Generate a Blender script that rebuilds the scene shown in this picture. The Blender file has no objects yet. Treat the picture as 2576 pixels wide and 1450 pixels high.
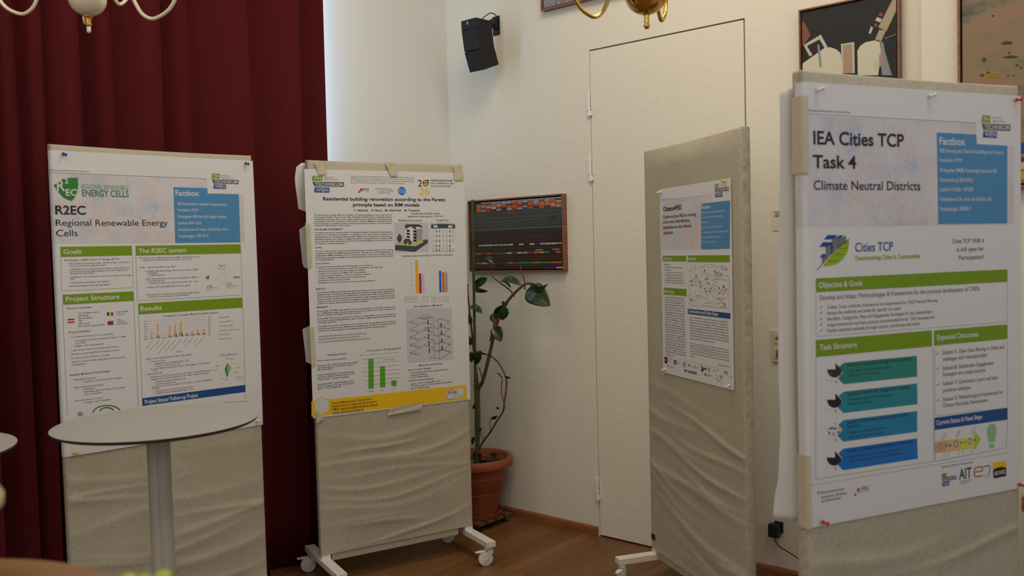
import bpy, bmesh, math, random
from math import sin, cos, pi, radians, sqrt, atan2
from mathutils import Vector, Matrix, Euler

SC = bpy.context.scene
COL = SC.collection
H = 1.598
# ---------------------------------------------------------------- camera, world, light, exposure
cam_d = bpy.data.cameras.new('camera'); cam = bpy.data.objects.new('camera', cam_d); COL.objects.link(cam)
cam_d.sensor_width = 36.0; cam_d.lens = 2213.7 / 2576 * 36.0
cam_d.clip_start = 0.05; cam_d.clip_end = 60
_p, _r = radians(2.4152), radians(-1.499)
_f = Vector((0, cos(_p), -sin(_p))); _u = Vector((0, sin(_p), cos(_p))); _x = Vector((1, 0, 0))
_R = _x * cos(_r) + _u * sin(_r); _U = _u * cos(_r) - _x * sin(_r)
cam.matrix_world = Matrix(((_R.x, _U.x, -_f.x, 0), (_R.y, _U.y, -_f.y, 0), (_R.z, _U.z, -_f.z, H), (0, 0, 0, 1)))
cam_d.dof.use_dof = True; cam_d.dof.focus_distance = 4.6; cam_d.dof.aperture_fstop = 3.4
SC.camera = cam
SC.view_settings.view_transform = 'Standard'; SC.view_settings.look = 'None'
SC.view_settings.gamma = 1.0; SC.view_settings.use_curve_mapping = False
SC.view_settings.exposure = 0.0
SC.cycles.use_denoising = True
SC.cycles.max_bounces = 7; SC.cycles.diffuse_bounces = 4; SC.cycles.glossy_bounces = 3
SC.cycles.sample_clamp_indirect = 4.0; SC.cycles.caustics_reflective = False; SC.cycles.caustics_refractive = False
world = bpy.data.worlds.new('World'); SC.world = world; world.use_nodes = True
world.node_tree.nodes['Background'].inputs[0].default_value = (0.75, 0.85, 1.0, 1)
world.node_tree.nodes['Background'].inputs[1].default_value = 0.6
# the room: origin in the far corner, +x along the wall with the door, -y along the curtained wall towards the camera
CX, CY = -0.3673, 5.5345
YAW = radians(-40.67)
ROOM = Matrix.Translation((CX, CY, 0)) @ Matrix.Rotation(YAW, 4, 'Z')
RX, RY, RZ = 7.4, 7.0, 4.1
def area(name, loc, rot, sx, sy, power, color):
    l = bpy.data.lights.new(name, 'AREA'); l.shape = 'RECTANGLE'; l.size = sx; l.size_y = sy; l.energy = power; l.color = color
    o = bpy.data.objects.new(name, l); COL.objects.link(o)
    o.matrix_world = ROOM @ Matrix.Translation(loc) @ Euler(rot).to_matrix().to_4x4()
    return o
WIN_Z0, WIN_Z1 = 1.5, 3.75
WINS_FAR = [1.3, 3.3, 5.3]          # x of the windows in the wall facing the door wall
WINS_SIDE = [-1.5, -3.5, -5.5]      # y of the windows in the wall facing the curtain wall
P_FAR, P_SIDE, P_BULB, P_CEIL = 16.0, 13.0, 3.5, 24.0
for x in WINS_FAR:
    area('daylight', (x, -RY + 0.06, (WIN_Z0 + WIN_Z1) / 2), (radians(90), 0, 0), 1.2, WIN_Z1 - WIN_Z0, P_FAR, (1.0, 0.95, 0.87))
for y in WINS_SIDE:
    area('daylight', (RX - 0.06, y, (WIN_Z0 + WIN_Z1) / 2), (radians(90), 0, radians(90)), 1.2, WIN_Z1 - WIN_Z0, P_SIDE, (0.72, 0.86, 1.0))
# daylight coming past the edge of the curtain from the window behind it
edge = area('curtain_edge_daylight', (0.060, -1.092, 3.0), (radians(90), 0, radians(14)), 0.045, 2.0, 4.6, (0.42, 0.67, 1.0))
CEIL_FILLS = [(1.9, -1.3, 1.35), (3.9, -1.7, .85), (1.3, -4.0, .5), (3.7, -4.3, .7)]  # unseen fill lights, added so the walls brighten towards the ceiling
for x, y, k in CEIL_FILLS:
    area('ceiling_fill_light', (x, y, RZ - 0.065), (0, 0, 0), 1.1, 1.1, P_CEIL * k, (1.0, 0.90, 0.755))

# ---------------------------------------------------------------- materials
_M = {}
def base_mat(name):
    m = bpy.data.materials.new(name); m.use_nodes = True
    nt = m.node_tree; return m, nt, nt.nodes['Principled BSDF']
def mat(name, col, rough=0.55, metal=0.0, spec=0.4, noise=0.0, nscale=20.0, bump=0.0, bscale=200.0, sheen=0.0):
    if name in _M: return _M[name]
    m, nt, b = base_mat(name)
    b.inputs['Base Color'].default_value = (*col, 1); b.inputs['Roughness'].default_value = rough
    b.inputs['Metallic'].default_value = metal; b.inputs['Specular IOR Level'].default_value = spec
    if sheen: b.inputs['Sheen Weight'].default_value = sheen
    if noise or bump:
        tc = nt.nodes.new('ShaderNodeTexCoord')
    if noise:
        n = nt.nodes.new('ShaderNodeTexNoise'); n.inputs['Scale'].default_value = nscale; n.inputs['Detail'].default_value = 5
        r = nt.nodes.new('ShaderNodeValToRGB')
        r.color_ramp.elements[0].position = 0.3; r.color_ramp.elements[1].position = 0.7
        r.color_ramp.elements[0].color = (*[c * (1 - noise) for c in col], 1); r.color_ramp.elements[1].color = (*[min(1, c * (1 + noise)) for c in col], 1)
        nt.links.new(tc.outputs['Object'], n.inputs['Vector']); nt.links.new(n.outputs['Fac'], r.inputs[0]); nt.links.new(r.outputs[0], b.inputs['Base Color'])
    if bump:
        n2 = nt.nodes.new('ShaderNodeTexNoise'); n2.inputs['Scale'].default_value = bscale; n2.inputs['Detail'].default_value = 4
        bp = nt.nodes.new('ShaderNodeBump'); bp.inputs['Strength'].default_value = bump; bp.inputs['Distance'].default_value = 0.004
        nt.links.new(tc.outputs['Object'], n2.inputs['Vector']); nt.links.new(n2.outputs['Fac'], bp.inputs['Height']); nt.links.new(bp.outputs[0], b.inputs['Normal'])
    _M[name] = m; return m

def linen_mat():
    m, nt, b = base_mat('linen'); L = nt.links; N = nt.nodes
    tc = N.new('ShaderNodeTexCoord'); outs = []
    for sc in ((80, 80, 1500), (1500, 80, 80)):
        mp = N.new('ShaderNodeMapping'); mp.inputs['Scale'].default_value = sc
        n = N.new('ShaderNodeTexNoise'); n.inputs['Scale'].default_value = 0.55; n.inputs['Detail'].default_value = 2
        L.new(tc.outputs['Object'], mp.inputs[0]); L.new(mp.outputs[0], n.inputs['Vector']); outs.append(n.outputs['Fac'])
    mx = N.new('ShaderNodeMath'); mx.operation = 'ADD'; L.new(outs[0], mx.inputs[0]); L.new(outs[1], mx.inputs[1])
    hf = N.new('ShaderNodeMath'); hf.operation = 'MULTIPLY'; hf.inputs[1].default_value = 0.5; L.new(mx.outputs[0], hf.inputs[0])
    n3 = N.new('ShaderNodeTexNoise'); n3.inputs['Scale'].default_value = 6; L.new(tc.outputs['Object'], n3.inputs['Vector'])
    m3 = N.new('ShaderNodeMath'); m3.operation = 'MULTIPLY_ADD'; m3.inputs[1].default_value = 0.12; L.new(n3.outputs['Fac'], m3.inputs[0]); L.new(hf.outputs[0], m3.inputs[2])
    r = N.new('ShaderNodeValToRGB'); r.color_ramp.elements[0].position = 0.36; r.color_ramp.elements[1].position = 0.76
    r.color_ramp.elements[0].color = (0.29, 0.255, 0.18, 1); r.color_ramp.elements[1].color = (0.55, 0.505, 0.40, 1)
    L.new(m3.outputs[0], r.inputs[0]); L.new(r.outputs[0], b.inputs['Base Color'])
    b.inputs['Roughness'].default_value = 0.9; b.inputs['Specular IOR Level'].default_value = 0.15
    bp = N.new('ShaderNodeBump'); bp.inputs['Strength'].default_value = 0.25; bp.inputs['Distance'].default_value = 0.001
    L.new(mx.outputs[0], bp.inputs['Height']); L.new(bp.outputs[0], b.inputs['Normal'])
    return m
def wallpaper_mat():
    m, nt, b = base_mat('wallpaper'); L = nt.links; N = nt.nodes
    tc = N.new('ShaderNodeTexCoord')
    b.inputs['Base Color'].default_value = (0.715, 0.665, 0.55, 1); b.inputs['Roughness'].default_value = 0.75; b.inputs['Specular IOR Level'].default_value = 0.25
    mp = N.new('ShaderNodeMapping'); mp.inputs['Scale'].default_value = (38, 38, 26); L.new(tc.outputs['Object'], mp.inputs[0])
    n = N.new('ShaderNodeTexNoise'); n.inputs['Scale'].default_value = 1.0; n.inputs['Detail'].default_value = 3; L.new(mp.outputs[0], n.inputs['Vector'])
    v = N.new('ShaderNodeTexVoronoi'); v.inputs['Scale'].default_value = 11; v.inputs['Randomness'].default_value = 0.35
    mp2 = N.new('ShaderNodeMapping'); mp2.inputs['Scale'].default_value = (1, 0, 1); L.new(tc.outputs['Object'], mp2.inputs[0]); L.new(mp2.outputs[0], v.inputs['Vector'])
    s = N.new('ShaderNodeMath'); s.operation = 'MULTIPLY'; s.inputs[1].default_value = 62; L.new(v.outputs['Distance'], s.inputs[0])
    s2 = N.new('ShaderNodeMath'); s2.operation = 'SINE'; L.new(s.outputs[0], s2.inputs[0])
    sx = N.new('ShaderNodeSeparateXYZ'); L.new(tc.outputs['Object'], sx.inputs[0])
    ge = N.new('ShaderNodeMath'); ge.operation = 'GREATER_THAN'; ge.inputs[1].default_value = 2.0; L.new(sx.outputs['X'], ge.inputs[0])
    g2 = N.new('ShaderNodeMath'); g2.operation = 'MULTIPLY'; L.new(ge.outputs[0], g2.inputs[0]); L.new(s2.outputs[0], g2.inputs[1])
    g3 = N.new('ShaderNodeMath'); g3.operation = 'MULTIPLY_ADD'; g3.inputs[1].default_value = 0.032; L.new(g2.outputs[0], g3.inputs[0]); L.new(n.outputs['Fac'], g3.inputs[2])
    bp = N.new('ShaderNodeBump'); bp.inputs['Strength'].default_value = 0.32; bp.inputs['Distance'].default_value = 0.006
    L.new(g3.outputs[0], bp.inputs['Height']); L.new(bp.outputs[0], b.inputs['Normal'])
    return m
def plank_mat(name, c0, c1, axis_scale, rough, rot=0.0, bw=1.1, rh=0.075, mortar=(0.05, 0.025, 0.012)):
    m, nt, b = base_mat(name); L = nt.links; N = nt.nodes
    tc = N.new('ShaderNodeTexCoord'); mp = N.new('ShaderNodeMapping'); mp.inputs['Rotation'].default_value = (0, 0, rot); L.new(tc.outputs['Object'], mp.inputs[0])
    br = N.new('ShaderNodeTexBrick'); br.inputs['Scale'].default_value = 1.0; br.inputs['Brick Width'].default_value = bw; br.inputs['Row Height'].default_value = rh
    br.inputs['Mortar Size'].default_value = 0.0007; br.inputs['Color1'].default_value = (*c0, 1); br.inputs['Color2'].default_value = (*c1, 1); br.inputs['Mortar'].default_value = (*mortar, 1)
    br.offset = 0.37; br.offset_frequency = 2
    L.new(mp.outputs[0], br.inputs['Vector'])
    mp2 = N.new('ShaderNodeMapping'); mp2.inputs['Scale'].default_value = axis_scale; L.new(mp.outputs[0], mp2.inputs[0])
    n = N.new('ShaderNodeTexNoise'); n.inputs['Scale'].default_value = 1; n.inputs['Detail'].default_value = 6; L.new(mp2.outputs[0], n.inputs['Vector'])
    mr = N.new('ShaderNodeMapRange'); mr.inputs['To Min'].default_value = 0.65; mr.inputs['To Max'].default_value = 1.3; L.new(n.outputs['Fac'], mr.inputs['Value'])
    mx = N.new('ShaderNodeMix'); mx.data_type = 'RGBA'; mx.blend_type = 'MULTIPLY'; mx.inputs[0].default_value = 1.0
    L.new(br.outputs['Color'], mx.inputs[6]); L.new(mr.outputs[0], mx.inputs[7]); L.new(mx.outputs[2], b.inputs['Base Color'])
    b.inputs['Roughness'].default_value = rough; b.inputs['Specular IOR Level'].default_value = 0.35
    return m
def wood_mat(name, c0, c1, scale, rough=0.45):
    m, nt, b = base_mat(name); L = nt.links; N = nt.nodes
    tc = N.new('ShaderNodeTexCoord'); mp = N.new('ShaderNodeMapping'); mp.inputs['Scale'].default_value = scale; L.new(tc.outputs['Object'], mp.inputs[0])
    n = N.new('ShaderNodeTexNoise'); n.inputs['Scale'].default_value = 1; n.inputs['Detail'].default_value = 5; n.inputs['Distortion'].default_value = 0.6; L.new(mp.outputs[0], n.inputs['Vector'])
    r = N.new('ShaderNodeValToRGB'); r.color_ramp.elements[0].position = 0.32; r.color_ramp.elements[1].position = 0.68
    r.color_ramp.elements[0].color = (*c0, 1); r.color_ramp.elements[1].color = (*c1, 1)
    L.new(n.outputs['Fac'], r.inputs[0]); L.new(r.outputs[0], b.inputs['Base Color']); b.inputs['Roughness'].default_value = rough
    return m
def sketch_mat():
    m, nt, b = base_mat('pencil_sketch'); L = nt.links; N = nt.nodes
    tc = N.new('ShaderNodeTexCoord')
    def noise(scale, det, off, str_=(1, 0.05, 1), rot=0.0):
        m0 = N.new('ShaderNodeMapping'); m0.inputs['Rotation'].default_value = (0, rot, 0); L.new(tc.outputs['Object'], m0.inputs[0])
        mp = N.new('ShaderNodeMapping'); mp.inputs['Location'].default_value = off; mp.inputs['Scale'].default_value = str_; L.new(m0.outputs[0], mp.inputs[0])
        n = N.new('ShaderNodeTexNoise'); n.inputs['Scale'].default_value = scale; n.inputs['Detail'].default_value = det; n.inputs['Roughness'].default_value = 0.6; L.new(mp.outputs[0], n.inputs['Vector']); return n.outputs['Fac']
    def ramp(src, stops):
        r = N.new('ShaderNodeValToRGB'); cr = r.color_ramp; cr.elements[0].position = stops[0][0]; cr.elements[0].color = stops[0][1]; cr.elements[1].position = stops[-1][0]; cr.elements[1].color = stops[-1][1]
        for p, c in stops[1:-1]: e = cr.elements.new(p); e.color = c
        L.new(src, r.inputs[0]); return r.outputs[0]
    hue = ramp(noise(11, 3, (3, 0, 1)), [(.30, (.30, .36, .56, 1)), (.42, (.36, .39, .52, 1)), (.50, (.46, .42, .42, 1)), (.58, (.56, .36, .33, 1)), (.66, (.58, .45, .34, 1)), (.74, (.44, .46, .38, 1))])
    stroke = noise(1.0, 2, (0, 0, 0), (340, 1, 34), radians(38))
    patch = noise(7, 5, (7, 0, 2))
    mul = N.new('ShaderNodeMath'); mul.operation = 'MULTIPLY'; L.new(stroke, mul.inputs[0]); L.new(patch, mul.inputs[1])
    mr = N.new('ShaderNodeMapRange'); mr.inputs['From Min'].default_value = 0.19; mr.inputs['From Max'].default_value = 0.40; mr.inputs['To Min'].default_value = 0.05; mr.inputs['To Max'].default_value = 1.0; L.new(mul.outputs[0], mr.inputs['Value'])
    mx = N.new('ShaderNodeMix'); mx.data_type = 'RGBA'; L.new(mr.outputs[0], mx.inputs[0]); mx.inputs[6].default_value = (0.59, 0.575, 0.595, 1)
    L.new(hue, mx.inputs[7]); L.new(mx.outputs[2], b.inputs['Base Color']); b.inputs['Roughness'].default_value = 0.6
    return m
def patch_mat(name, stops, scale, detail=6, loc=(0, 0, 0), rough=0.35, stretch=(1, 1, 1)):
    m, nt, b = base_mat(name); L = nt.links; N = nt.nodes
    tc = N.new('ShaderNodeTexCoord'); mp = N.new('ShaderNodeMapping'); mp.inputs['Location'].default_value = loc; mp.inputs['Scale'].default_value = stretch; L.new(tc.outputs['Object'], mp.inputs[0])
    n = N.new('ShaderNodeTexNoise'); n.inputs['Scale'].default_value = scale; n.inputs['Detail'].default_value = detail; n.inputs['Roughness'].default_value = 0.65; L.new(mp.outputs[0], n.inputs['Vector'])
    r = N.new('ShaderNodeValToRGB'); cr = r.color_ramp
    cr.elements[0].position = stops[0][0]; cr.elements[0].color = (*stops[0][1], 1); cr.elements[1].position = stops[-1][0]; cr.elements[1].color = (*stops[-1][1], 1)
    for p, c in stops[1:-1]: e = cr.elements.new(p); e.color = (*c, 1)
    L.new(n.outputs['Fac'], r.inputs[0]); L.new(r.outputs[0], b.inputs['Base Color']); b.inputs['Roughness'].default_value = rough
    return m

LINEN = linen_mat(); WALLP = wallpaper_mat()
PLASTER = mat('plaster', (0.735, 0.715, 0.66), 0.8, bump=0.12, bscale=35, spec=0.2)
FLOORM = plank_mat('parquet', (0.150, 0.066, 0.020), (0.225, 0.103, 0.032), (3, 60, 1), 0.42, radians(90))
CEILM = mat('ceiling_paint', (0.78, 0.76, 0.71), 0.9)
SKIRT = wood_mat('skirting_wood', (0.20, 0.065, 0.022), (0.31, 0.115, 0.042), (6, 6, 60), 0.45)
FRAMEW = wood_mat('frame_wood', (0.17, 0.062, 0.032), (0.26, 0.105, 0.058), (10, 10, 60), 0.45)
TRAYW = wood_mat('pale_wood', (0.19, 0.085, 0.022), (0.29, 0.145, 0.042), (4, 16, 4), 0.4)
WHITEM = mat('white_lacquer', (0.74, 0.71, 0.64), 0.4)
WHITEP = mat('white_plastic', (0.76, 0.74, 0.68), 0.35)
HPL = mat('table_laminate', (0.375, 0.36, 0.34), 0.5, noise=0.03, nscale=40)
HPLEDGE = mat('laminate_edge', (0.035, 0.028, 0.025), 0.5)
ALU = mat('grey_column', (0.45, 0.42, 0.35), 0.45, spec=0.3)
STEEL = mat('steel', (0.6, 0.6, 0.58), 0.3, metal=1.0)
BLACK = mat('black_satin', (0.012, 0.012, 0.012), 0.5)
BLACKG = mat('speaker_grille', (0.008, 0.008, 0.009), 0.7, bump=0.2, bscale=900)
DARKGAP = mat('dark_recess', (0.012, 0.010, 0.008), 0.9, spec=0.0)
CREAM = mat('cream_lacquer', (0.70, 0.63, 0.47), 0.28)
BRASS = mat('brass', (0.62, 0.37, 0.09), 0.16, metal=1.0)
BRASSD = mat('old_brass', (0.55, 0.31, 0.07), 0.28, metal=1.0)
CURT = mat('curtain_velvet', (0.088, 0.0085, 0.0105), 0.85, spec=0.1, bump=0.05, bscale=500)
TERRA = mat('terracotta', (0.285, 0.075, 0.032), 0.55, noise=0.12, nscale=8)
SOIL = mat('soil', (0.035, 0.022, 0.014), 0.95, noise=0.5, nscale=60, bump=0.8, bscale=90)
DRYLEAF = mat('dry_leaf', (0.13, 0.085, 0.045), 0.8, noise=0.4, nscale=30)
BARK = mat('bark', (0.13, 0.058, 0.030), 0.8, noise=0.35, nscale=70)
STAKE = mat('green_stake', (0.048, 0.085, 0.018), 0.5, noise=0.25, nscale=15)
LEAFM = mat('rubber_leaf', (0.016, 0.042, 0.012), 0.28, noise=0.3, nscale=25, spec=0.5)
TROLLEY = wood_mat('trolley_wood', (0.10, 0.042, 0.02), (0.17, 0.075, 0.035), (8, 60, 8))
TAPE = mat('masking_tape', (0.60, 0.54, 0.37), 0.55, noise=0.05, nscale=60); TAPE.node_tree.nodes['Principled BSDF'].inputs['Alpha'].default_value = 0.78
PAPER = mat('paper', (0.635, 0.625, 0.625), 0.6, spec=0.3)
PAPERB = mat('paper_back', (0.62, 0.61, 0.58), 0.6, spec=0.3)
GLASS = mat('window_glass', (0.8, 0.9, 1.0), 0.05)
APPLE = mat('apple_skin', (0.42, 0.015, 0.02), 0.3, noise=0.35, nscale=30)
CERAM = mat('cream_ceramic', (0.55, 0.45, 0.27), 0.35)
GRAPE = mat('grape_skin', (0.36, 0.40, 0.02), 0.3, noise=0.25, nscale=30)
TWIG = mat('twig', (0.16, 0.14, 0.03), 0.7)
def pin_mat(n, c): return mat('pin_' + n, c, 0.3)
PC = {'ink': (.018, .016, .016), 'greydark': (.10, .095, .095), 'grey': (.12, .115, .125), 'greymid': (.36, .35, .36), 'white': (.66, .65, .65), 'green': (.19, .315, .006),
 'leaf': (.035, .21, .035), 'greenlight': (.22, .42, .20), 'blue': (.075, .26, .49), 'navy': (.012, .06, .28), 'darkblue': (.010, .075, .26), 'red': (.50, .018, .03), 'yellow': (.85, .52, .006),
 'amber': (.85, .42, .005), 'orange': (.85, .36, .01), 'redorange': (.62, .09, .03), 'orangered': (.75, .13, .015), 'lilac': (.56, .54, .70), 'azure': (.012, .16, .66), 'greylilac': (.58, .56, .60),
 'greenpale': (.46, .56, .16), 'brown': (.24, .08, .045), 'slate': (.055, .07, .09), 'offwhite': (.76, .75, .76), 'slatebrown': (.07, .06, .06), 'skyblue': (.46, .60, .75), 'bargreen': (.10, .40, .02),
 'leafgreen': (.30, .46, .008), 'midnight': (.02, .035, .07), 'midblue': (.03, .08, .33), 'teal': (.025, .24, .20), 'tealblue': (.02, .25, .30), 'cyanblue': (.015, .22, .42), 'royal': (.012, .17, .52),
 'charcoal': (.03, .034, .03), 'blackish': (.02, .018, .018), 'pink': (.72, .33, .28), 'peach': (.75, .47, .17), 'lemon': (.72, .62, .08), 'lime': (.42, .55, .04), 'mint': (.30, .52, .25),
 'rust': (.20, .07, .03), 'pale': (.48, .44, .34), 'ivory': (.56, .52, .40), 'steel': (.22, .23, .23), 'tan': (.36, .24, .15), 'sand': (.36, .29, .20), 'pinkish': (.45, .20, .17), 'redmark': (.30, .03, .03), 'ochre': (.50, .30, .02),
 'umber': (.05, .025, .014), 'mustard': (.34, .19, .012)}
SKETCH = sketch_mat()
def pm(c): return SKETCH if c == 'sketch' else mat('print_' + c, tuple(v * .88 for v in PC[c]), 0.55, spec=0.3)

# ---------------------------------------------------------------- mesh helpers
def obj(name, bm, mats, parent=None, smooth=False, angle=None):
    me = bpy.data.meshes.new(name); bm.normal_update(); bm.to_mesh(me); bm.free()
    for m in (mats if isinstance(mats, (list, tuple)) else [mats]): me.materials.append(m)
    if smooth:
        me.polygons.foreach_set('use_smooth', [True] * len(me.polygons))
        if angle: 
            try: me.set_sharp_from_angle(angle=radians(angle))
            except Exception: pass
    o = bpy.data.objects.new(name, me); COL.objects.link(o)
    if parent is not None: o.parent = parent
    return o
def thing(name, label, cat, loc=(0, 0, 0), rotz=0.0, group=None):
    o = bpy.data.objects.new(name, None); o.empty_display_size = 0.05; COL.objects.link(o)
    o.location = loc; o.rotation_euler = (0, 0, rotz)
    return tag(o, label, cat, group)
def tag(o, label, cat, group=None):
    o['label'] = label; o['category'] = cat
    if group: o['group'] = group
    return o
def struct(o): o['kind'] = 'structure'; return o
def box(bm, x0, x1, y0, y1, z0, z1, bev=0.0, mi=0):
    n0 = len(bm.faces)
    vs = [bm.verts.new(p) for p in ((x0, y0, z0), (x1, y0, z0), (x1, y1, z0), (x0, y1, z0), (x0, y0, z1), (x1, y0, z1), (x1, y1, z1), (x0, y1, z1))]
    fs = [bm.faces.new([vs[i] for i in q]) for q in ((3, 2, 1, 0), (4, 5, 6, 7), (0, 1, 5, 4), (1, 2, 6, 5), (2, 3, 7, 6), (3, 0, 4, 7))]
    for f in fs: f.material_index = mi
    if bev > 0:
        es = list({e for f in fs for e in f.edges})
        r = bmesh.ops.bevel(bm, geom=es, offset=bev, segments=2, affect='EDGES', profile=0.6)
        for f in r['faces']: f.material_index = mi
def xform(bm, M, start=0):
    bm.verts.ensure_lookup_table()
    for v in bm.verts[start:]: v.co = M @ v.co
def lathe(bm, prof, seg=32, cx=0, cy=0, cap0=True, cap1=True, mi=0, M=None):
    rings = []
    for r, z in prof:
        if r <= 1e-6: rings.append([bm.verts.new((cx, cy, z))])
        else: rings.append([bm.verts.new((cx + r * cos(2 * pi * k / seg), cy + r * sin(2 * pi * k / seg), z)) for k in range(seg)])
    def F(v):
        f = bm.faces.new(v); f.material_index = mi; return f
    for a, b in zip(rings, rings[1:]):
        for k in range(seg):
            k2 = (k + 1) % seg
            if len(a) == 1 and len(b) == 1: break
            if len(a) == 1: F([a[0], b[k2], b[k]])
            elif len(b) == 1: F([a[k], a[k2], b[0]])
            else: F([a[k], a[k2], b[k2], b[k]])
    if cap0 and len(rings[0]) > 1: F(list(reversed(rings[0])))
    if cap1 and len(rings[-1]) > 1: F(rings[-1])
    if M is not None:
        for ring in rings:
            for v in ring: v.co = M @ v.co
def tube(bm, pts, rad, seg=10, mi=0, closed=False):
    pts = [Vector(p) for p in pts]; n = len(pts)
    R = rad if isinstance(rad, (list, tuple)) else [rad] * n
    up = None; rings = []
    for i, p in enumerate(pts):
        t = (pts[min(i + 1, n - 1)] - pts[max(i - 1, 0)]).normalized()
        if up is None: up = t.orthogonal().normalized()
        up = (up - t * up.dot(t)).normalized(); w = t.cross(up)
        rings.append([bm.verts.new(p + (up * cos(2 * pi * k / seg) + w * sin(2 * pi * k / seg)) * R[i]) for k in range(seg)])
    for a, b in zip(rings, rings[1:]):
        for k in range(seg): bm.faces.new([a[k], a[(k + 1) % seg], b[(k + 1) % seg], b[k]]).material_index = mi
    bm.faces.new(list(reversed(rings[0]))).material_index = mi; bm.faces.new(rings[-1]).material_index = mi
def smooth_path(pts, sub=6):
    P = [Vector(p) for p in pts]; out = []
    for i in range(len(P) - 1):
        a, b, c, d = P[max(i - 1, 0)], P[i], P[i + 1], P[min(i + 2, len(P) - 1)]
        for k in range(sub):
            t = k / sub
            out.append(0.5 * ((2 * b) + (c - a) * t + (2 * a - 5 * b + 4 * c - d) * t * t + (3 * b - a - 3 * c + d) * t ** 3))
    out.append(P[-1]); return out
def ball(bm, c, r, seg=16, rings=10, mi=0, sq=(1, 1, 1)):
    prof = [(r * sin(pi * k / rings), -r * cos(pi * k / rings)) for k in range(rings + 1)]; prof[0] = (0, -r); prof[-1] = (0, r)
    lathe(bm, prof, seg, mi=mi, M=Matrix.Translation(c) @ Matrix.Diagonal((*sq, 1)))
def poly(bm, pts, mi=0):
    f = bm.faces.new([bm.verts.new(p) for p in pts]); f.material_index = mi; return f

# ---------------------------------------------------------------- room shell
def room_obj(name, bm, mats): o = obj(name, bm, mats); o.matrix_world = ROOM; return struct(o)
bm = bmesh.new(); box(bm, -0.2, RX + 0.2, -RY - 0.2, 0.2, -0.15, 0.0); room_obj('floor', bm, FLOORM)
bm = bmesh.new(); box(bm, -0.2, RX + 0.2, -RY - 0.2, 0.2, RZ, RZ + 0.15); room_obj('ceiling', bm, CEILM)
bm = bmesh.new(); box(bm, -0.2, 0.0, -RY - 0.2, 0.2, 0, RZ); room_obj('wall_left', bm, PLASTER)
DX0, DX1, DZ = 1.0845, 1.9815, 2.670
bm = bmesh.new()
box(bm, 0.0, DX0 - 0.004, 0.0, 0.2, 0, RZ); box(bm, DX1 + 0.007, RX + 0.2, 0.0, 0.2, 0, RZ); box(bm, DX0 - 0.004, DX1 + 0.007, 0.0, 0.2, DZ + 0.008, RZ)
box(bm, DX0 - 0.004, DX1 + 0.007, 0.06, 0.2, 0, DZ + 0.008, mi=1)
room_obj('wall_right', bm, [WALLP, DARKGAP])
# shallow chimney breast at the right of the door wall
bm = bmesh.new(); box(bm, 2.800, 5.2, -0.08, 0.0, 0, RZ, bev=0.004); room_obj('trim_3', bm, WALLP)
# the two walls behind the camera, with window openings
def window_wall(name, along, length, centres, fixed):
    bm = bmesh.new(); w = 0.62
    def B(a0, a1, z0, z1):
        if along == 'x': box(bm, a0, a1, -RY - 0.2, -RY, z0, z1)
        else: box(bm, RX, RX + 0.2, a0, a1, z0, z1)
    cs = sorted(centres); e0, e1 = (0, RX) if along == 'x' else (-RY, 0)
    B(e0, e1, 0, WIN_Z0 - 0.02); B(e0, e1, WIN_Z1 + 0.02, RZ)
    a = e0
    for c in cs: B(a, c - w, WIN_Z0 - 0.02, WIN_Z1 + 0.02); a = c + w
    B(a, e1, WIN_Z0 - 0.02, WIN_Z1 + 0.02)
    room_obj(name, bm, mat('low_bounce_wall', (.42, .38, .32), .7))  # unseen walls given a darker colour to cut the light they bounce
    return cs
window_wall('wall_back', 'x', RX, WINS_FAR, -RY); window_wall('wall_far_right', 'y', RY, WINS_SIDE, RX)
wn = 0
for along, cs in (('x', WINS_FAR), ('y', WINS_SIDE)):
    for c in cs:
        wn += 1; bm = bmesh.new()
        def B(a0, a1, z0, z1, d0=0.02, d1=0.09):
            if along == 'x': box(bm, c + a0, c + a1, -RY - d1, -RY - d0, z0, z1)
            else: box(bm, RX + d0, RX + d1, c + a0, c + a1, z0, z1)
        B(-.61, -.55, WIN_Z0, WIN_Z1); B(.55, .61, WIN_Z0, WIN_Z1); B(-.55, .55, WIN_Z0, WIN_Z0 + .06); B(-.55, .55, WIN_Z1 - .06, WIN_Z1); B(-.03, .03, WIN_Z0 + .06, WIN_Z1 - .06); B(-.55, .55, 2.9, 2.95)
        room_obj('window_%d' % wn, bm, WHITEM)
for x, y, k in CEIL_FILLS:  # housings for the added fill lights
    p = ROOM @ Vector((x, y, RZ))
    t = thing('ceiling_fill_panel', 'flat square fill panel added under the ceiling, above the view', 'ceiling light', p, YAW, 'added ceiling fill panels')
    bm = bmesh.new(); box(bm, -.60, .60, -.60, .60, -.05, 0, .004); obj('housing', bm, WHITEM, t)
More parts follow.
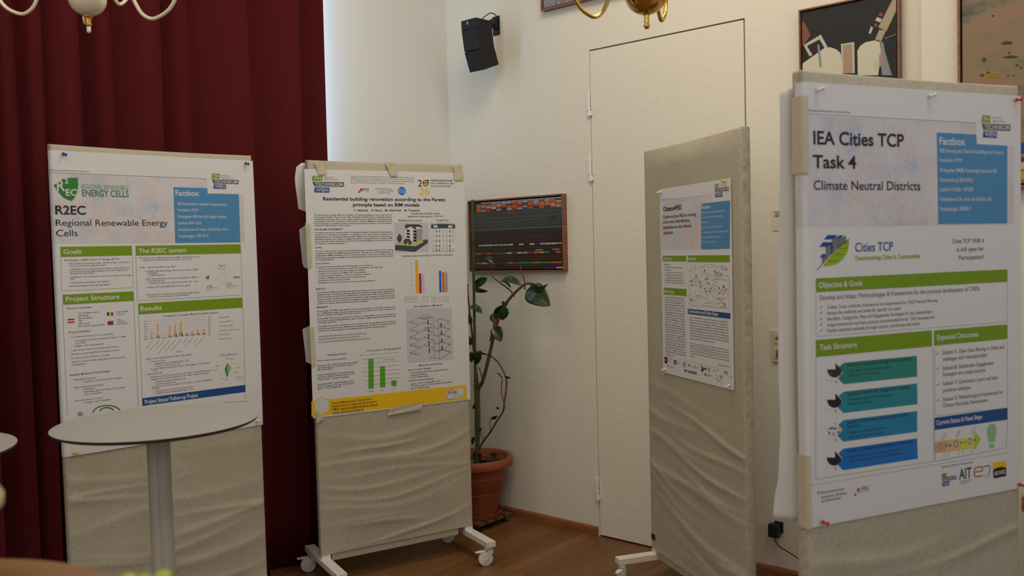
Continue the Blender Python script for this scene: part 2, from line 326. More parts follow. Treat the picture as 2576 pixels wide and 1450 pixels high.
# door
dr = struct(obj('door_1', (lambda b: (box(b, 0, DX1 - DX0, 0.0, 0.04, 0.009, DZ), b)[1])(bmesh.new()), WALLP)); dr.matrix_world = ROOM @ Matrix.Translation((DX0, 0, 0))
for z0, z1 in ((2.322, 2.444), (1.970, 2.095), (0.207, 0.327)):
    bm = bmesh.new(); box(bm, -0.024, -0.001, -0.010, 0.0, z0 + 0.03, z1, 0.002); box(bm, -0.020, 0.010, -0.013, 0.001, z0, z0 + 0.026, 0.002)
    tube(bm, [(-0.004, -0.012, z0 - 0.004), (-0.004, -0.012, z1 + 0.006)], 0.0065, 10); box(bm, 0.004, 0.013, -0.006, 0.0, z0 + 0.03, z1 - 0.012, 0.001)
    obj('hinge', bm, WHITEP, dr)
def skirt(name, x0, x1, y):
    bm = bmesh.new(); vs = []
    prof = [(0, 0), (-.018, 0), (-.018, .040), (-.014, .050), (0, .053)]
    a = [bm.verts.new((x0, y + p[0], p[1])) for p in prof]; b = [bm.verts.new((x1, y + p[0], p[1])) for p in prof]
    for k in range(5): bm.faces.new([a[k], a[(k + 1) % 5], b[(k + 1) % 5], b[k]])
    bm.faces.new(a); bm.faces.new(list(reversed(b))); room_obj(name, bm, SKIRT)
skirt('baseboard_right', 0.0, DX0 - 0.012, 0.0); skirt('trim_1', DX1 + 0.02, 2.800, 0.0); skirt('trim_2', 2.800, 5.2, -0.08)

# ---------------------------------------------------------------- curtain
def make_curtain():
    t = bpy.data.objects.new('curtain', None); COL.objects.link(t)
    t.matrix_world = ROOM @ Matrix.Translation((0, 0, 0))
    tag(t, 'long dark red curtain hanging in deep pleats in front of the left wall', 'curtain')
    S = [1.052, 1.222, 1.511, 1.799, 1.962, 2.176, 2.306, 2.459, 2.562, 2.68, 2.86, 3.02, 3.22, 3.40, 3.62, 3.80, 4.0]
    bm = bmesh.new(); rnd = random.Random(4); NZ = 14; front = []
    cols = []
    for i in range(len(S) - 1):
        a, b = S[i], S[i + 1]; A = min(0.165, 0.70 * (b - a) + 0.025) * rnd.uniform(0.9, 1.1); n = 18
        for k in range(n + (1 if i == len(S) - 2 else 0)):
            q = (k / n) ** 1.35; prof = (1.0 if i == 0 else min(1.0, q / .07) ** .5) * (0.22 * cos(pi / 2 * q) + 0.78 * (1 - q) ** 2.1) if k or i == 0 else 0.0
            cols.append((a + (b - a) * q - (0.020 * sin(pi * min(1, q / .25)) if q < .25 and i else 0), 0.008 + A * prof, 0, i))
    top, bot = 4.02, 0.012
    grid = []
    for j in range(NZ + 1):
        z = bot + (top - bot) * j / NZ; row = []
        for s, x, jit, i in cols:
            f = 1.0 - 0.10 * sin(z * 0.9 + i * 1.7)
            row.append(bm.verts.new((0.004 + x * f, -(s + 0.012 * sin(z * 0.8 + i * 2.1) * (0 if i == 0 else 1)), z)))
        grid.append(row)
    for j in range(NZ):
        for k in range(len(cols) - 1): bm.faces.new([grid[j][k], grid[j][k + 1], grid[j + 1][k + 1], grid[j + 1][k]])
    o = obj('drape', bm, CURT, t, smooth=True, angle=50)
    sm = o.modifiers.new('thickness', 'SOLIDIFY'); sm.thickness = 0.003; sm.offset = 0
    bm = bmesh.new(); box(bm, 0.012, 0.05, -4.05, -0.98, 4.03, 4.06, 0.004); obj('rail', bm, WHITEM, t)
make_curtain()

# ---------------------------------------------------------------- pin boards
TH = 0.046; BW = 0.828; BZ0, BZ1 = 0.150, 2.055
BOARDS = {1: ((-1.756, 3.3956), 42.72, 0.0, 0.83), 2: ((-0.9653, 4.1854), 30.23, 0.0135, 0.80), 3: ((0.6912, 4.0365), -72.03, -0.168, 1.00), 4: ((0.7793, 2.334), 23.49, 0.0, 0.82)}
def make_board(k, label, seed, front, back):
    (ox, oy), yaw, u0, ztop = BOARDS[k]
    t = thing('pinboard', label, 'pinboard', (ox, oy, 0), radians(yaw), 'linen pinboards on wheels')
    rnd = random.Random(seed); W = BW
    ridges = []
    z = 0.20
    while z < ztop - 0.05:
        ridges.append((z, rnd.uniform(-.05, .10) if k != 3 else rnd.uniform(-.20, -.06), rnd.uniform(0.0, 0.07), rnd.uniform(.0026, .0050), rnd.uniform(.008, .017), rnd.uniform(-.1, 1.1), rnd.uniform(.22, .6)))
        z += rnd.uniform(.038, .070)
    def disp(u, zz):
        d = 0.0; q = u / W
        for z0, sl, sag, A, w, c, s in ridges:
            zc = z0 + sl * (q - .5) + sag * ((q - .5) ** 2 * 4 - .4) + 0.012 * sin(7 * q + z0 * 20)
            h = (zz - zc) / (w if zz > zc else w * 2.1)
            if abs(h) < 3.5: d += A / math.cosh(h) ** 2 * math.exp(-((q - c) / s) ** 2) * 1.25
        env = min(1, max(0, (ztop - zz) / .10)) * min(1, max(0, (zz - BZ0) / .03)) * min(1, q / .02 + .3, (1 - q) / .02 + .3)
        return -(d - 0.002) * max(env, 0) 
    bm = bmesh.new(); r = 0.009
    us = [r + (W - 2 * r) * i / 44 for i in range(45)]
    zs = [BZ0 + (ztop - BZ0) * j / 150 for j in range(151)] + [ztop + (BZ1 - r - ztop) * j / 12 for j in range(1, 13)]
    def side(y0, sgn):
        g = []
        for zz in zs:
            row = [bm.verts.new((u0 + 0.0, y0 - sgn * r * 1.0, zz)), bm.verts.new((u0 + r * .3, y0 - sgn * r * .3, zz))]
            row += [bm.verts.new((u0 + u, y0 - sgn * 0 + (disp(u, zz) if sgn < 0 else -disp(W - u, zz)), zz)) for u in us]
            row += [bm.verts.new((u0 + W - r * .3, y0 - sgn * r * .3, zz)), bm.verts.new((u0 + W, y0 - sgn * r, zz))]
            g.append(row)
        n = len(g[0]); sag = [0.004 * sin(pi * i / (n - 1)) for i in range(n)]
        g.append([bm.verts.new((v.co.x, y0 - sgn * r * .3 if 1 < i < n - 2 else v.co.y, BZ1 - r * .3 - sag[i])) for i, v in enumerate(g[-1])])
        g.append([bm.verts.new((v.co.x, y0 - sgn * r, BZ1 - sag[i])) for i, v in enumerate(g[-2])])
        for j in range(len(g) - 1):
            for i in range(n - 1):
                q = [g[j][i], g[j][i + 1], g[j + 1][i + 1], g[j + 1][i]]
                bm.faces.new(q if sgn < 0 else q[::-1])
        return g
    ga = side(0.0, -1); gb = side(TH, 1)
    for j in range(len(ga) - 1):
        bm.faces.new([ga[j][0], ga[j + 1][0], gb[j + 1][0], gb[j][0]]); bm.faces.new([ga[j + 1][-1], ga[j][-1], gb[j][-1], gb[j + 1][-1]])
    for i in range(len(ga[0]) - 1):
        bm.faces.new([ga[-1][i], ga[-1][i + 1], gb[-1][i + 1], gb[-1][i]]); bm.faces.new([ga[0][i + 1], ga[0][i], gb[0][i], gb[0][i + 1]])
    obj('fabric_cover', bm, LINEN, t, smooth=True, angle=60)
    bm = bmesh.new(); box(bm, u0 + 0.055, u0 + W - 0.085, 0.006, TH - 0.006, 0.112, 0.1495, 0.004); obj('bottom_rail', bm, LINEN, t)
    for a in (u0, u0 + W - 0.05):
        bm = bmesh.new(); box(bm, a + 0.002, a + 0.048, 0.003, TH - 0.003, 0.128, 0.1495, 0.001); obj('post', bm, WHITEM, t)
    for a, da in ((u0 - 0.004, 0), (u0 + W - 0.046, 0)):
        bm = bmesh.new(); box(bm, a, a + 0.05, -front, back, 0.100, 0.128, 0.0015); obj('foot', bm, WHITEM, t)
    # castors under the ends of the feet
    for a, dirx in ((u0 + 0.021, 1), (u0 + W - 0.021, 1)):
        for y in (-front + 0.03, back - 0.03):
            ang = CASTOR_ANG[k]
            Mt = Matrix.Translation((a, y, 0)) @ Matrix.Rotation(ang, 4, 'Z')
            bm = bmesh.new(); lathe(bm, [(.018, .088), (.020, .090), (.020, .0995)], 18)
            for sy in (-1, 1):
                s = len(bm.verts)
                pts = [(-.006, .086), (.018, .086), (.020, .070), (-.012, .030), (-.024, .030), (-.026, .042), (-.014, .070)]
                A = [bm.verts.new((p[0], sy * .0155, p[1])) for p in pts]; B = [bm.verts.new((p[0], sy * .0125, p[1])) for p in pts]
                bm.faces.new(A if sy < 0 else A[::-1]); bm.faces.new(B[::-1] if sy < 0 else B)
                for i in range(7):
                    j = (i + 1) % 7; bm.faces.new([A[i], A[j], B[j], B[i]])
            box(bm, -.020, .018, -.0155, .0155, .083, .088, .001)
            tube(bm, [(-.018, -.018, .037), (-.018, .018, .037)], .004, 10)
            xform(bm, Mt); c = obj('castor', bm, WHITEP, t)
            bm = bmesh.new()
            for y0, y1 in ((-.011, -.001), (.001, .011)):
                lathe(bm, [(.012, y0), (.034, y0), (.037, y0 + .002), (.037, y1 - .002), (.034, y1), (.012, y1)], 28, M=Matrix.Translation((-.018, 0, .0375)) @ Matrix.Rotation(radians(90), 4, 'X'))
            xform(bm, Mt); obj('wheel', bm, WHITEP, c, smooth=True, angle=35)
            bm = bmesh.new()
            pts = [(-.050, -.006), (-.062, -.004), (-.066, 0), (-.062, .004), (-.050, .006)]
            box(bm, -.052, -.014, -.0125, .0125, .070, .079, .003); box(bm, -.072, -.048, -.010, .010, .071, .077, .0028); tube(bm, [(-.034, -.017, .064), (-.034, .017, .064)], .004, 8)
            xform(bm, Mt); obj('brake_lever', bm, WHITEP, c)
    if k == 3:
        bm = bmesh.new(); box(bm, u0 + 0.012, u0 + 0.044, -0.0035, -0.0015, 0.196, 0.222); obj('name_tag', bm, BLACK, t)
    return t
CASTOR_ANG = {1: radians(20), 2: radians(-12), 3: radians(130), 4: radians(30)}
make_board(1, 'linen pinboard behind the bistro table, with the R2EC poster, in front of the red curtain', 11, 0.20, 0.20)
make_board(2, 'linen pinboard with the building renovation poster, standing between the curtain and the potted plant', 23, 0.235, 0.26)
make_board(3, 'linen pinboard turned sideways before the white door, carrying a small poster', 37, 0.19, 0.20)
make_board(4, 'large near linen pinboard at the right edge, with the cities poster', 41, 0.235, 0.26)

# ---------------------------------------------------------------- posters (printed text is real lettering on the sheet)
_txt = {}
def glyphs(s, bold, res):
    key = (s, bold, res)
    if key in _txt: return _txt[key]
    cu = bpy.data.curves.new('t', 'FONT'); cu.body = s; cu.size = 1.0; cu.resolution_u = res; cu.fill_mode = 'FRONT'
    cu.offset = (0, .008, .020, .013, .019)[bold]
    o = bpy.data.objects.new('t', cu); me = o.to_mesh()
    V = [(v.co.x, v.co.y) for v in me.vertices]; F = [tuple(p.vertices) for p in me.polygons]
    o.to_mesh_clear(); bpy.data.objects.remove(o); bpy.data.curves.remove(cu)
    _txt[key] = (V, F); return V, F
_capV = glyphs('H', 0, 2)[0]; CAP = max(v[1] for v in _capV) - min(v[1] for v in _capV)
class Sheet:
    """collects flat print in millimetres from the sheet's top left, then folds it onto the board"""
    def __init__(s, fmap): s.parts = {}; s.order = []; s.fmap = fmap; s.keys = {}
    def part(s, name, new=False):
        if new or name not in s.parts:
            s.parts[name] = {'bm': bmesh.new(), 'txt': [], 'mats': [], 'name': name.split('#')[0], 'n': 0}; s.order.append(s.parts[name])
        return s.parts[name]
    GAP = {'partner_logo': 7, 'illustration': 9, 'chart': 11, 'title_text': 22, 'task_icon': 9, 'flag': 5, 'diagram': 22, 'school_logo': 12}
    def cluster(s, elems):
        """prints that lie apart from each other become parts of their own"""
        by = {}
        for e in elems:
            pn = e[1]
            if pn == 'task_arrow' and (e[0] == 'l' or (e[0] == 'g' and e[2] not in ('teal', 'tealblue', 'cyanblue', 'royal'))): pn = 'task_icon'
            if pn in s.GAP: by.setdefault(pn, []).append(e)
        for pn, L in by.items():
            bb = []
            for e in L:
                if e[0] == 't': bb.append((e[4], e[5] - e[7], e[4] + e[6], e[5]))
                elif e[0] == 'c': bb.append((e[3] - e[5], e[4] - e[5], e[3] + e[5], e[4] + e[5]))
                else:
                    q = e[3] if e[0] == 'g' else e[4]; bb.append((min(q[0::2]), min(q[1::2]), max(q[0::2]), max(q[1::2])))
            g = s.GAP[pn]; par = list(range(len(L)))
            def find(i):
                while par[i] != i: i = par[i]
                return i
            for i in range(len(L)):
                for j in range(i):
                    a, b = bb[i], bb[j]
                    if a[0] - g < b[2] and b[0] - g < a[2] and a[1] - g < b[3] and b[1] - g < a[3]: par[find(i)] = find(j)
            for i, e in enumerate(L): s.keys[id(e)] = '%s#%d' % (pn, find(i))
    def mi(s, P, c):
        if c not in P['mats']: P['mats'].append(c)
        return P['mats'].index(c)
    def face(s, P, c, pts, lay):
        P['n'] += 1
        f = poly(P['bm'], [(x, y, lay + P['n'] * 0.07) for x, y in pts], s.mi(P, c))
        f.normal_update(); bmesh.ops.triangulate(P['bm'], faces=[f], ngon_method='EAR_CLIP')
    def add(s, e, base):
        k, pn, c = e[0], e[1], e[2]
        new = k == 'g' and (pn in ('heading_band', 'factbox') or (pn == 'task_arrow' and c in ('teal', 'tealblue', 'cyanblue', 'royal')))
        P = s.part(s.keys.get(id(e), pn), new); lay = base
        if k == 'g':
            q = e[3]; s.face(P, c, list(zip(q[0::2], q[1::2])), lay)
        elif k == 'c':
            x, y, r, ring = e[3], e[4], e[5], e[6]; n = 24
            if ring:
                P['n'] += 1; lay += P['n'] * 0.07
                for i in range(n):
                    a, b = 2 * pi * i / n, 2 * pi * (i + 1) / n; q = r * (1 - ring)
                    poly(P['bm'], [(x + r * cos(a), y + r * sin(a), lay), (x + r * cos(b), y + r * sin(b), lay), (x + q * cos(b), y + q * sin(b), lay), (x + q * cos(a), y + q * sin(a), lay)], s.mi(P, c))
            else: s.face(P, c, [(x + r * cos(2 * pi * i / n), y + r * sin(2 * pi * i / n)) for i in range(n)], lay)
        elif k == 'l':
            w, q = e[3], e[4]; pts = [Vector(p) for p in zip(q[0::2], q[1::2])]
            w = max(w, 0.5)
            for a, b in zip(pts, pts[1:]):
                d = b - a
                if d.length < 1e-4: continue
                d.normalize(); nn = Vector((-d.y, d.x)) * w / 2; a2, b2 = a - d * w * .3, b + d * w * .3
                P['n'] += 0.2; L_ = lay + .5 + P['n'] * 0.07; poly(P['bm'], [(*(a2 + nn), L_), (*(b2 + nn), L_), (*(b2 - nn), L_), (*(a2 - nn), L_)], s.mi(P, c))
        else:
            P['txt'].append((s.mi(P, c), e[3], e[4], e[5], e[6], e[7], e[8], lay + 1.0))
    def build(s, parent):
        for P in s.order:
            bm = P['bm']
            if len(bm.faces):
                xs = [v.co.x for v in bm.verts]; ys = [v.co.y for v in bm.verts]
                for ax, (lo, hi) in ((0, (min(xs), max(xs))), (1, (min(ys), max(ys)))):
                    st = 40.0 if ax == 0 else 60.0
                    c = math.ceil(lo / st) * st
                    if lo < 40 and ax == 0:
                        for cc in (6, 12, 18, 22, 26, 30, 35):
                            if cc > lo: bmesh.ops.bisect_plane(bm, geom=bm.verts[:] + bm.edges[:] + bm.faces[:], plane_co=(cc, 0, 0), plane_no=(1, 0, 0))
                    while c < hi:
                        no = (1, 0, 0) if ax == 0 else (0, 1, 0)
                        bmesh.ops.bisect_plane(bm, geom=bm.verts[:] + bm.edges[:] + bm.faces[:], plane_co=tuple(n * c for n in no), plane_no=no); c += st
            V = [tuple(v.co) for v in bm.verts]; bm.verts.index_update()
            F = [(tuple(v.index for v in f.verts), f.material_index) for f in bm.faces]; bm.free()
            for mi_, text, x, y, w, cap, bold, lay in P['txt']:
                gv, gf = glyphs(text, bold, 1 if cap < 9 else 4)
                if not gv: continue
                x0 = min(v[0] for v in gv); x1 = max(v[0] for v in gv); sx = w / max(x1 - x0, 1e-4); sy = cap / CAP; n0 = len(V)
                V += [(x + (v[0] - x0) * sx, y - v[1] * sy, lay + P['n'] * 0.07) for v in gv]; F += [(tuple(i + n0 for i in f), mi_) for f in gf]
            me = bpy.data.meshes.new(P['name'])
            W = [s.fmap(a, b, l) for a, b, l in V]
            me.from_pydata(W, [], [f[0] for f in F])
            me.polygons.foreach_set('material_index', [f[1] for f in F])
            for c in P['mats']: me.materials.append(pm(c))
            o = bpy.data.objects.new(P['name'], me); COL.objects.link(o); o.parent = parent
def make_poster(num, key, label, u_left, z_top, w, h, fold, wave, zbase):
    (ox, oy), yaw, u0, _z = BOARDS[num]; y = radians(yaw); r = 0.010
    org = Vector((ox, oy, 0)) + Vector((cos(y), sin(y), 0)) * (u_left + w / 2000); zb = z_top - h / 1000
    t = thing('poster', label, 'poster', (org.x, org.y, zb), y, 'project posters on the pinboards')
    def fmap(a, b, lay):
        off = 0.0034 + wave(a / w, b / h) + 0.00016 * lay
        u = u_left + a / 1000; z = z_top - b / 1000
        edge = u0                            # front left edge of the board
        if fold and u < edge + r:
            d = edge + r - u                 # length past the start of the bend
            Rr = r + off
            if d < r * pi / 2: th = d / r; x_, y_ = edge + r - Rr * sin(th), r - Rr * cos(th)
            else: x_, y_ = edge - off, r + (d - r * pi / 2)
            return (x_ - (u_left + w / 2000), y_, z - zb)
        return (u - (u_left + w / 2000), -off, z - zb)
    bm = bmesh.new(); nx, ny = 60, 48
    ax = [i * 3.0 for i in range(15)] + [42 + (w - 42) * i / nx for i in range(nx + 1)] if fold else [w * i / nx for i in range(nx + 1)]
    g = [[bm.verts.new(fmap(a, h * j / ny, 0)) for a in ax] for j in range(ny + 1)]
    for j in range(ny):
        for i in range(len(ax) - 1):
            if ax[i + 1] - ax[i] > 1e-6: bm.faces.new([g[j + 1][i], g[j + 1][i + 1], g[j][i + 1], g[j][i]])
    obj('sheet', bm, PAPER, t, smooth=True)
    S = Sheet(fmap); over = {'factbox': 4, 'heading_band': 3, 'school_logo': 5, 'title_text': 5, 'shield_emblem': 5, 'partner_logo': 4}
    S.cluster(PRINT[key])
    for e in PRINT[key]: S.add(e, over.get(e[1], 2 if e[1] != 'sketch_banner' else 1))
    S.build(t)
    return t
PRINT = {
1: [
 ["g","sketch_banner","sketch",[9.8,88.1,634.1,89.4,634.1,150.8,799.3,151.7,797,363.2,1.9,358.9]],
 ["t","header_text","ink","F&E Schwerpunkt Renewable Energy Systems",17.1,78.8,138.9,5.3,0],
 ["l","header_text","ink",1.3,[10.7,85.9,634.2,87.5]],
 ["g","factbox","blue",[487.8,127.4,635,128,635.1,150.3,777.1,150.2,775.3,362.9,485.6,362.2]],
 ["t","factbox","white","Factbox",495,162.2,102,22.2,2],
 ["t","factbox","white","F&E Schwerpunkt: Resilient Energy Systems",501.6,202.2,218.9,11.6,1],
 ["t","factbox","white","Koordinator: FHTW",501.5,228.5,89.6,11.6,1],
 ["t","factbox","white","Fördergeber: ERA Net SES, RegSys Program",500.8,256,213.7,11.6,1],
 ["t","factbox","white","Laufzeit: 2019 -2023",500.7,283.5,101.3,11.6,1],
 ["t","factbox","white","Kontaktperson: Dr.techn. Karthik Bhat, M.Sc.",500.5,310.9,220.7,11.6,1],
 ["t","factbox","white","Projektbudget: 1.483.795 €",500.8,338.7,130.5,11.6,1],
 ["g","shield_emblem","leaf",[25.6,133.8,41.7,121.3,58.7,108.3,85.9,103.3,113.2,102.8,113.1,133.2,108.7,155.8,100.7,176.2,87.4,193.5,71.7,188.9,55.6,179.4,40,159.8,30.5,144.6]],
 ["t","shield_emblem","white","R",36.1,155.1,28.8,40.7,3],
 ["t","shield_emblem","white","2",64.6,125.7,12.9,18.7,2],
 ["t","shield_emblem","white","EC",66.6,172.5,41.4,24.5,2],
 ["t","title_text","greenlight","REGIONAL RENEWABLE",124.8,144.8,176.7,18,0],
 ["t","title_text","leaf","ENERGY CELLS",126.1,173.6,177.3,25.2,1],
 ["t","title_text","ink","R2EC",27.2,245.4,109.4,32.7,2],
 ["t","title_text","ink","Regional Renewable Energy",27,289.5,429.6,23.9,0],
 ["t","title_text","ink","Cells",26.3,330.3,76,24.8,0],
 ["g","school_logo","green",[659.3,64.2,693.7,63.3,692.8,83.3,655.9,83.7]],
 ["t","school_logo","white","FH",665.3,80.7,22.4,13.9,1],
 ["t","school_logo","grey","University of",699.5,73,42.3,5,0],
 ["t","school_logo","grey","Applied Sciences",699.2,81.6,54.5,5,0],
 ["g","school_logo","grey",[657.3,87.6,779.2,87.3,776.8,106.1,663.2,106.3]],
 ["t","school_logo","white","TECHNIKUM",667,103.7,105.6,13.9,1],
 ["g","school_logo","navy",[664.1,109.7,720.1,109.4,718.2,129.1,661.8,128.7]],
 ["t","school_logo","white","WIEN",668.6,126.6,45.5,14.9,1],
 ["g","heading_band","green",[37.6,371,307,371,307,410.3,37.6,410.3]],
 ["t","heading_band","white","Goals",48,398.8,65.7,16.9,2],
 ["g","heading_band","green",[321.7,371.5,776,371.5,776,411.6,321.7,411.6]],
 ["t","heading_band","white","The R2EC system",332.6,401.2,198.6,17.9,2],
 ["l","body_text","green",1.3,[37.6,409.2,34.6,542.3,306.3,541.4,306.9,411.4]],
 ["l","body_text","green",1.4,[321.1,410.3,320,596.3,773.7,596.9,775.4,412.9]],
 ["t","body_text","ink","-  Developing a scalable system of \"energy cells\" for",41.4,426.4,216.3,6.7,1],
 ["t","body_text","ink","-  decentralized, interacting energy cells with a high concentration",59,439.7,237.9,6.3,0],
 ["t","body_text","ink","of local renewable energy generation",68.6,449,134.8,6.3,0],
 ["t","body_text","ink","-  maximizing the use of generated renewable energy at the local",59.7,462.1,233.5,6.3,0],
 ["t","body_text","ink","and regional level through intelligent interaction of generation,",68.5,471.1,220.3,6.3,0],
 ["t","body_text","ink","storage and consumption",68.5,478.8,91.3,6.3,0],
 ["t","body_text","ink","-  optimization of the interaction on the local level with other energy",59.2,492.6,240.9,6.3,0],
 ["t","body_text","ink","cells",68.4,500.1,14.6,6.3,0],
 ["t","body_text","ink","-  overall system optimization and resilience",58.2,514.4,156.5,6.3,0],
 ["t","body_text","ink","-  market participation through aggregation",58.5,527.2,158.3,6.3,0],
 ["t","body_text","ink","-  Energy cell - is a scalable participant providing certain features to the",329.7,424.6,257.2,6.6,0],
 ["t","body_text","ink","energy system (e.g. flexibility that can be used to aid the grid)",346,433.8,206.7,6.6,0],
 ["t","body_text","ink","-  R2EC - regional renewable energy CELLS",330.3,463.6,152.9,6.6,0],
 ["t","body_text","ink","-  Scalability of Renewable Energy Communities to a system of R2EC",351.4,479.7,229.6,6.6,0],
 ["t","body_text","ink","communities",364.1,487.5,43.3,6.6,0],
 ["t","body_text","ink","-> cellular approach",363.8,496.6,71,6.6,0],
 ["t","body_text","ink","-  R2EC system envisions the interaction of participants on different",351,512,226.1,6.6,0],
 ["t","body_text","ink","levels within the cell",363.7,520.4,68.7,6.6,0],
 ["t","body_text","ink","-> acting as interfaces on household, community, cell, ... level",364.2,529.9,209.5,6.6,0],
 ["t","body_text","ink","-  a smallest \"cell\" entity within R2EC is the household",350.9,546,189.5,6.6,0],
 ["t","body_text","ink","-  an Energy cell is to operate autonomously within a larger energy",348.2,576.9,232.2,6.6,0],
 ["t","body_text","ink","network, and in an emergency is also self-sufficient",364.2,586.2,173,6.6,0],
 ["g","diagram","leaf",[609.6,512.6,627,503.3,626.4,516.7,620,521.4]],
 ["g","diagram","greenlight",[736.8,512.5,766.4,512.7,766,521.8,736.4,521.7]],
 ["l","diagram","ink",1,[671.8,460.8,699.1,460.6,699.4,479.3,672.6,479.4,671.8,460.8]],
 ["g","diagram","leaf",[681.6,465.1,689,463.4,687.7,469.4,682.4,470.2]],
 ["c","diagram","lilac",681.8,497.8,8.5,0.12],
 ["c","diagram","lilac",702.5,505.2,8.6,0.12],
 ["c","diagram","lilac",665.2,517.3,8.5,0.12],
 ["c","diagram","lilac",702,531.4,8.6,0.12],
 ["c","diagram","lilac",678.4,540,8.5,0.12],
 ["l","diagram","ink",1,[614.4,558.5,621,547.9,633.5,544.5,635,557,614.2,561]],
 ["l","diagram","ink",1,[614.5,554.5,635.2,552.5,645.2,560,663.5,558.9]],
 ["l","diagram","ink",1,[616.5,567.6,644.9,567.5]],
 ["l","diagram","ink",1,[704.3,552.7,711.1,541.9,724,538.4,725.6,551.2,704.1,555.2]],
 ["l","diagram","ink",1,[704.4,548.7,725.8,546.6,736.1,554.2,755,553]],
 ["l","diagram","ink",1,[706.5,561.9,735.8,561.8]],
 ["g","heading_band","green",[37.3,556.6,306.4,556.6,306.4,595.6,37.3,595.6]],
 ["t","heading_band","white","Project Structure",48.6,583.6,200.9,17.9,2],
 ["g","heading_band","green",[321.7,607.7,774.5,607.7,774.5,652.8,321.7,652.8]],
 ["t","heading_band","white","Results",330,639.1,86.7,18.8,2],
 ["l","body_text","green",1.4,[36,595.2,34.3,1027.9]],
 ["l","body_text","green",1.5,[304.8,596.7,304,1030.3]],
 ["l","body_text","green",1.5,[321.7,652.1,321.4,997.8]],
 ["l","body_text","green",1.6,[774.7,653.5,771.5,1060.6]],
 ["t","body_text","ink","Project Consortium:",52.5,614.3,90.9,7.5,1],
 ["t","body_text","ink","Project Activities:",54.1,708,81.1,7.5,1],
 ["t","body_text","ink","Simulation Model and Control Strategy:",49.8,874.9,150.5,7.5,1],
 ["g","flag","red",[51.8,651.1,76.3,651.9,76,658,51.5,657.7]],
 ["g","flag","red",[51.3,662.4,76.2,662.8,76,668.4,51.4,668]],
 ["g","flag","ink",[199.1,635.5,207,635.6,206.4,649.1,198.5,649.5]],
 ["g","flag","yellow",[206.9,636.1,214.8,636.1,214.2,649.7,206.3,650.1]],
 ["g","flag","red",[214.8,636.6,222.7,636.6,222.1,650.2,214.2,650.6]],
 ["g","flag","red",[199.4,671.4,222.1,671.1,221.9,688.1,199.6,687.9]],
 ["g","flag","navy",[205.9,670.9,209.6,671.2,209.3,688.1,205.6,687.8]],
 ["g","flag","navy",[199.1,677.2,221.9,677.4,221.7,681.3,199,681]],
 ["t","body_text","ink","-  act Consulting research",84.5,634.7,83,6.6,0],
 ["t","body_text","ink","-  evalio Energy",84.9,645,43.2,6.6,0],
 ["t","body_text","ink","-  SPG am Schwabe",84.9,655.6,58.1,6.6,0],
 ["t","body_text","ink","-  Fhk",84.9,665.6,21.3,6.6,0],
 ["t","body_text","ink","-  ENV energy",84.9,676.3,46.4,6.6,0],
 ["t","body_text","ink","-  NPV - Institute for engineering Plattform",85.3,686.9,105.1,6.6,0],
 ["t","body_text","ink","-  thegreenvillage",229.6,639,50.5,6.8,0],
 ["t","body_text","ink","-  Universiteit",229.6,650.1,38.1,6.8,0],
 ["t","body_text","ink","-  Volue",229.5,671.6,24.5,6.8,0],
 ["t","body_text","ink","-  UOslo AG",229.7,680,35.3,6.8,0],
 ["t","body_text","ink","-  Smart Grid NO",230.3,688.4,48.1,6.8,0],
 ["t","body_text","ink","-  Co-creation workshops for user integration",51.1,726.4,169.6,6.6,0],
 ["t","body_text","ink","-  3 Co-creation workshops with austrian Testbeds; +1 Offline",67,741.6,202,6.6,0],
 ["t","body_text","ink","2nd Online",76.7,751.1,36.9,6.6,0],
 ["t","body_text","ink","-  Belgium - Data sheets planned",67,763,113.2,6.6,0],
 ["t","body_text","ink","-  1 year on-site measurement with smart meters",50.5,778.7,183.9,6.6,0],
 ["t","body_text","ink","-  Simulation model with Model Predictive Control",50.7,793.9,188.6,6.6,0],
 ["t","body_text","ink","-  Economic controls & business models",50.9,809.3,148.9,6.6,0],
 ["t","body_text","ink","-  Roll-out of user interface application for demand side",51.1,823.9,211.5,6.6,0],
 ["t","body_text","ink","management",62.5,834.9,48.8,6.6,0],
 ["t","body_text","ink","-    Multi Agent System",49.7,894.6,93.7,6.6,0],
 ["t","body_text","ink","-    Cognitive, Active and Passive agents",82.3,906,165.2,6.6,0],
 ["t","body_text","ink","-    MILP Optimization problem",49.7,926,123,6.6,0],
 ["t","body_text","ink","-    Constraints",81,936,58.3,6.6,0],
 ["t","body_text","ink","-    minimizing grid purchase + increasing",82,946.3,171.4,6.6,0],
 ["t","body_text","ink","self consumption",101.5,956.7,66.6,6.7,0],
 ["t","body_text","ink","-    Model Predictive Control",49.6,977.7,119,6.6,0],
 ["t","body_text","ink","-    virtually control flexibility",80.9,988.7,116.3,6.6,0],
 ["l","diagram","leaf",4.8,[127.9,1028.6,131.4,1022.3,137,1016.9,144.6,1012.5,153.9,1009.4,164.4,1007.8,175.7,1007.7,187.3,1009.2,198.7,1012.1,209.3,1016.3,218.8,1021.8,226.6,1028.2,232.5,1035.2]],
 ["l","diagram","ink",3.8,[153.6,1028.1,155.7,1024.7,158.7,1021.8,162.6,1019.4,167.3,1017.7,172.4,1016.8,177.9,1016.7,183.4,1017.3,188.9,1018.7,194.1,1020.9,198.8,1023.7,202.8,1027,205.9,1030.7]],
 ["l","diagram","ink",1.4,[72.8,1020.7,89.2,1022.2]],
 ["l","diagram","ink",1.4,[72.7,1024.1,91.7,1025.9]],
 ["l","diagram","ink",1.4,[72.5,1027.4,88.9,1028.8]],
 ["l","diagram","ink",1.4,[72.4,1030.7,91.4,1032.5]],
 ["l","diagram","ink",1.4,[72.3,1034,88.6,1035.5]],
 ["t","chart","ink","Comparison of positive effects in testbed scenarios",420.5,670,241.2,8.6,0],
 ["l","chart","greymid",0.7,[352.3,756.5,606.5,757.8]],
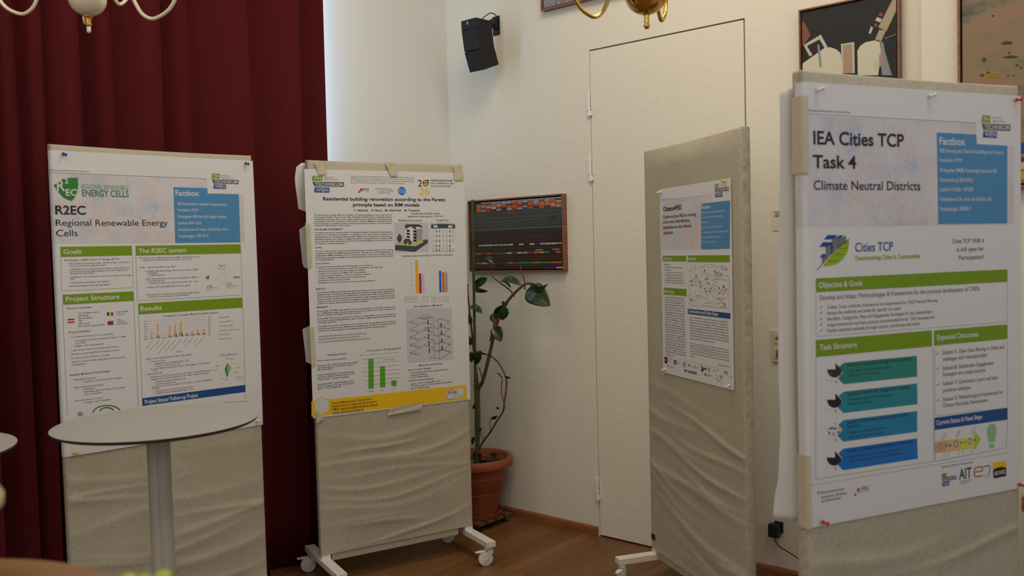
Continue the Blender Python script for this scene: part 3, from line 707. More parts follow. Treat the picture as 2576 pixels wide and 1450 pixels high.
 ["t","chart","ink","0",340.4,759.4,10.8,5,0],
 ["t","chart","ink","0%",611.8,759.8,12.4,5.2,0],
 ["l","chart","greymid",0.7,[352.7,746,606.9,746.8]],
 ["t","chart","ink","100",340.9,749,10.8,5,0],
 ["t","chart","ink","10%",612.2,749.1,12.4,5.2,0],
 ["l","chart","greymid",0.7,[353.2,735.6,607.4,735.9]],
 ["t","chart","ink","200",341.3,738.5,10.8,5,0],
 ["t","chart","ink","20%",612.7,738.4,12.4,5.2,0],
 ["l","chart","greymid",0.7,[353.6,725.1,607.9,725]],
 ["t","chart","ink","300",341.8,728.1,10.8,5,0],
 ["t","chart","ink","30%",613.1,727.7,12.4,5.2,0],
 ["l","chart","greymid",0.7,[354.1,714.7,608.3,714]],
 ["t","chart","ink","400",342.2,717.7,10.8,5,0],
 ["t","chart","ink","40%",613.6,717,12.4,5.2,0],
 ["l","chart","greymid",0.7,[354.5,704.2,608.8,703.1]],
 ["t","chart","ink","500",342.7,707.2,10.8,5,0],
 ["t","chart","ink","50%",614,706.3,12.4,5.2,0],
 ["l","chart","greymid",0.7,[355,693.8,609.2,692.1]],
 ["t","chart","ink","600",343.1,696.8,10.8,5,0],
 ["t","chart","ink","60%",614.5,695.6,12.4,5.2,0],
 ["l","chart","greymid",0.7,[355.4,683.4,609.7,681.2]],
 ["t","chart","ink","700",343.6,686.4,10.8,5,0],
 ["t","chart","ink","70%",614.9,684.9,12.4,5.2,0],
 ["g","chart","orange",[369.4,723.9,374.3,724.3,373,756.8,368,756.4]],
 ["g","chart","lilac",[364.4,750,368.3,750.4,368,756.4,364.1,756]],
 ["g","chart","navy",[373.1,753.2,376.1,753.4,375.9,757,373,756.8]],
 ["g","chart","leaf",[376,755.5,379.9,755.9,379.9,757.4,375.9,757]],
 ["g","chart","redorange",[364.2,753.3,367.2,753.6,367.1,756.3,364.1,756]],
 ["g","chart","orange",[395.4,695.9,400.4,696.2,397.8,756.9,392.8,756.5]],
 ["g","chart","lilac",[389.7,736.1,393.7,736.5,392.8,756.5,388.8,756.2]],
 ["g","chart","navy",[398.3,744.9,401.3,745.1,400.7,757.2,397.8,756.9]],
 ["g","chart","leaf",[401,752.2,404.9,752.5,404.7,757.5,400.7,757.2]],
 ["g","chart","redorange",[389.2,747.1,392.2,747.4,391.8,756.4,388.8,756.2]],
 ["g","chart","orange",[419.5,752.2,424.5,752.7,424.3,757.7,419.3,757.3]],
 ["g","chart","lilac",[415.4,753.9,419.4,754.3,419.3,757.3,415.3,756.9]],
 ["g","chart","navy",[424.4,755.9,427.4,756.2,427.3,758,424.3,757.7]],
 ["g","chart","leaf",[427.3,757.2,431.4,757.6,431.3,758.3,427.3,758]],
 ["g","chart","redorange",[415.3,755.6,418.3,755.8,418.3,757.2,415.3,756.9]],
 ["g","chart","orange",[444,710.2,449.1,710.6,447.1,757.1,442,756.7]],
 ["g","chart","lilac",[438.6,742.2,442.6,742.5,442,756.7,438,756.4]],
 ["g","chart","navy",[447.4,748.6,450.5,748.9,450.1,757.4,447.1,757.1]],
 ["g","chart","leaf",[450.3,753.9,454.3,754.2,454.2,757.8,450.1,757.4]],
 ["g","chart","redorange",[438.3,750,441.3,750.3,441,756.6,438,756.4]],
 ["g","chart","orange",[468.1,705.4,473.2,705.8,471,757.2,465.9,756.7]],
 ["g","chart","lilac",[463,731,467,731.3,465.9,756.7,461.9,756.4]],
 ["g","chart","navy",[471.7,741.9,474.8,742.2,474.1,757.4,471,757.2]],
 ["g","chart","leaf",[474.4,751.1,478.5,751.4,478.2,757.8,474.1,757.4]],
 ["g","chart","redorange",[462.4,745,465.4,745.2,464.9,756.6,461.9,756.4]],
 ["g","chart","orange",[492.8,693.5,497.9,693.9,495.3,756.7,490.1,756.2]],
 ["g","chart","lilac",[487.3,724.3,491.5,724.6,490.1,756.2,486,755.9]],
 ["g","chart","navy",[496.1,737.7,499.2,737.9,498.3,756.9,495.3,756.7]],
 ["g","chart","leaf",[498.7,749,502.8,749.4,502.5,757.3,498.3,756.9]],
 ["g","chart","redorange",[486.6,741.7,489.7,741.9,489.1,756.2,486,755.9]],
 ["g","chart","orange",[515.1,741.4,520.3,741.8,519.7,756.7,514.5,756.3]],
 ["g","chart","lilac",[510.8,745.7,514.9,746,514.5,756.3,510.3,755.9]],
 ["g","chart","navy",[519.9,750.5,523,750.8,522.8,757,519.7,756.7]],
 ["g","chart","leaf",[522.9,754.4,527,754.7,526.9,757.3,522.8,757]],
 ["g","chart","redorange",[510.5,751.3,513.6,751.6,513.4,756.2,510.3,755.9]],
 ["g","chart","orange",[539.7,740.8,544.9,741.3,544.3,757.2,539,756.8]],
 ["g","chart","lilac",[535.2,747.2,539.4,747.5,539,756.8,534.8,756.4]],
 ["g","chart","navy",[544.5,751.7,547.6,751.9,547.4,757.5,544.3,757.2]],
 ["g","chart","leaf",[547.5,755.2,551.7,755.5,551.6,757.9,547.4,757.5]],
 ["g","chart","redorange",[535,752.3,538.1,752.5,538,756.7,534.8,756.4]],
 ["g","chart","orange",[564.7,734.6,570,735,569.1,757.3,563.8,756.8]],
 ["g","chart","lilac",[560.1,744.1,564.3,744.4,563.8,756.8,559.6,756.5]],
 ["g","chart","navy",[569.4,749.8,572.6,750.1,572.3,757.5,569.1,757.3]],
 ["g","chart","leaf",[572.4,754.4,576.6,754.8,576.5,757.9,572.3,757.5]],
 ["g","chart","redorange",[559.8,750.9,563,751.1,562.7,756.7,559.6,756.5]],
 ["g","chart","orange",[589.8,734.5,595.1,734.9,594.1,757.8,588.8,757.4]],
 ["g","chart","lilac",[585.1,744.5,589.3,744.9,588.8,757.4,584.5,757]],
 ["g","chart","navy",[594.4,750.3,597.6,750.6,597.3,758.1,594.1,757.8]],
 ["g","chart","leaf",[597.5,754.9,601.7,755.3,601.6,758.4,597.3,758.1]],
 ["g","chart","redorange",[584.8,751.4,588,751.7,587.7,757.3,584.5,757]],
 ["l","chart","grey",1,[344.8,793.2,372.5,768.3]],
 ["l","chart","grey",1,[361.1,802.3,398.8,768.1]],
 ["l","chart","grey",1,[382.3,804.3,422.4,767.7]],
 ["l","chart","grey",1,[391.5,822.8,446.6,768.3]],
 ["l","chart","grey",1,[421.8,815.7,470.6,768.4]],
 ["l","chart","grey",1,[447.1,815.6,493.7,768.8]],
 ["l","chart","grey",1,[498,788.7,519.7,768.5]],
 ["l","chart","grey",1,[506.9,800.8,544.9,767.1]],
 ["l","chart","grey",1,[546.7,786.4,567,768]],
 ["l","chart","grey",1,[553.9,802.6,593.7,767.2]],
 ["t","chart","ink","Scenarios",468.3,823,30.9,5.1,0],
 ["t","chart","ink","Production [MWh]",667.4,692,43.2,4.7,0],
 ["g","chart","greymid",[664.2,689.2,667,689.4,666.8,692.6,664.1,692.4]],
 ["t","chart","ink","Consumption [MWh]",666.6,710.8,51,4.7,0],
 ["g","chart","yellow",[663.4,707.6,666.2,707.8,666.1,711,663.3,710.8]],
 ["t","chart","ink","Self-consumption [MWh]",665.8,729.7,59.9,4.7,0],
 ["g","chart","navy",[662.7,726.1,665.4,726.3,665.3,729.4,662.5,729.2]],
 ["t","chart","ink","Self-sufficiency energy autonomy",665.1,749.3,88,4.7,0],
 ["g","chart","greymid",[661.9,744.5,664.6,744.7,664.5,747.9,661.8,747.6]],
 ["t","chart","ink","Demand share",664.3,766,41.5,4.7,0],
 ["g","chart","greymid",[661.1,762.9,663.9,763.1,663.7,766.3,661,766.1]],
 ["t","chart","ink","Increase of SC and SS",663.5,785.3,61,4.7,0],
 ["g","chart","redorange",[660.4,781.3,663.1,781.6,663,784.7,660.2,784.5]],
 ["t","chart","ink","SCR and SAR increase",663.2,858.5,79.7,7.4,0],
 ["g","chart","yellow",[692.3,888.3,715.2,916.4,692.6,935.3,689.1,913.5]],
 ["g","chart","leaf",[692.2,892.6,705.7,916.4,689.5,957.3,680,917.9]],
 ["g","chart","greenlight",[691.9,897.9,706.7,917.6,692.3,941.6,688.8,918.8]],
 ["t","chart","ink","-8%",638.4,902.2,15.3,4.2,0],
 ["t","chart","ink","BNWCF",629.5,919.2,15.2,4.2,0],
 ["t","chart","ink","50%",707.3,878.7,15.6,4.3,0],
 ["t","chart","ink","30%",725.4,940.7,15.8,4.3,0],
 ["t","chart","ink","Spring",686.4,872.3,15.5,4.2,0],
 ["t","chart","ink","Summer",734.8,919.2,15.8,4.3,0],
 ["t","chart","ink","10%",663.4,960.2,15.4,4.2,0],
 ["t","chart","ink","Winter",679.6,967.4,15.5,4.2,0],
 ["t","chart","orange","15%",671,882,8.3,4.2,0],
 ["t","chart","orange","15%",729.7,904.8,8.4,4.3,0],
 ["t","chart","orange","15%",657,940.4,8.2,4.2,0],
 ["t","chart","orange","15%",704.2,952.8,8.4,4.3,0],
 ["t","chart","ink","SCR increase",727.3,963.2,38.5,5.3,0],
 ["l","chart","yellow",1.6,[729.9,968.5,767.9,969.8]],
 ["t","body_text","ink","-  R2EC system implementation: High SCRs & SARs",336.9,841.6,198.5,6.5,0],
 ["t","body_text","ink","-  Increased SCRs",355.5,854.3,67.2,6.5,0],
 ["t","body_text","ink","-  Significant increase in individual SCRs (~ 10%)",373.2,865.2,149.2,6.5,0],
 ["t","body_text","ink","-  Increase in collective SCRs ~ 4%",373.3,874.8,112.3,6.5,0],
 ["t","body_text","ink","-  Increased SARs in varying extent: Austria ~ 20%, Belgium +10.5 %, Norway",355.1,884.7,256.8,6.5,0],
 ["t","body_text","ink","+ 17%",368.5,894.6,17.3,6.5,0],
 ["t","body_text","ink","-  Business Model:",339.5,905.1,71,6.5,0],
 ["t","body_text","ink","-  Austrian test beds: Three assumptions: 10/10 viable, reduced tariff exemption",353.6,918.2,267.8,6.5,0],
 ["t","body_text","ink","-  Belgian test beds: Three assumptions: 10/10 viable - Green Contribution",354.7,928.3,253.9,6.5,0],
 ["t","body_text","ink","-  Distributed community management costs",371.5,940.2,134.7,6.5,0],
 ["t","body_text","ink","-  Network management costs",372.6,950.1,89.8,6.5,0],
 ["t","body_text","ink","-  Norwegian test beds: Three assumptions: 10/10 viable - cases under the Regulation",354.9,959.6,264.7,6.5,0],
 ["t","body_text","ink","Frequency",365.4,967.6,27.3,6.5,0],
 ["t","body_text","ink","-  Robust predictive increases self-consumption rates",371.3,978.9,163.6,6.5,0],
 ["t","body_text","ink","-  Regulation framework with variable support scheme",370.9,988.6,168.9,6.5,0],
 ["g","heading_band","darkblue",[320.7,998.1,772.6,998.1,772.6,1029.7,320.7,1029.7]],
 ["t","heading_band","white","Project Status/ Follow-up Project",331.1,1022.8,225.7,15.9,2],
 ["l","body_text","ink",1.1,[667.3,1062.6,776.8,1072.1]],
],
2: [
 ["g","school_logo","green",[38.8,31.1,87.4,30.6,85.2,54.4,36.1,54.8]],
 ["t","school_logo","white","FH",49.6,50.6,30.3,16.7,1],
 ["t","school_logo","grey","University of",96.1,39.6,52.2,6.2,0],
 ["t","school_logo","grey","Applied Sciences",93.3,49.7,70,6.2,0],
 ["g","school_logo","grey",[36.8,59.2,193.9,59,192.7,81.8,45.6,81.1]],
 ["t","school_logo","white","TECHNIKUM",50.3,78.8,135.9,15.8,1],
 ["g","school_logo","navy",[46.7,85.9,120.6,86.6,118.8,110.1,44,109.7]],
 ["t","school_logo","white","WIEN",52.5,106.2,61,15.9,1],
 ["t","body_text","greydark","The project was funded by the Federal Ministry for Innovation, Mobility and Infrastructure",228.9,32.5,338.3,6.3,0],
 ["t","body_text","greydark","(BMIMI) and the Climate and Energy Fund as part of the \"Technologies and Innovations",228.4,42.9,338.2,6.3,0],
 ["t","body_text","greydark","for the Climate-Neutral City 2023\" call for proposals. The authors thank the Austrian",228,53.3,338.1,6.3,0],
 ["t","body_text","greydark","Research Promotion Agency (FFG) for its support of the FluccoSan project",227.5,63.5,283.9,6.3,0],
 ["c","partner_logo","red",281.3,93.3,6.8,0],
 ["c","partner_logo","red",273.8,98.7,3.2,0],
 ["c","partner_logo","red",284,99.2,3.6,0],
 ["c","partner_logo","red",268.7,105.5,4.5,0],
 ["t","partner_logo","ink","FFG",291.3,98.2,28.8,11.8,0],
 ["l","partner_logo","grey",0.7,[291.1,102.3,319.9,101.8]],
 ["l","partner_logo","red",1.8,[354.5,86.2,362.4,85.7]],
 ["l","partner_logo","red",1.8,[356.3,90.3,362.7,89.9]],
 ["t","partner_logo","greydark","Bundesministerium",368.1,90.9,71.4,6,0],
 ["t","partner_logo","greydark","Innovation, Mobilität",367.7,101,80.5,6,0],
 ["t","partner_logo","greydark","und Infrastruktur",367.3,110.7,66.9,6,0],
 ["c","partner_logo","azure",494.4,98.3,20.9,0],
 ["t","partner_logo","white","klima",478.8,93.2,27,8.3,0],
 ["t","partner_logo","white","energie",473.4,102,39.8,8.3,0],
 ["t","partner_logo","white","fonds",480.7,111.3,29.6,8.4,0],
 ["t","partner_logo","ink","2",583.4,74.2,22.4,33.7,0],
 ["c","partner_logo","yellow",626.3,56.6,14.1,0],
 ["c","partner_logo","ink",626.3,56.6,16,0.2],
 ["g","partner_logo","ink",[628.9,40.6,643.7,39.5,643.2,53.2,638.2,46.2]],
 ["t","partner_logo","ink","FFH",614.1,60.8,24.2,9.4,2],
 ["t","partner_logo","yellow","26",591.3,116.5,55.2,33.9,0],
 ["t","partner_logo","ink","FORSCHUNGSFORUM",654,46,123.2,8,2],
 ["t","partner_logo","ink","DER ÖSTERREICHISCHEN",653.6,60.3,134.1,8,0],
 ["t","partner_logo","ink","FACHHOCHSCHULEN",654.2,74.8,114.1,8,0],
 ["t","title_text","ink","Residential building renovation according to the Pareto",85.8,147.4,649.6,15.6,4],
 ["t","title_text","ink","principle based on BIM models",235.5,175.2,352.7,15.9,4],
 ["t","title_text","ink","V. Aftaniuk,   D. Sengl,   M. Hödl-Holl,   M. Trampert",237.7,199.6,351.8,9.5,3],
 ["t","body_text","ink","The thermal and energy-efficient renovation of existing buildings is a key component of",40.2,220.5,396.6,6.7,3],
 ["t","body_text","ink","the energy transition. Since around 90% of Austria's building stock is primarily used for",40.1,230.8,396.6,6.7,3],
 ["t","body_text","ink","residential purposes, this sector offers significant potential for reducing energy",40.1,241.2,396.6,6.7,3],
 ["t","body_text","ink","consumption and CO2 emissions¹. This project combines BIM-based planning with the",40.1,251.5,396.6,6.7,3],
 ["t","body_text","ink","Pareto principle to identify renovation measures that achieve maximum cost and emission",40.1,261.8,396.6,6.7,3],
 ["t","body_text","ink","reductions with minimal resource input.",40.1,271.2,179.7,6.7,3],
 ["t","body_text","ink","PROBLEM STATEMENT",40,290.3,140.4,7.6,4],
 ["t","body_text","ink","Uncertainty about the actual condition of existing buildings complicates the planning and",39.2,305,398.2,6.7,3],
 ["t","body_text","ink","control of renovation measures - resulting in cost assessment problems and",39.2,315.4,398.3,6.7,3],
 ["t","body_text","ink","miscalculations of achievable energy savings. Furthermore, unfavorable combinations of",39.1,325.8,398.5,6.7,3],
 ["t","body_text","ink","individual measures can weaken or negate the effects of energy-efficient renovations. BIM-",39.1,336.3,398.6,6.7,3],
 ["t","body_text","ink","based methods enable structured inventory of existing buildings and create the basis for",39,346.7,398.8,6.7,3],
 ["t","body_text","ink","coordinated, consistent planning ².",39,356.9,153.1,6.8,3],
 ["t","body_text","ink","GOAL",38.8,376.2,34.5,7.7,4],
 ["t","body_text","ink","The aim of the project is the structured planning of the renovation process of an existing",38.9,393.5,399.2,6.8,3],
 ["t","body_text","ink","residential building using BIM-supported methods. Through the combined application of",38.7,404.1,399.1,6.8,3],
 ["t","body_text","ink","multivariate BIM modeling and the Pareto principle, the project analyses which",38.6,414.7,399.1,6.8,3],
 ["t","body_text","ink","combinations of measures enable a phased implementation that is both economically viable",38.5,425.3,399,6.8,3],
 ["t","body_text","ink","and energy-efficient.",38.4,434.8,90.4,6.8,3],
 ["t","body_text","ink","SOLUTION",37.9,453.1,65.1,7.7,4],
 ["t","body_text","ink","To achieve the project goals, the following steps were carried out:",38,468.1,289.3,6.8,3],
 ["t","body_text","ink","Collection of architectural plans, construction documents, and utility data",49.5,478.7,328.7,6.4,3],
 ["t","body_text","ink","-",38.7,478.2,2.8,6.4,2],
 ["t","body_text","ink","Analysis of the current state and energy consumption",48.9,489.6,236.7,6.4,3],
 ["t","body_text","ink","-",38.1,489,2.8,6.4,2],
 ["t","body_text","ink","Creation of an architectural BIM model of the building",48.3,500.5,240.3,6.4,3],
 ["t","body_text","ink","-",37.6,499.7,2.8,6.4,2],
 ["t","body_text","ink","Development and evaluation of various renovation scenarios",47.7,511.5,268.7,6.4,3],
 ["t","body_text","ink","-",37,510.5,2.8,6.4,2],
 ["t","body_text","ink","Creation of BIM models of alternative heating systems",47.1,522.4,239.5,6.4,3],
 ["t","body_text","ink","-",36.4,521.2,2.8,6.4,2],
 ["t","body_text","ink","Optimization of the heating systems",46.5,533,160.9,6.4,3],
 ["t","body_text","ink","-",35.8,532,2.8,6.4,2],
 ["t","body_text","ink","Calculation of technical, economic, and environmental indicators",45.9,544.5,289.6,6.4,3],
 ["t","body_text","ink","-",35.2,542.8,2.8,6.4,2],
 ["t","chart","ink","Residential building model",542.1,214.7,155.7,8,3],
 ["t","chart","ink","(apartment area approx. 1000 m²)",521.4,228.8,198.1,8,3],
 ["t","chart","ink","Building and property",471.8,249,128.6,8,3],
 ["t","chart","ink","Facade view",683.4,249.4,69.3,8.2,3],
 ["g","illustration","greylilac",[447.1,255.3,638.3,255.6,633.5,406,444.7,405.4]],
 ["g","illustration","greenpale",[450.4,366.6,533.8,343.8,629.7,343,558.7,377.6]],
 ["g","illustration","brown",[599.4,345.6,629.7,342,629.3,356,606.9,357.8]],
 ["g","illustration","slate",[448.8,367.5,559.8,376.6,629.6,346.4,629.1,361.3,555.2,405.3,447.7,394.1]],
 ["g","illustration","offwhite",[506.5,281.4,536.5,269.2,601.4,284.7,597.8,343.1,548.1,352.3,505.8,343.1]],
 ["g","illustration","greymid",[561.8,289.6,601.4,284.7,597.8,343.1,549.2,352.3]],
 ["g","illustration","slate",[504.4,269.5,513.3,265.4,578.4,265.1,596.5,272.1,603,283.3,594.7,280.7,567.5,277.8,562.7,294.4,537.3,275.8,507.3,289.4]],
 ["g","illustration","ink",[513.9,291.9,531.5,293.7,531.1,304.2,513.5,301.9]],
 ["g","illustration","ink",[550.1,295.6,567.8,297.4,567.5,307.9,549.8,305.6]],
 ["g","illustration","ink",[513.3,307.1,530.9,308.9,530.5,319.4,513,317.1]],
 ["g","illustration","ink",[549.6,310.8,567.3,312.6,566.9,323.1,549.2,320.8]],
 ["g","illustration","ink",[512.8,322.3,530.4,324.2,530,334.6,512.4,332.3]],
 ["g","illustration","ink",[549,326.1,566.8,327.9,566.4,338.5,548.7,336.1]],
 ["g","illustration","ink",[512.2,337.5,529.8,339.4,529.4,349.9,511.8,347.5]],
 ["g","illustration","ink",[548.5,341.3,566.2,343.2,565.9,353.8,548.1,351.4]],
 ["g","illustration","slatebrown",[474.6,310,482.5,321.6,487.6,333.1,482.8,348.9,474.4,355.5,471.3,355.4,462.1,346,459.9,332.4,467.2,321.2]],
 ["l","illustration","ink",1.9,[472.8,355.4,472.5,363]],
 ["g","illustration","slatebrown",[506.6,335,513.2,342.8,517.4,350.5,513.6,361.1,507,365.5,503.9,365.4,496.6,359.1,494.7,349.9,500.6,342.4]],
 ["l","illustration","ink",1.9,[505.5,365.4,505.2,373.1]],
 ["g","illustration","slatebrown",[529.7,341.3,535.7,348.2,539.7,355,536.2,364.2,530.3,368.1,527.2,368,520.6,362.4,518.9,354.4,524.3,347.8]],
 ["l","illustration","ink",1.9,[528.8,368,528.5,375.7]],
 ["g","illustration","skyblue",[646.3,256.7,788,257.1,789.7,406.4,646.9,406.5]],
 ["g","illustration","offwhite",[649.6,286.6,786.1,287.3,787.5,403.3,649.2,402.7]],
 ["g","illustration","slate",[649.1,268.3,695.3,264.3,738.6,265,787.2,268.8,786.1,288.3,649.6,287.6]],
 ["g","illustration","offwhite",[664.5,271.5,687,271.9,686.7,282.5,664.2,282.1]],
 ["g","illustration","offwhite",[747.6,273,770.6,273.4,770.3,284.1,747.3,283.7]],
 ["l","illustration","ink",1,[659,293,666.5,293.2,666.1,307.7,658.6,307.5,659,293]],
 ["l","illustration","ink",1,[676.2,293.4,683.7,293.6,683.2,308.1,675.7,307.9,676.2,293.4]],
 ["g","illustration","brown",[677.6,298.7,681.9,298.8,681.7,306.6,677.4,306.5]],
 ["l","illustration","ink",1,[693.4,293.8,700.9,293.9,700.5,308.4,692.9,308.3,693.4,293.8]],
 ["g","illustration","brown",[694.8,299.1,699.1,299.2,698.9,306.9,694.6,306.9]],
 ["l","illustration","ink",1,[714.4,294.2,722,294.3,721.6,308.9,714,308.7,714.4,294.2]],
 ["l","illustration","ink",1,[733.9,294.6,741.6,294.7,741.2,309.3,733.5,309.2,733.9,294.6]],
 ["l","illustration","ink",1,[752.5,295,760.1,295.1,759.7,309.8,752.1,309.6,752.5,295]],
 ["g","illustration","brown",[754,300.4,758.3,300.5,758.1,308.3,753.8,308.2]],
 ["l","illustration","ink",1,[769.4,295.3,777.1,295.5,776.7,310.1,769,310,769.4,295.3]],
 ["l","illustration","ink",1,[658.3,317.2,665.8,317.3,665.3,331.8,657.8,331.6,658.3,317.2]],
 ["l","illustration","ink",1,[675.4,317.6,682.9,317.7,682.5,332.3,675,332.1,675.4,317.6]],
 ["g","illustration","brown",[676.9,322.9,681.2,323,680.9,330.8,676.6,330.7]],
 ["l","illustration","ink",1,[692.6,318,700.2,318.1,699.8,332.7,692.2,332.5,692.6,318]],
 ["g","illustration","brown",[694.1,323.3,698.4,323.4,698.2,331.2,693.9,331.1]],
 ["l","illustration","ink",1,[713.7,318.5,721.3,318.6,720.9,333.2,713.3,333,713.7,318.5]],
 ["l","illustration","ink",1,[733.3,318.9,740.9,319.1,740.5,333.7,732.9,333.5,733.3,318.9]],
 ["l","illustration","ink",1,[751.8,319.3,759.5,319.5,759.1,334.2,751.4,334,751.8,319.3]],
 ["g","illustration","brown",[753.3,324.7,757.7,324.9,757.5,332.7,753.1,332.6]],
 ["l","illustration","ink",1,[768.8,319.7,776.5,319.9,776.1,334.6,768.4,334.4,768.8,319.7]],
 ["l","illustration","ink",1,[657.5,342.3,665,342.5,664.5,357,657,356.8,657.5,342.3]],
 ["l","illustration","ink",1,[674.7,342.7,682.2,342.9,681.7,357.5,674.2,357.3,674.7,342.7]],
 ["g","illustration","brown",[676.1,348.1,680.4,348.2,680.2,356,675.9,355.9]],
 ["l","illustration","ink",1,[691.9,343.2,699.4,343.4,699,358,691.5,357.8,691.9,343.2]],
 ["g","illustration","brown",[693.3,348.6,697.7,348.7,697.4,356.5,693.1,356.3]],
 ["l","illustration","ink",1,[713,343.7,720.6,343.9,720.2,358.6,712.6,358.4,713,343.7]],
 ["l","illustration","ink",1,[732.6,344.3,740.2,344.5,739.8,359.1,732.1,358.9,732.6,344.3]],
 ["l","illustration","ink",1,[751.1,344.7,758.8,344.9,758.4,359.6,750.7,359.4,751.1,344.7]],
 ["g","illustration","brown",[752.6,350.2,757,350.3,756.8,358.1,752.4,358]],
 ["l","illustration","ink",1,[768.1,345.2,775.8,345.4,775.4,360.1,767.7,359.9,768.1,345.2]],
 ["l","illustration","ink",1,[656.7,367.5,664.2,367.7,663.8,382.2,656.2,382,656.7,367.5]],
 ["l","illustration","ink",1,[673.9,368,681.4,368.2,681,382.8,673.4,382.5,673.9,368]],
 ["g","illustration","brown",[675.3,373.3,679.6,373.5,679.4,381.3,675.1,381.1]],
 ["l","illustration","ink",1,[691.1,368.5,698.7,368.7,698.3,383.3,690.7,383.1,691.1,368.5]],
 ["g","illustration","brown",[692.6,373.9,696.9,374,696.7,381.8,692.4,381.7]],
 ["l","illustration","ink",1,[712.3,369.1,719.9,369.3,719.4,384,711.8,383.7,712.3,369.1]],
 ["l","illustration","ink",1,[731.8,369.6,739.5,369.9,739.1,384.6,731.4,384.3,731.8,369.6]],
 ["l","illustration","ink",1,[750.4,370.2,758.1,370.4,757.7,385.1,750,384.9,750.4,370.2]],
 ["g","illustration","brown",[751.9,375.6,756.3,375.8,756.1,383.6,751.7,383.5]],
 ["l","illustration","ink",1,[656.1,387.8,663.6,388.1,663.1,402.6,655.6,402.4,656.1,387.8]],
 ["l","illustration","ink",1,[673.3,388.4,680.8,388.6,680.4,403.2,672.8,403,673.3,388.4]],
 ["g","illustration","brown",[674.7,393.8,679,393.9,678.8,401.7,674.5,401.6]],
 ["l","illustration","ink",1,[690.5,388.9,698.1,389.2,697.7,403.8,690.1,403.5,690.5,388.9]],
 ["g","illustration","brown",[692,394.3,696.3,394.5,696.1,402.3,691.8,402.1]],
 ["l","illustration","ink",1,[711.7,389.6,719.3,389.8,718.9,404.5,711.2,404.2,711.7,389.6]],
 ["l","illustration","ink",1,[731.3,390.2,738.9,390.4,738.5,405.1,730.8,404.9,731.3,390.2]],
 ["l","illustration","ink",1,[749.8,390.8,757.5,391,757.1,405.8,749.4,405.5,749.8,390.8]],
 ["g","illustration","brown",[751.3,396.2,755.7,396.4,755.5,404.2,751.1,404.1]],
 ["l","illustration","ink",1,[766.9,391.3,774.6,391.6,774.2,406.3,766.5,406.1,766.9,391.3]],
 ["t","chart","ink","Heating output according to the Pareto principle",484,427.8,284.6,8.1,3],
 ["g","chart","amber",[555.3,446.8,569.5,447.3,570,616.4,555.7,615.6]],
 ["g","chart","red",[573.5,514.5,587.3,515.1,586.6,616.4,572.7,615.6]],
 ["g","chart","lilac",[591.3,524.1,604.6,524.7,604.2,616.4,590.9,615.7]],
 ["g","chart","azure",[686.5,504.9,700.1,505.5,699.6,616.5,686,615.7]],
 ["g","chart","orangered",[704.3,512.6,717.4,513.2,717.2,617,704,616.3]],
 ["g","chart","greymid",[721.2,515.4,734.3,516,733.1,616.9,719.9,616.2]],
 ["t","chart","greydark","100",527.6,444.6,7.9,4.8,0],
 ["t","chart","greydark","85",527.8,466.1,7.9,4.8,0],
 ["t","chart","greydark","70",528.1,487.6,7.9,4.8,0],
 ["t","chart","greydark","55",528.4,509.1,7.9,4.8,0],
 ["t","chart","greydark","40",528.6,530.7,7.9,4.8,0],
 ["t","chart","greydark","25",528.9,552.3,7.9,4.8,0],
 ["t","chart","greydark","10",529.2,574,7.9,4.9,0],
 ["t","chart","greydark","0",529.5,595.7,7.9,4.9,0],
 ["t","chart","greydark","Model 1 (Fossil)",494.4,635.3,42,4.9,0],
 ["t","chart","greydark","55-45 °C",539.1,636.7,26.5,4.9,0],
 ["t","chart","greydark","71 kW",586.9,638.5,18.7,4.9,0],
 ["t","chart","greydark","kW",612.6,639.3,10.8,4.9,0],
 ["t","chart","greydark","Category",643.3,641.1,24.4,4.9,0],
 ["t","chart","greydark","20 °C",675.9,642.4,21.9,5,0],
 ["t","chart","greydark","15,8",703.2,643.3,16.5,5,0],
 ["t","chart","greydark","kW",728,644.2,11.1,5,0],
 ["c","chart","amber",489.8,632.3,1.9,0],
 ["c","chart","azure",638.6,634.4,2,0],
 ["t","chart","greydark","Model 2 (Fossil)",494.1,646,42,4.9,0],
 ["t","chart","greydark","55-45 °C",538.7,647.5,26.5,4.9,0],
 ["t","chart","greydark","71 kW",586.5,649.3,18.8,4.9,0],
 ["t","chart","greydark","kW",612.2,650.2,10.8,4.9,0],
 ["t","chart","greydark","Category",643,652,24.4,5,0],
 ["t","chart","greydark","20 °C",675.6,653.3,21.9,5,0],
 ["t","chart","greydark","15,8",702.9,654.3,16.5,5,0],
 ["t","chart","greydark","kW",727.7,655.2,11.1,5,0],
 ["c","chart","red",489.4,643,1.9,0],
 ["c","chart","orangered",638.3,645.3,2,0],
 ["t","chart","greydark","Model 3 (Fossil)",493.6,658.7,42.1,4.9,0],
 ["t","chart","greydark","55-45 °C",538.3,660.2,26.5,4.9,0],
 ["t","chart","greydark","71 kW",586.1,662.1,18.8,4.9,0],
 ["t","chart","greydark","kW",611.8,663,10.8,4.9,0],
 ["t","chart","greydark","Category",642.6,664.9,24.4,5,0],
 ["t","chart","greydark","20 °C",675.2,666.3,21.9,5,0],
 ["t","chart","greydark","15,8",702.5,667.3,16.5,5,0],
 ["t","chart","greydark","kW",727.3,668.3,11.1,5,0],
 ["c","chart","lilac",489,655.6,1.9,0],
 ["c","chart","greymid",637.9,658.1,2,0],
 ["t","body_text","ink","RESULT",35.8,574.1,50.4,7.8,4],
 ["t","body_text","ink","The developed BIM model enables the systematic analysis of various renovation scenarios,",39.6,590.8,399.3,6.9,3],
 ["t","body_text","ink","simultaneously considering material usage and achievable energy savings. Applying the",39.5,601.5,399.5,6.9,3],
 ["t","body_text","ink","Pareto principle allows for the identification of particularly effective combinations of",39.4,612.2,399.7,6.9,3],
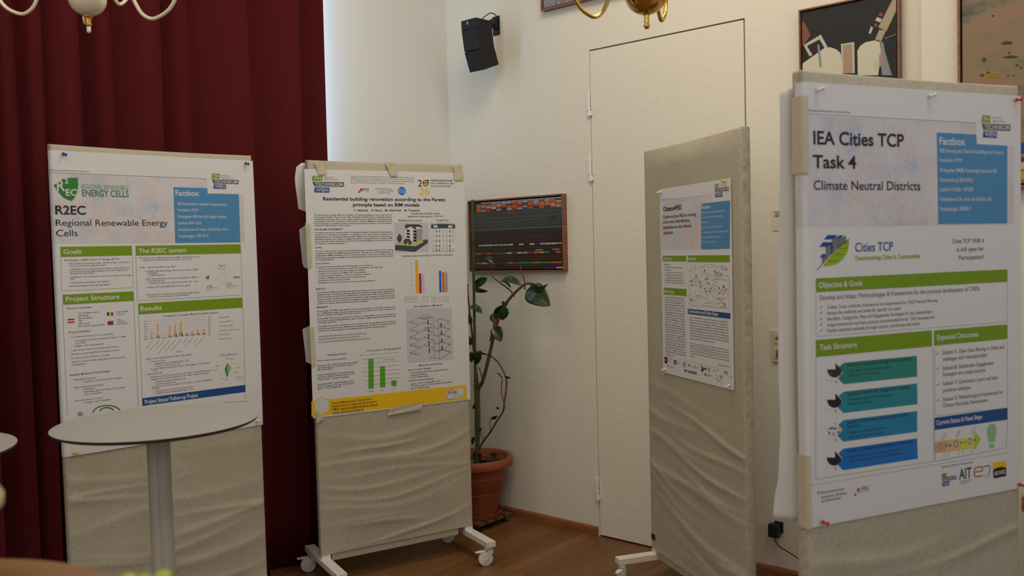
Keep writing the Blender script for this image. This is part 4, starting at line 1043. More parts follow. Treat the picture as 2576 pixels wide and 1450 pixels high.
 ["t","body_text","ink","measures and the targeted planning of renewable energy integration. Furthermore, the",39.3,623,399.9,6.9,3],
 ["t","body_text","ink","created models serve as a basis for visualization, clearly promoting potential renovation",39.1,633.7,400.1,6.9,3],
 ["t","body_text","ink","solutions to owners and promoting their decision-making.",39,643.8,255.9,6.9,3],
 ["t","body_text","ink","BENEFIT",35.6,662.5,55.4,7.8,4],
 ["t","body_text","ink","Economically: The BIM model enables a sound cost assessment of renovation measures. The",38,679.8,401.5,6.9,3],
 ["t","body_text","ink","use of BIM technologies increases planning accuracy, reduces error costs, and improves",37.9,690.5,401.7,6.9,3],
 ["t","body_text","ink","resource efficiency throughout the entire project.",37.8,700.1,220.3,6.9,3],
 ["t","body_text","ink","Ecologically: The project provides an analysis of energy efficiency and CO2 footprint",37.4,716.1,401.7,7,3],
 ["t","body_text","ink","across the entire building lifecycle, thus creating a reliable basis for climate-friendly",37.8,727,401.7,7,3],
 ["t","body_text","ink","renovation decisions.",38.2,736.2,94.9,7,3],
 ["t","body_text","ink","Societally: The project contributes to the creation of an energy-efficient and sustainable",37.3,753.2,402,7,3],
 ["t","body_text","ink","urban living environment. BIM-based visualizations increase the transparency of",37.4,764.2,402,7,3],
 ["t","body_text","ink","renovation recommendations and strengthen their acceptance among owners.",37.5,775,347.5,7,3],
 ["t","body_text","greydark","https://www.statistik.at/fileadmin/user_upload/Zensus-GWZ-2021.pdf",40.8,800.6,240.6,6.5,0],
 ["l","body_text","greydark",0.7,[40.7,801.5,281.3,803.6]],
 ["t","body_text","greydark","https://www.bbsr.at/forschung/referenzprojekte/fluccosan",40.1,813.9,213.1,6.6,0],
 ["l","body_text","greydark",0.7,[40,814.6,253.2,817.1]],
 ["t","body_text","greydark","https://www.umweltbundesamt.at/fileadmin/site/publikationen/rep0880.pdf",39.3,827.7,259.5,6.6,0],
 ["l","body_text","greydark",0.7,[39.2,828.6,298.8,830.7]],
 ["t","body_text","ink","Heating systems",82.2,894,97.3,8,3],
 ["t","chart","ink","CO2 emissions during operation",277.4,890.1,187.5,8.2,3],
 ["t","body_text","ink","Three scenarios were compared:",28.3,917.4,145.2,7.1,3],
 ["t","body_text","ink","Reference (GH / Base): Individual gas heating",28.4,941.1,202.9,7.1,3],
 ["t","body_text","ink","per residential unit. CO2 emission factor ¹:",27.8,951.8,188.5,7.1,3],
 ["t","body_text","ink","248 g CO2eq/kWh",28.2,961.8,74.6,7.1,3],
 ["t","body_text","ink","District heating (DH): Decentralised heat",27.4,986.3,186.8,7.1,3],
 ["t","body_text","ink","supply via a district heating network. CO2",27.2,996.7,187.5,7.1,3],
 ["t","body_text","ink","emission factor ¹: 186 g CO2eq/kWh",27.1,1008.3,155.7,7.1,3],
 ["t","body_text","ink","Heat pump (HP): Central heating system",25.9,1031.5,185.2,7.1,3],
 ["t","body_text","ink","with heat pump (COP 3.4). CO2 emission",26.2,1042.6,184.8,7.1,3],
 ["t","body_text","ink","factor ¹: 132 g CO2eq/kWh",26.1,1052.4,117.6,7.2,3],
 ["l","chart","ink",1,[271.6,906.5,449,907.5]],
 ["t","chart","greydark","kg/m²",245.5,907.7,21.1,5.8,0],
 ["l","chart","ink",1,[271.4,927.7,449.2,928.7]],
 ["t","chart","greydark","14",256.5,929.1,9.6,5.8,0],
 ["l","chart","ink",1,[271.2,949,449.5,949.8]],
 ["t","chart","greydark","12",257,950.1,8.6,5.8,0],
 ["l","chart","ink",1,[271,970.3,449.7,971.1]],
 ["t","chart","greydark","10",257.6,971.1,7.6,5.8,0],
 ["l","chart","ink",1,[270.8,991.6,449.9,992.3]],
 ["t","chart","greydark","8",258.1,992.2,6.6,5.8,0],
 ["l","chart","ink",1,[270.6,1013,450.2,1013.7]],
 ["t","chart","greydark","6",258.7,1013.3,5.6,5.9,0],
 ["l","chart","ink",1,[270.4,1034.5,450.4,1035]],
 ["t","chart","greydark","4",259.2,1034.4,4.6,5.9,0],
 ["l","chart","ink",1,[270.2,1055.9,450.7,1056.4]],
 ["t","chart","greydark","2",259.8,1055.6,3.6,5.9,0],
 ["t","chart","greydark","0",257.3,1077.5,4.1,5.9,0],
 ["g","chart","bargreen",[287.4,927.5,314.7,928.2,311.3,1076.9,283.8,1075.7]],
 ["g","chart","bargreen",[347.8,969.9,374.6,970.7,372.3,1076.4,344.3,1075.2]],
 ["g","chart","bargreen",[405.8,1045.7,433.1,1046.7,432.5,1076.7,405.7,1075.7]],
 ["c","chart","bargreen",361.9,938.8,2,0],
 ["t","chart","greydark","CO2eq emissions",368,941,59.8,5.4,0],
 ["t","chart","greydark","GH (Base)",275.9,1091.2,36.8,5.9,0],
 ["t","chart","greydark","DH",351.9,1092.7,12.4,6.5,0],
 ["t","chart","greydark","HP",412.9,1092.8,11.6,6.5,0],
 ["t","chart","ink","Heat distribution (Model 2)",538.9,686,161.4,8.8,3],
 ["g","illustration","greylilac",[496,692.3,754.2,697.7,754.3,968,496.4,967]],
 ["l","illustration","ink",1.2,[513.5,761.4,592,727.6,648.2,744.1]],
 ["l","illustration","ink",1.2,[513.5,761.4,560.9,774.9]],
 ["l","illustration","ink",1.3,[675.4,751.1,738.3,771.4,679.3,801.7,614.2,789.1]],
 ["l","illustration","ink",0.7,[515.3,754.6,522.7,755.2,522.5,761.6,515.1,761,515.3,754.6]],
 ["l","illustration","ink",0.7,[536.3,760.2,543.7,760.7,543.5,767.2,536.1,766.6,536.3,760.2]],
 ["l","illustration","ink",0.7,[554.8,765.5,562.2,766.1,562,772.5,554.6,772,554.8,765.5]],
 ["l","illustration","ink",0.7,[591.1,721.5,598.6,722.1,598.4,728.5,590.9,728,591.1,721.5]],
 ["l","illustration","ink",0.7,[612.4,728,620,728.5,619.8,735,612.2,734.5,612.4,728]],
 ["l","illustration","ink",0.7,[631.1,735.3,638.7,735.9,638.5,742.4,630.9,741.8,631.1,735.3]],
 ["l","illustration","ink",0.8,[660.3,759.5,668,760.1,667.8,766.6,660.1,766,660.3,759.5]],
 ["l","illustration","ink",0.8,[682.6,748.6,690.2,749.1,690.1,755.6,682.4,755.1,682.6,748.6]],
 ["l","illustration","ink",0.8,[705.5,755.8,713.2,756.3,713,762.9,705.3,762.3,705.5,755.8]],
 ["l","illustration","ink",0.8,[726.3,763.4,734.1,763.9,733.9,770.5,726.1,769.9,726.3,763.4]],
 ["g","illustration","slate",[613.2,754,619.7,753.5,620,779.5,614.5,780.1]],
 ["g","illustration","slate",[686.7,774.5,693.4,774,693.8,797.8,688.3,798.4]],
 ["l","illustration","ink",1.2,[513.7,800,592.3,766.4,648.7,783.2]],
 ["l","illustration","ink",1.2,[513.7,800,561.1,813.8]],
 ["l","illustration","ink",1.3,[675.8,790.3,738.9,811,679.8,841.2,614.6,828.2]],
 ["l","illustration","ink",0.7,[515.5,793.2,522.9,793.8,522.7,800.2,515.3,799.7,515.5,793.2]],
 ["l","illustration","ink",0.7,[536.5,798.9,544,799.5,543.8,805.9,536.3,805.3,536.5,798.9]],
 ["l","illustration","ink",0.7,[555,804.3,562.5,804.9,562.3,811.4,554.8,810.8,555,804.3]],
 ["l","illustration","ink",0.7,[591.4,760.3,598.9,760.9,598.7,767.4,591.2,766.8,591.4,760.3]],
 ["l","illustration","ink",0.7,[612.8,766.9,620.3,767.5,620.1,774,612.6,773.4,612.8,766.9]],
 ["l","illustration","ink",0.7,[631.5,774.4,639.1,774.9,638.9,781.4,631.3,780.9,631.5,774.4]],
 ["l","illustration","ink",0.8,[660.8,798.7,668.4,799.3,668.2,805.9,660.6,805.3,660.8,798.7]],
 ["l","illustration","ink",0.8,[683.1,787.9,690.7,788.5,690.6,795,682.9,794.4,683.1,787.9]],
 ["l","illustration","ink",0.8,[706,795.2,713.7,795.8,713.6,802.4,705.8,801.8,706,795.2]],
 ["l","illustration","ink",0.8,[726.9,802.9,734.6,803.5,734.5,810.1,726.7,809.5,726.9,802.9]],
 ["g","illustration","slate",[613.6,790.3,620.2,789.8,620.4,815.9,615,816.4]],
 ["g","illustration","slate",[687.2,814,693.9,813.5,694.3,837.3,688.7,837.9]],
 ["l","illustration","ink",1.2,[513.9,838.8,592.6,805.4,649.1,822.5]],
 ["l","illustration","ink",1.2,[513.9,838.8,561.4,852.8]],
 ["l","illustration","ink",1.3,[676.3,829.7,739.5,850.7,680.3,880.8,615,867.5]],
 ["l","illustration","ink",0.7,[515.7,831.9,523.1,832.6,522.9,839,515.5,838.4,515.7,831.9]],
 ["l","illustration","ink",0.7,[536.8,837.7,544.2,838.3,544,844.8,536.5,844.2,536.8,837.7]],
 ["l","illustration","ink",0.7,[555.3,843.3,562.8,843.9,562.6,850.4,555.1,849.7,555.3,843.3]],
 ["l","illustration","ink",0.7,[591.7,799.3,599.3,799.9,599.1,806.4,591.5,805.8,591.7,799.3]],
 ["l","illustration","ink",0.7,[613.1,806,620.7,806.6,620.5,813.1,612.9,812.5,613.1,806]],
 ["l","illustration","ink",0.8,[631.9,813.5,639.5,814.1,639.3,820.7,631.7,820,631.9,813.5]],
 ["l","illustration","ink",0.8,[661.2,838.1,668.9,838.7,668.7,845.3,661,844.7,661.2,838.1]],
 ["l","illustration","ink",0.8,[683.5,827.3,691.2,827.9,691.1,834.5,683.3,833.9,683.5,827.3]],
 ["l","illustration","ink",0.8,[706.5,834.8,714.3,835.4,714.1,842,706.3,841.4,706.5,834.8]],
 ["l","illustration","ink",0.8,[727.4,842.6,735.2,843.2,735,849.9,727.2,849.2,727.4,842.6]],
 ["g","illustration","slate",[614.1,826.7,620.6,826.2,620.9,852.4,615.4,852.9]],
 ["g","illustration","slate",[687.7,853.5,694.4,853,694.8,877,689.2,877.5]],
 ["l","illustration","ink",1.2,[514,877.6,592.9,844.5,649.5,861.9]],
 ["l","illustration","ink",1.2,[514,877.6,561.7,891.9]],
 ["l","illustration","ink",1.3,[676.8,869.3,740.1,890.6,680.8,920.5,615.3,906.9]],
 ["l","illustration","ink",0.7,[515.9,870.8,523.3,871.5,523.1,877.9,515.7,877.3,515.9,870.8]],
 ["l","illustration","ink",0.7,[537,876.7,544.5,877.3,544.2,883.8,536.8,883.2,537,876.7]],
 ["l","illustration","ink",0.7,[555.6,882.3,563.1,883,562.8,889.5,555.3,888.8,555.6,882.3]],
 ["l","illustration","ink",0.8,[592.1,838.4,599.6,839,599.4,845.5,591.8,844.9,592.1,838.4]],
 ["l","illustration","ink",0.8,[613.5,845.2,621.1,845.8,620.9,852.4,613.3,851.7,613.5,845.2]],
 ["l","illustration","ink",0.8,[632.3,852.8,639.9,853.5,639.7,860,632.1,859.4,632.3,852.8]],
 ["l","illustration","ink",0.8,[661.7,877.6,669.4,878.3,669.2,884.9,661.5,884.2,661.7,877.6]],
 ["l","illustration","ink",0.8,[684,866.9,691.7,867.5,691.6,874.1,683.8,873.5,684,866.9]],
 ["l","illustration","ink",0.8,[707.1,874.5,714.8,875.1,714.6,881.8,706.9,881.1,707.1,874.5]],
 ["l","illustration","ink",0.8,[728,882.4,735.8,883.1,735.6,889.7,727.8,889,728,882.4]],
 ["g","illustration","slate",[614.6,863.2,621.1,862.8,621.3,889,615.9,889.6]],
 ["g","illustration","slate",[688.2,893.2,694.9,892.8,695.3,916.8,689.7,917.3]],
 ["l","illustration","ink",1.2,[514.2,916.6,593.3,883.7,650,901.4]],
 ["l","illustration","ink",1.2,[514.2,916.6,562,931.2]],
 ["l","illustration","ink",1.3,[677.3,909,740.7,930.7,681.3,960.4,615.7,946.4]],
 ["l","illustration","ink",0.7,[516.1,909.8,523.5,910.5,523.3,917,515.8,916.3,516.1,909.8]],
 ["l","illustration","ink",0.8,[537.2,915.8,544.7,916.5,544.5,923,537,922.3,537.2,915.8]],
 ["l","illustration","ink",0.8,[555.8,921.5,563.3,922.2,563.1,928.8,555.6,928,555.8,921.5]],
 ["l","illustration","ink",0.8,[592.4,877.6,599.9,878.2,599.7,884.8,592.2,884.1,592.4,877.6]],
 ["l","illustration","ink",0.8,[613.9,884.5,621.5,885.2,621.3,891.7,613.7,891.1,613.9,884.5]],
 ["l","illustration","ink",0.8,[632.7,892.3,640.3,893,640.1,899.5,632.5,898.8,632.7,892.3]],
 ["l","illustration","ink",0.8,[662.1,917.3,669.8,918,669.6,924.6,661.9,923.9,662.1,917.3]],
 ["l","illustration","ink",0.8,[684.5,906.6,692.3,907.3,692.1,913.9,684.3,913.2,684.5,906.6]],
 ["l","illustration","ink",0.8,[707.6,914.3,715.4,915,715.2,921.7,707.4,920.9,707.6,914.3]],
 ["l","illustration","ink",0.8,[728.6,922.4,736.4,923.1,736.2,929.8,728.4,929,728.6,922.4]],
 ["g","illustration","slate",[615,899.9,621.6,899.4,621.8,925.8,616.3,926.3]],
 ["l","illustration","ink",1.2,[648.3,741.6,649.4,953.7]],
 ["l","illustration","ink",1.3,[674.3,749.5,675.7,961.4]],
 ["g","illustration","greymid",[562.1,740.3,615.9,736.7,637.3,746.8,588.5,752.2]],
 ["g","illustration","greymid",[595.3,790.1,635.9,790.7,641,801.2,597.6,800.3]],
 ["t","body_text","ink","Material requirements",558.9,987.8,133.2,8.6,3],
 ["t","body_text","ink","Pareto renovation (heating)",498.2,1005.3,124.4,7.5,3],
 ["t","body_text","ink","-   130 m Pipelines (DN 32-65, supply and return)",498.7,1020.9,219.8,7.5,3],
 ["t","body_text","ink","-   8 apartment stations",498.9,1032.5,104.7,7.5,3],
 ["t","body_text","ink","-   93,5 m² Wall insolation",499,1044.4,114.1,7.5,3],
 ["t","body_text","ink","Complete renovation (heating)",497.3,1060.3,138.4,7.6,3],
 ["t","body_text","ink","-   approx. 1,000 m of piping (DN 12-65)",497.7,1077.1,179,7.6,3],
 ["t","body_text","ink","-   61 radiators, approx. 120 shut-off and control valves",497.8,1088.9,244.7,7.6,3],
 ["t","body_text","ink","-   302,5 m² Wall insolation",497.9,1101.6,119.4,7.6,3],
 ["g","footer_band","yellow",[-6,1105.4,825.9,1109.4,825.8,1184.8,-7.7,1179.4]],
 ["g","footer_band","yellow",[45.4,1086.6,83.9,1108.7,82.1,1162,43.3,1179.3,4.8,1159.8,5.4,1106.8]],
 ["g","footer_band","white",[45,1092.4,79.8,1112.1,78.4,1157.6,43.6,1174,9.3,1156.5,9.5,1110.2]],
 ["t","footer_band","ink","Project Management: David Sengl",93,1131.4,201.6,10.6,3],
 ["t","footer_band","ink","Department of Industrial Engineering",93.2,1146.8,231.6,10.7,3],
 ["t","footer_band","ink","E-Mail: david.sengl@technikum-wien.at",92.4,1162.2,237.9,10.7,3],
 ["t","footer_band","ink","www. technikum-wien.at",95.5,1178.6,159.2,10.7,3],
 ["l","footer_band","ink",1,[137,1164.2,330.2,1165.4]],
 ["l","footer_band","ink",1,[95.4,1179.8,254.5,1182.8]],
 ["g","partner_logo","white",[706.7,1124.5,808.8,1125.8,810.5,1174.5,709.7,1176]],
 ["l","partner_logo","ink",1.6,[708.8,1129,754,1128.4,756.7,1175.4,712,1175.7,708.8,1129]],
 ["t","partner_logo","ink","FH",720.6,1150.1,30.6,16.6,0],
 ["t","partner_logo","ink","K",759.1,1150.6,15.4,16.7,0],
 ["l","partner_logo","grey",0.8,[761.6,1160.8,809.1,1160.6]],
 ["l","partner_logo","grey",0.8,[761.5,1167.6,809,1167.5]],
 ["l","partner_logo","grey",0.8,[761.3,1174.4,808.8,1174.3]],
],
3: [
 ["t","header_text","ink","F&E Schwerpunkt Renewable Energy Systems",16.9,48.8,109.7,3.6,0],
 ["l","header_text","greydark",0.8,[16.7,52.5,450.7,55.6]],
 ["g","school_logo","green",[474.7,14.1,501.9,14.3,501.1,30.2,471.2,29.5]],
 ["t","school_logo","white","FH",478.2,27.1,19.7,9.5,1],
 ["t","school_logo","grey","University of",508.4,19.6,41.4,3.2,0],
 ["t","school_logo","grey","Applied Sciences",508,27.6,53.2,3.2,0],
 ["g","school_logo","grey",[471.7,32.5,579.2,33.7,578.5,48.5,477.2,47.5]],
 ["t","school_logo","white","TECHNIKUM",479.4,45.7,97.2,10.2,1],
 ["g","school_logo","navy",[476.3,51.8,531,51.8,530.2,68.6,474.9,67.7]],
 ["t","school_logo","white","WIEN",479.8,64.9,45.9,10.9,1],
 ["g","sketch_banner","sketch",[14.1,54,450.6,58.1,449.2,86.7,365.7,87.6,358.6,277.8,6.6,277.8]],
 ["g","factbox","blue",[365.7,87.6,585.7,87.3,577.9,277.5,358.6,278.2]],
 ["t","title_text","ink","Citizens4PED",30.8,102.2,169,19.4,2],
 ["t","title_text","ink","Citizen-inclusive PEDs in existing",29.5,135,292.5,14.1,1],
 ["t","title_text","ink","urban areas: diversification,",28.5,158,244.1,14.1,1],
 ["t","title_text","ink","standardization and reflexive",29.2,182.2,252.8,14.1,1],
 ["t","title_text","ink","replication",31.5,206.3,89.1,14.1,1],
 ["t","factbox","white","Factbox",366.2,109.7,70.8,13.4,2],
 ["t","factbox","white","F&E Schwerpunkt: Renewable Energy Systems",371.2,128.8,177.3,7.4,1],
 ["t","factbox","white","Koordinator: Université Libre de Bruxelles",370.2,149.1,158.8,7.4,1],
 ["t","factbox","white","Fördergeber: FFG",370.7,169.8,60.1,7.4,1],
 ["t","factbox","white","Laufzeit: November 2022 - Oktober 2025",369.8,190.1,154,7.4,1],
 ["t","factbox","white","Kontaktperson: Simon Schneider, Evelyn Köstlin",369.5,211.3,199.2,7.4,1],
 ["t","factbox","white","simon.schneider@technikum-wien.at",368.6,231.7,144.6,7.4,1],
 ["t","factbox","white","Projektbudget: ~ 1,3 Mio. EUR",367.7,251.6,109.6,7.4,1],
 ["g","heading_band","green",[18.5,304.4,231.5,304.4,231.5,328.9,18.5,328.9]],
 ["t","heading_band","white","Objectives",27.5,323.3,81.7,12.8,2],
 ["g","heading_band","green",[242.9,303.4,576.1,303.4,576.1,331.5,242.9,331.5]],
 ["t","heading_band","white","Results",247.2,323.7,64.3,13,2],
 ["t","body_text","ink","Main objectives:",27.4,347,61.3,6.4,0],
 ["t","body_text","ink","- To evaluate viable technical options within",32.8,359.1,165.3,6.4,0],
 ["t","body_text","ink","local constraints;",30.6,371.1,60.4,6.4,0],
 ["t","body_text","ink","- To ensure these options are in accordance",31.8,382.6,169.9,6.4,0],
 ["t","body_text","ink","with regulations, incentives, and governance;",30.5,394.3,176.9,6.4,0],
 ["t","body_text","ink","- To collaboratively develop pathways with",31.7,405.8,161.3,6.4,0],
 ["t","body_text","ink","residents and institutions, guaranteeing that",30.4,416.9,169.9,6.4,0],
 ["t","body_text","ink","the solutions are both affordable and inclusive.",30.8,427.5,180.6,6.4,0],
 ["l","diagram","greydark",0.7,[571.6,423,570.4,410.1,565.5,397.5,557.1,385.7,545.2,374.7,530.2,364.9,512.3,356.6,491.8,349.9,469.3,345,445.3,342,420.2,341.1,394.7,342.4,369.4,345.8,344.9,351.3,322,358.8,301.3,368.1,283.3,379,268.5,391.2,257.5,404.4,250.5,418.3,247.7,432.4,249.2,446.4,255,459.9,264.9,472.5,278.6,483.9,295.7,493.7,315.6,501.8,337.9,508,361.8,512.1,386.8,514,412.2,513.8,437.4,511.5,461.8,507.1,484.8,500.9,505.8,493,524.6,483.6,540.6,473,553.5,461.3,563.1,448.9,569.2,436.1,571.6,423]],
 ["l","diagram","greenlight",0.9,[443.9,426.7,443.7,420.8,442.6,415.1,440.6,409.6,437.7,404.6,434,400.1,429.7,396.3,424.7,393.3,419.3,391.1,413.5,389.8,407.5,389.5,401.4,390.1,395.4,391.6,389.7,394,384.4,397.3,379.5,401.3,375.3,406,371.9,411.3,369.3,417,367.6,422.9,366.8,429,367,435,368.2,440.9,370.3,446.4,373.3,451.5,377,455.9,381.5,459.7,386.6,462.7,392.1,464.8,397.9,465.9,404,466.2,410,465.5,415.9,463.8,421.6,461.3,426.8,458,431.5,454,435.6,449.3,439,444.1,441.5,438.5,443.1,432.7,443.9,426.7]],
 ["l","diagram","leaf",0.9,[425.3,425.8,425.2,423.7,424.5,421.6,423.5,419.6,422,417.8,420.1,416.2,417.8,414.9,415.2,413.8,412.4,413,409.5,412.6,406.4,412.5,403.3,412.8,400.3,413.3,397.4,414.3,394.7,415.5,392.3,416.9,390.2,418.7,388.5,420.6,387.2,422.6,386.4,424.8,386.1,427,386.2,429.1,386.8,431.2,387.9,433.2,389.5,435,391.4,436.6,393.7,438,396.3,439,399.1,439.8,402.1,440.2,405.1,440.3,408.2,440,411.2,439.4,414.1,438.5,416.8,437.3,419.2,435.8,421.2,434.1,422.9,432.2,424.2,430.1,425,428,425.3,425.8]],
 ["l","diagram","red",1.5,[343,416,342.1,412,339.3,408.3,334.6,405.2,328.4,402.8,321,401.4,313.1,401,305.1,401.8,297.5,403.5,291,406.2,285.9,409.5,282.6,413.4,281.3,417.5,282.2,421.6,285.2,425.3,290,428.5,296.3,430.8,303.7,432.1,311.7,432.4,319.7,431.7,327.1,429.9,333.6,427.2,338.6,423.9,341.8,420,343,416]],
 ["l","diagram","ink",0.7,[312.4,416.8,336.9,416.1]],
 ["l","diagram","ink",0.7,[312.4,416.8,303.9,428.9]],
 ["l","diagram","ink",0.7,[312.4,416.8,293.1,409.5]],
 ["l","diagram","ink",0.7,[312.4,416.8,333.2,409.3]],
 ["l","diagram","red",1.4,[509.7,391.8,509.1,389,507.3,386.5,504.2,384.3,500.1,382.7,495.3,381.7,490.1,381.4,484.9,381.9,480,383.1,475.7,384.9,472.3,387.1,470.2,389.8,469.4,392.6,469.9,395.4,471.8,397.9,475,400.1,479.1,401.7,483.9,402.7,489.1,402.9,494.4,402.4,499.3,401.2,503.5,399.5,506.8,397.2,508.9,394.5,509.7,391.8]],
 ["l","diagram","ink",0.7,[489.6,392.2,505.7,391.8]],
 ["l","diagram","ink",0.7,[489.6,392.2,484,400.4]],
 ["l","diagram","ink",0.7,[489.6,392.2,477.1,387.2]],
 ["l","diagram","ink",0.7,[489.6,392.2,503.3,387.2]],
 ["l","diagram","red",1.4,[545.1,449.5,544.6,446.7,542.7,444.1,539.6,442,535.4,440.4,530.6,439.4,525.3,439.2,520,439.8,515,441,510.7,442.9,507.3,445.3,505.1,448.1,504.3,450.9,504.8,453.8,506.8,456.4,509.9,458.5,514.1,460.1,519,461,524.3,461.2,529.6,460.6,534.6,459.3,538.8,457.4,542.2,455,544.3,452.3,545.1,449.5]],
 ["l","diagram","ink",0.7,[524.8,450.2,541.1,449.6]],
 ["l","diagram","ink",0.7,[524.8,450.2,519.1,458.7]],
 ["l","diagram","ink",0.7,[524.8,450.2,512.1,445.3]],
 ["l","diagram","ink",0.7,[524.8,450.2,538.6,444.9]],
 ["l","diagram","ink",0.7,[353.8,351.7,417.7,350.3,416.4,378.4,352.8,373.9,353.8,351.7]],
 ["l","diagram","ink",0.7,[341.4,386,561.9,384.7,560.9,512.6]],
 ["l","diagram","ink",0.7,[431.5,350.9,479.4,351.5,478,380.9]],
 ["l","diagram","ink",0.7,[305.7,451.3,305.8,483,404.7,480.7,406.9,462.4]],
 ["l","diagram","ink",0.8,[246.5,476,267.6,475.2,265.9,512.9,244.9,512.4,246.5,476]],
 ["l","diagram","ink",0.8,[265.7,518.5,560.8,516.1]],
 ["l","diagram","red",0.9,[338.6,448.3,362.4,478.8,418,494.6,486,499.4,525.9,496.8]],
 ["l","diagram","red",0.9,[456.4,408.4,458.5,435.3,480.4,473.9,519.6,490]],
 ["l","diagram","red",0.9,[433.5,457.8,453.1,478.7,509.9,486.9]],
 ["l","diagram","red",0.9,[442.8,405.1,480.6,398.8]],
 ["l","diagram","red",0.9,[452,428.3,479.2,427.5,480,411.4,456.3,410.2]],
 ["l","diagram","ink",0.7,[444.4,444.8,505,449.8]],
 ["l","diagram","ink",0.7,[343.2,427.8,368.3,427.8]],
 ["l","diagram","ink",0.7,[446.2,406.8,469.1,397.3]],
 ["l","diagram","ink",1.3,[376.2,362.6,387.6,362.5,382.9,364.9]],
 ["l","diagram","ink",1.3,[376.1,365.6,387.4,366.9,382.8,367.8]],
 ["l","diagram","ink",1.3,[376,368.5,387.3,368.4,382.7,370.8]],
 ["l","diagram","ink",1.3,[457.7,366.1,465.8,366,462.5,367.7]],
 ["l","diagram","ink",1.3,[457.6,368.2,465.7,369.6,462.4,369.9]],
 ["l","diagram","ink",1.3,[457.5,370.4,465.6,370.3,462.3,372.1]],
 ["l","diagram","ink",1.3,[304.9,386.3,319.6,386,313.6,389.1]],
 ["l","diagram","ink",1.3,[304.8,390,319.4,391.2,313.5,392.8]],
 ["l","diagram","ink",1.3,[304.6,393.7,319.3,393.5,313.3,396.6]],
 ["l","diagram","ink",1.3,[263.8,409,277.3,408.7,271.8,411.5]],
 ["l","diagram","ink",1.3,[263.6,412.4,277,413.6,271.6,414.9]],
 ["l","diagram","ink",1.3,[263.5,415.8,277,415.5,271.5,418.3]],
 ["l","diagram","ink",1.3,[268.2,428.7,278.6,428.4,274.4,430.6]],
 ["l","diagram","ink",1.3,[268,431.3,278.4,432.5,274.2,433.3]],
 ["l","diagram","ink",1.3,[267.9,434,278.4,433.7,274.1,435.9]],
 ["l","diagram","ink",1.3,[342.4,413.6,352.5,413.4,348.3,415.5]],
 ["l","diagram","ink",1.3,[342.3,416.2,352.3,417.4,348.2,418.1]],
 ["l","diagram","ink",1.3,[342.1,418.8,352.2,418.5,348.1,420.7]],
 ["l","diagram","ink",1.3,[343,431.7,354.5,431.3,349.8,433.8]],
 ["l","diagram","ink",1.3,[342.9,434.6,354.3,435.8,349.7,436.8]],
 ["l","diagram","ink",1.3,[342.7,437.6,354.3,437.2,349.6,439.8]],
 ["l","diagram","ink",1.3,[385.8,401.5,395.7,401.3,391.7,403.4]],
 ["l","diagram","ink",1.3,[385.7,404.1,395.5,405.3,391.5,406]],
 ["l","diagram","ink",1.3,[385.6,406.7,395.5,406.4,391.4,408.6]],
 ["l","diagram","ink",1.3,[402.2,397.5,412,397.3,408,399.4]],
 ["l","diagram","ink",1.3,[402.1,400.1,411.8,401.3,407.9,402]],
 ["l","diagram","ink",1.3,[402,402.6,411.8,402.4,407.8,404.5]],
 ["l","diagram","ink",1.3,[465.5,372.7,475,372.6,471.1,374.7]],
 ["l","diagram","ink",1.3,[465.4,375.3,474.8,376.5,471,377.2]],
 ["l","diagram","ink",1.3,[465.3,377.8,474.8,377.6,470.9,379.7]],
 ["l","diagram","ink",1.3,[487.6,370.8,496.3,370.7,492.8,372.6]],
 ["l","diagram","ink",1.3,[487.5,373.1,496.2,374.4,492.7,374.9]],
 ["l","diagram","ink",1.3,[487.4,375.5,496.1,375.3,492.5,377.2]],
 ["l","diagram","ink",1.2,[507.1,375.7,516.4,375.5,512.6,377.6]],
 ["l","diagram","ink",1.2,[507,378.1,516.2,379.4,512.5,380]],
 ["l","diagram","ink",1.2,[506.9,380.6,516.2,380.5,512.4,382.5]],
 ["l","diagram","ink",1.2,[541.8,354,556.2,353.8,550.3,357]],
 ["l","diagram","ink",1.2,[541.6,357.8,555.9,359.1,550.1,360.8]],
 ["l","diagram","ink",1.2,[541.5,361.7,555.8,361.5,549.9,364.7]],
 ["l","diagram","ink",1.3,[486.4,432.4,498.5,432,493.5,434.7]],
 ["l","diagram","ink",1.3,[486.3,435.6,498.3,436.6,493.4,437.9]],
 ["l","diagram","ink",1.3,[486.1,438.8,498.2,438.4,493.2,441.1]],
 ["l","diagram","ink",1.2,[519.4,425.6,532.6,425.2,527.2,428.2]],
 ["l","diagram","ink",1.2,[519.2,429.2,532.3,430.2,527,431.8]],
 ["l","diagram","ink",1.2,[519,432.7,532.2,432.3,526.8,435.3]],
 ["l","diagram","ink",1.2,[544.4,437.1,552.2,436.9,549,438.7]],
 ["l","diagram","ink",1.2,[544.3,439.2,552.1,440.4,548.9,440.8]],
 ["l","diagram","ink",1.2,[544.2,441.4,552,441.1,548.8,442.9]],
 ["l","diagram","ink",1.2,[490.1,454.5,499.4,454.2,495.6,456.3]],
 ["l","diagram","ink",1.2,[490,457,499.3,458.1,495.5,458.8]],
 ["l","diagram","ink",1.2,[489.8,459.5,499.2,459.2,495.4,461.3]],
 ["l","diagram","ink",1.3,[406.2,417.5,416,417.2,412,419.4]],
 ["l","diagram","ink",1.3,[406.1,420,415.8,421.2,411.9,421.9]],
 ["l","diagram","ink",1.3,[406,422.6,415.7,422.3,411.7,424.5]],
 ["l","diagram","ink",1.3,[377,440.3,386.9,440,382.8,442.2]],
 ["l","diagram","ink",1.3,[376.8,442.9,386.7,444,382.7,444.7]],
 ["l","diagram","ink",1.3,[376.7,445.4,386.6,445.1,382.6,447.3]],
 ["l","diagram","ink",1.3,[415.2,448.2,425,447.8,421,450]],
 ["l","diagram","ink",1.3,[415.1,450.7,424.8,451.8,420.9,452.5]],
 ["l","diagram","ink",1.3,[415,453.3,424.7,452.9,420.8,455.1]],
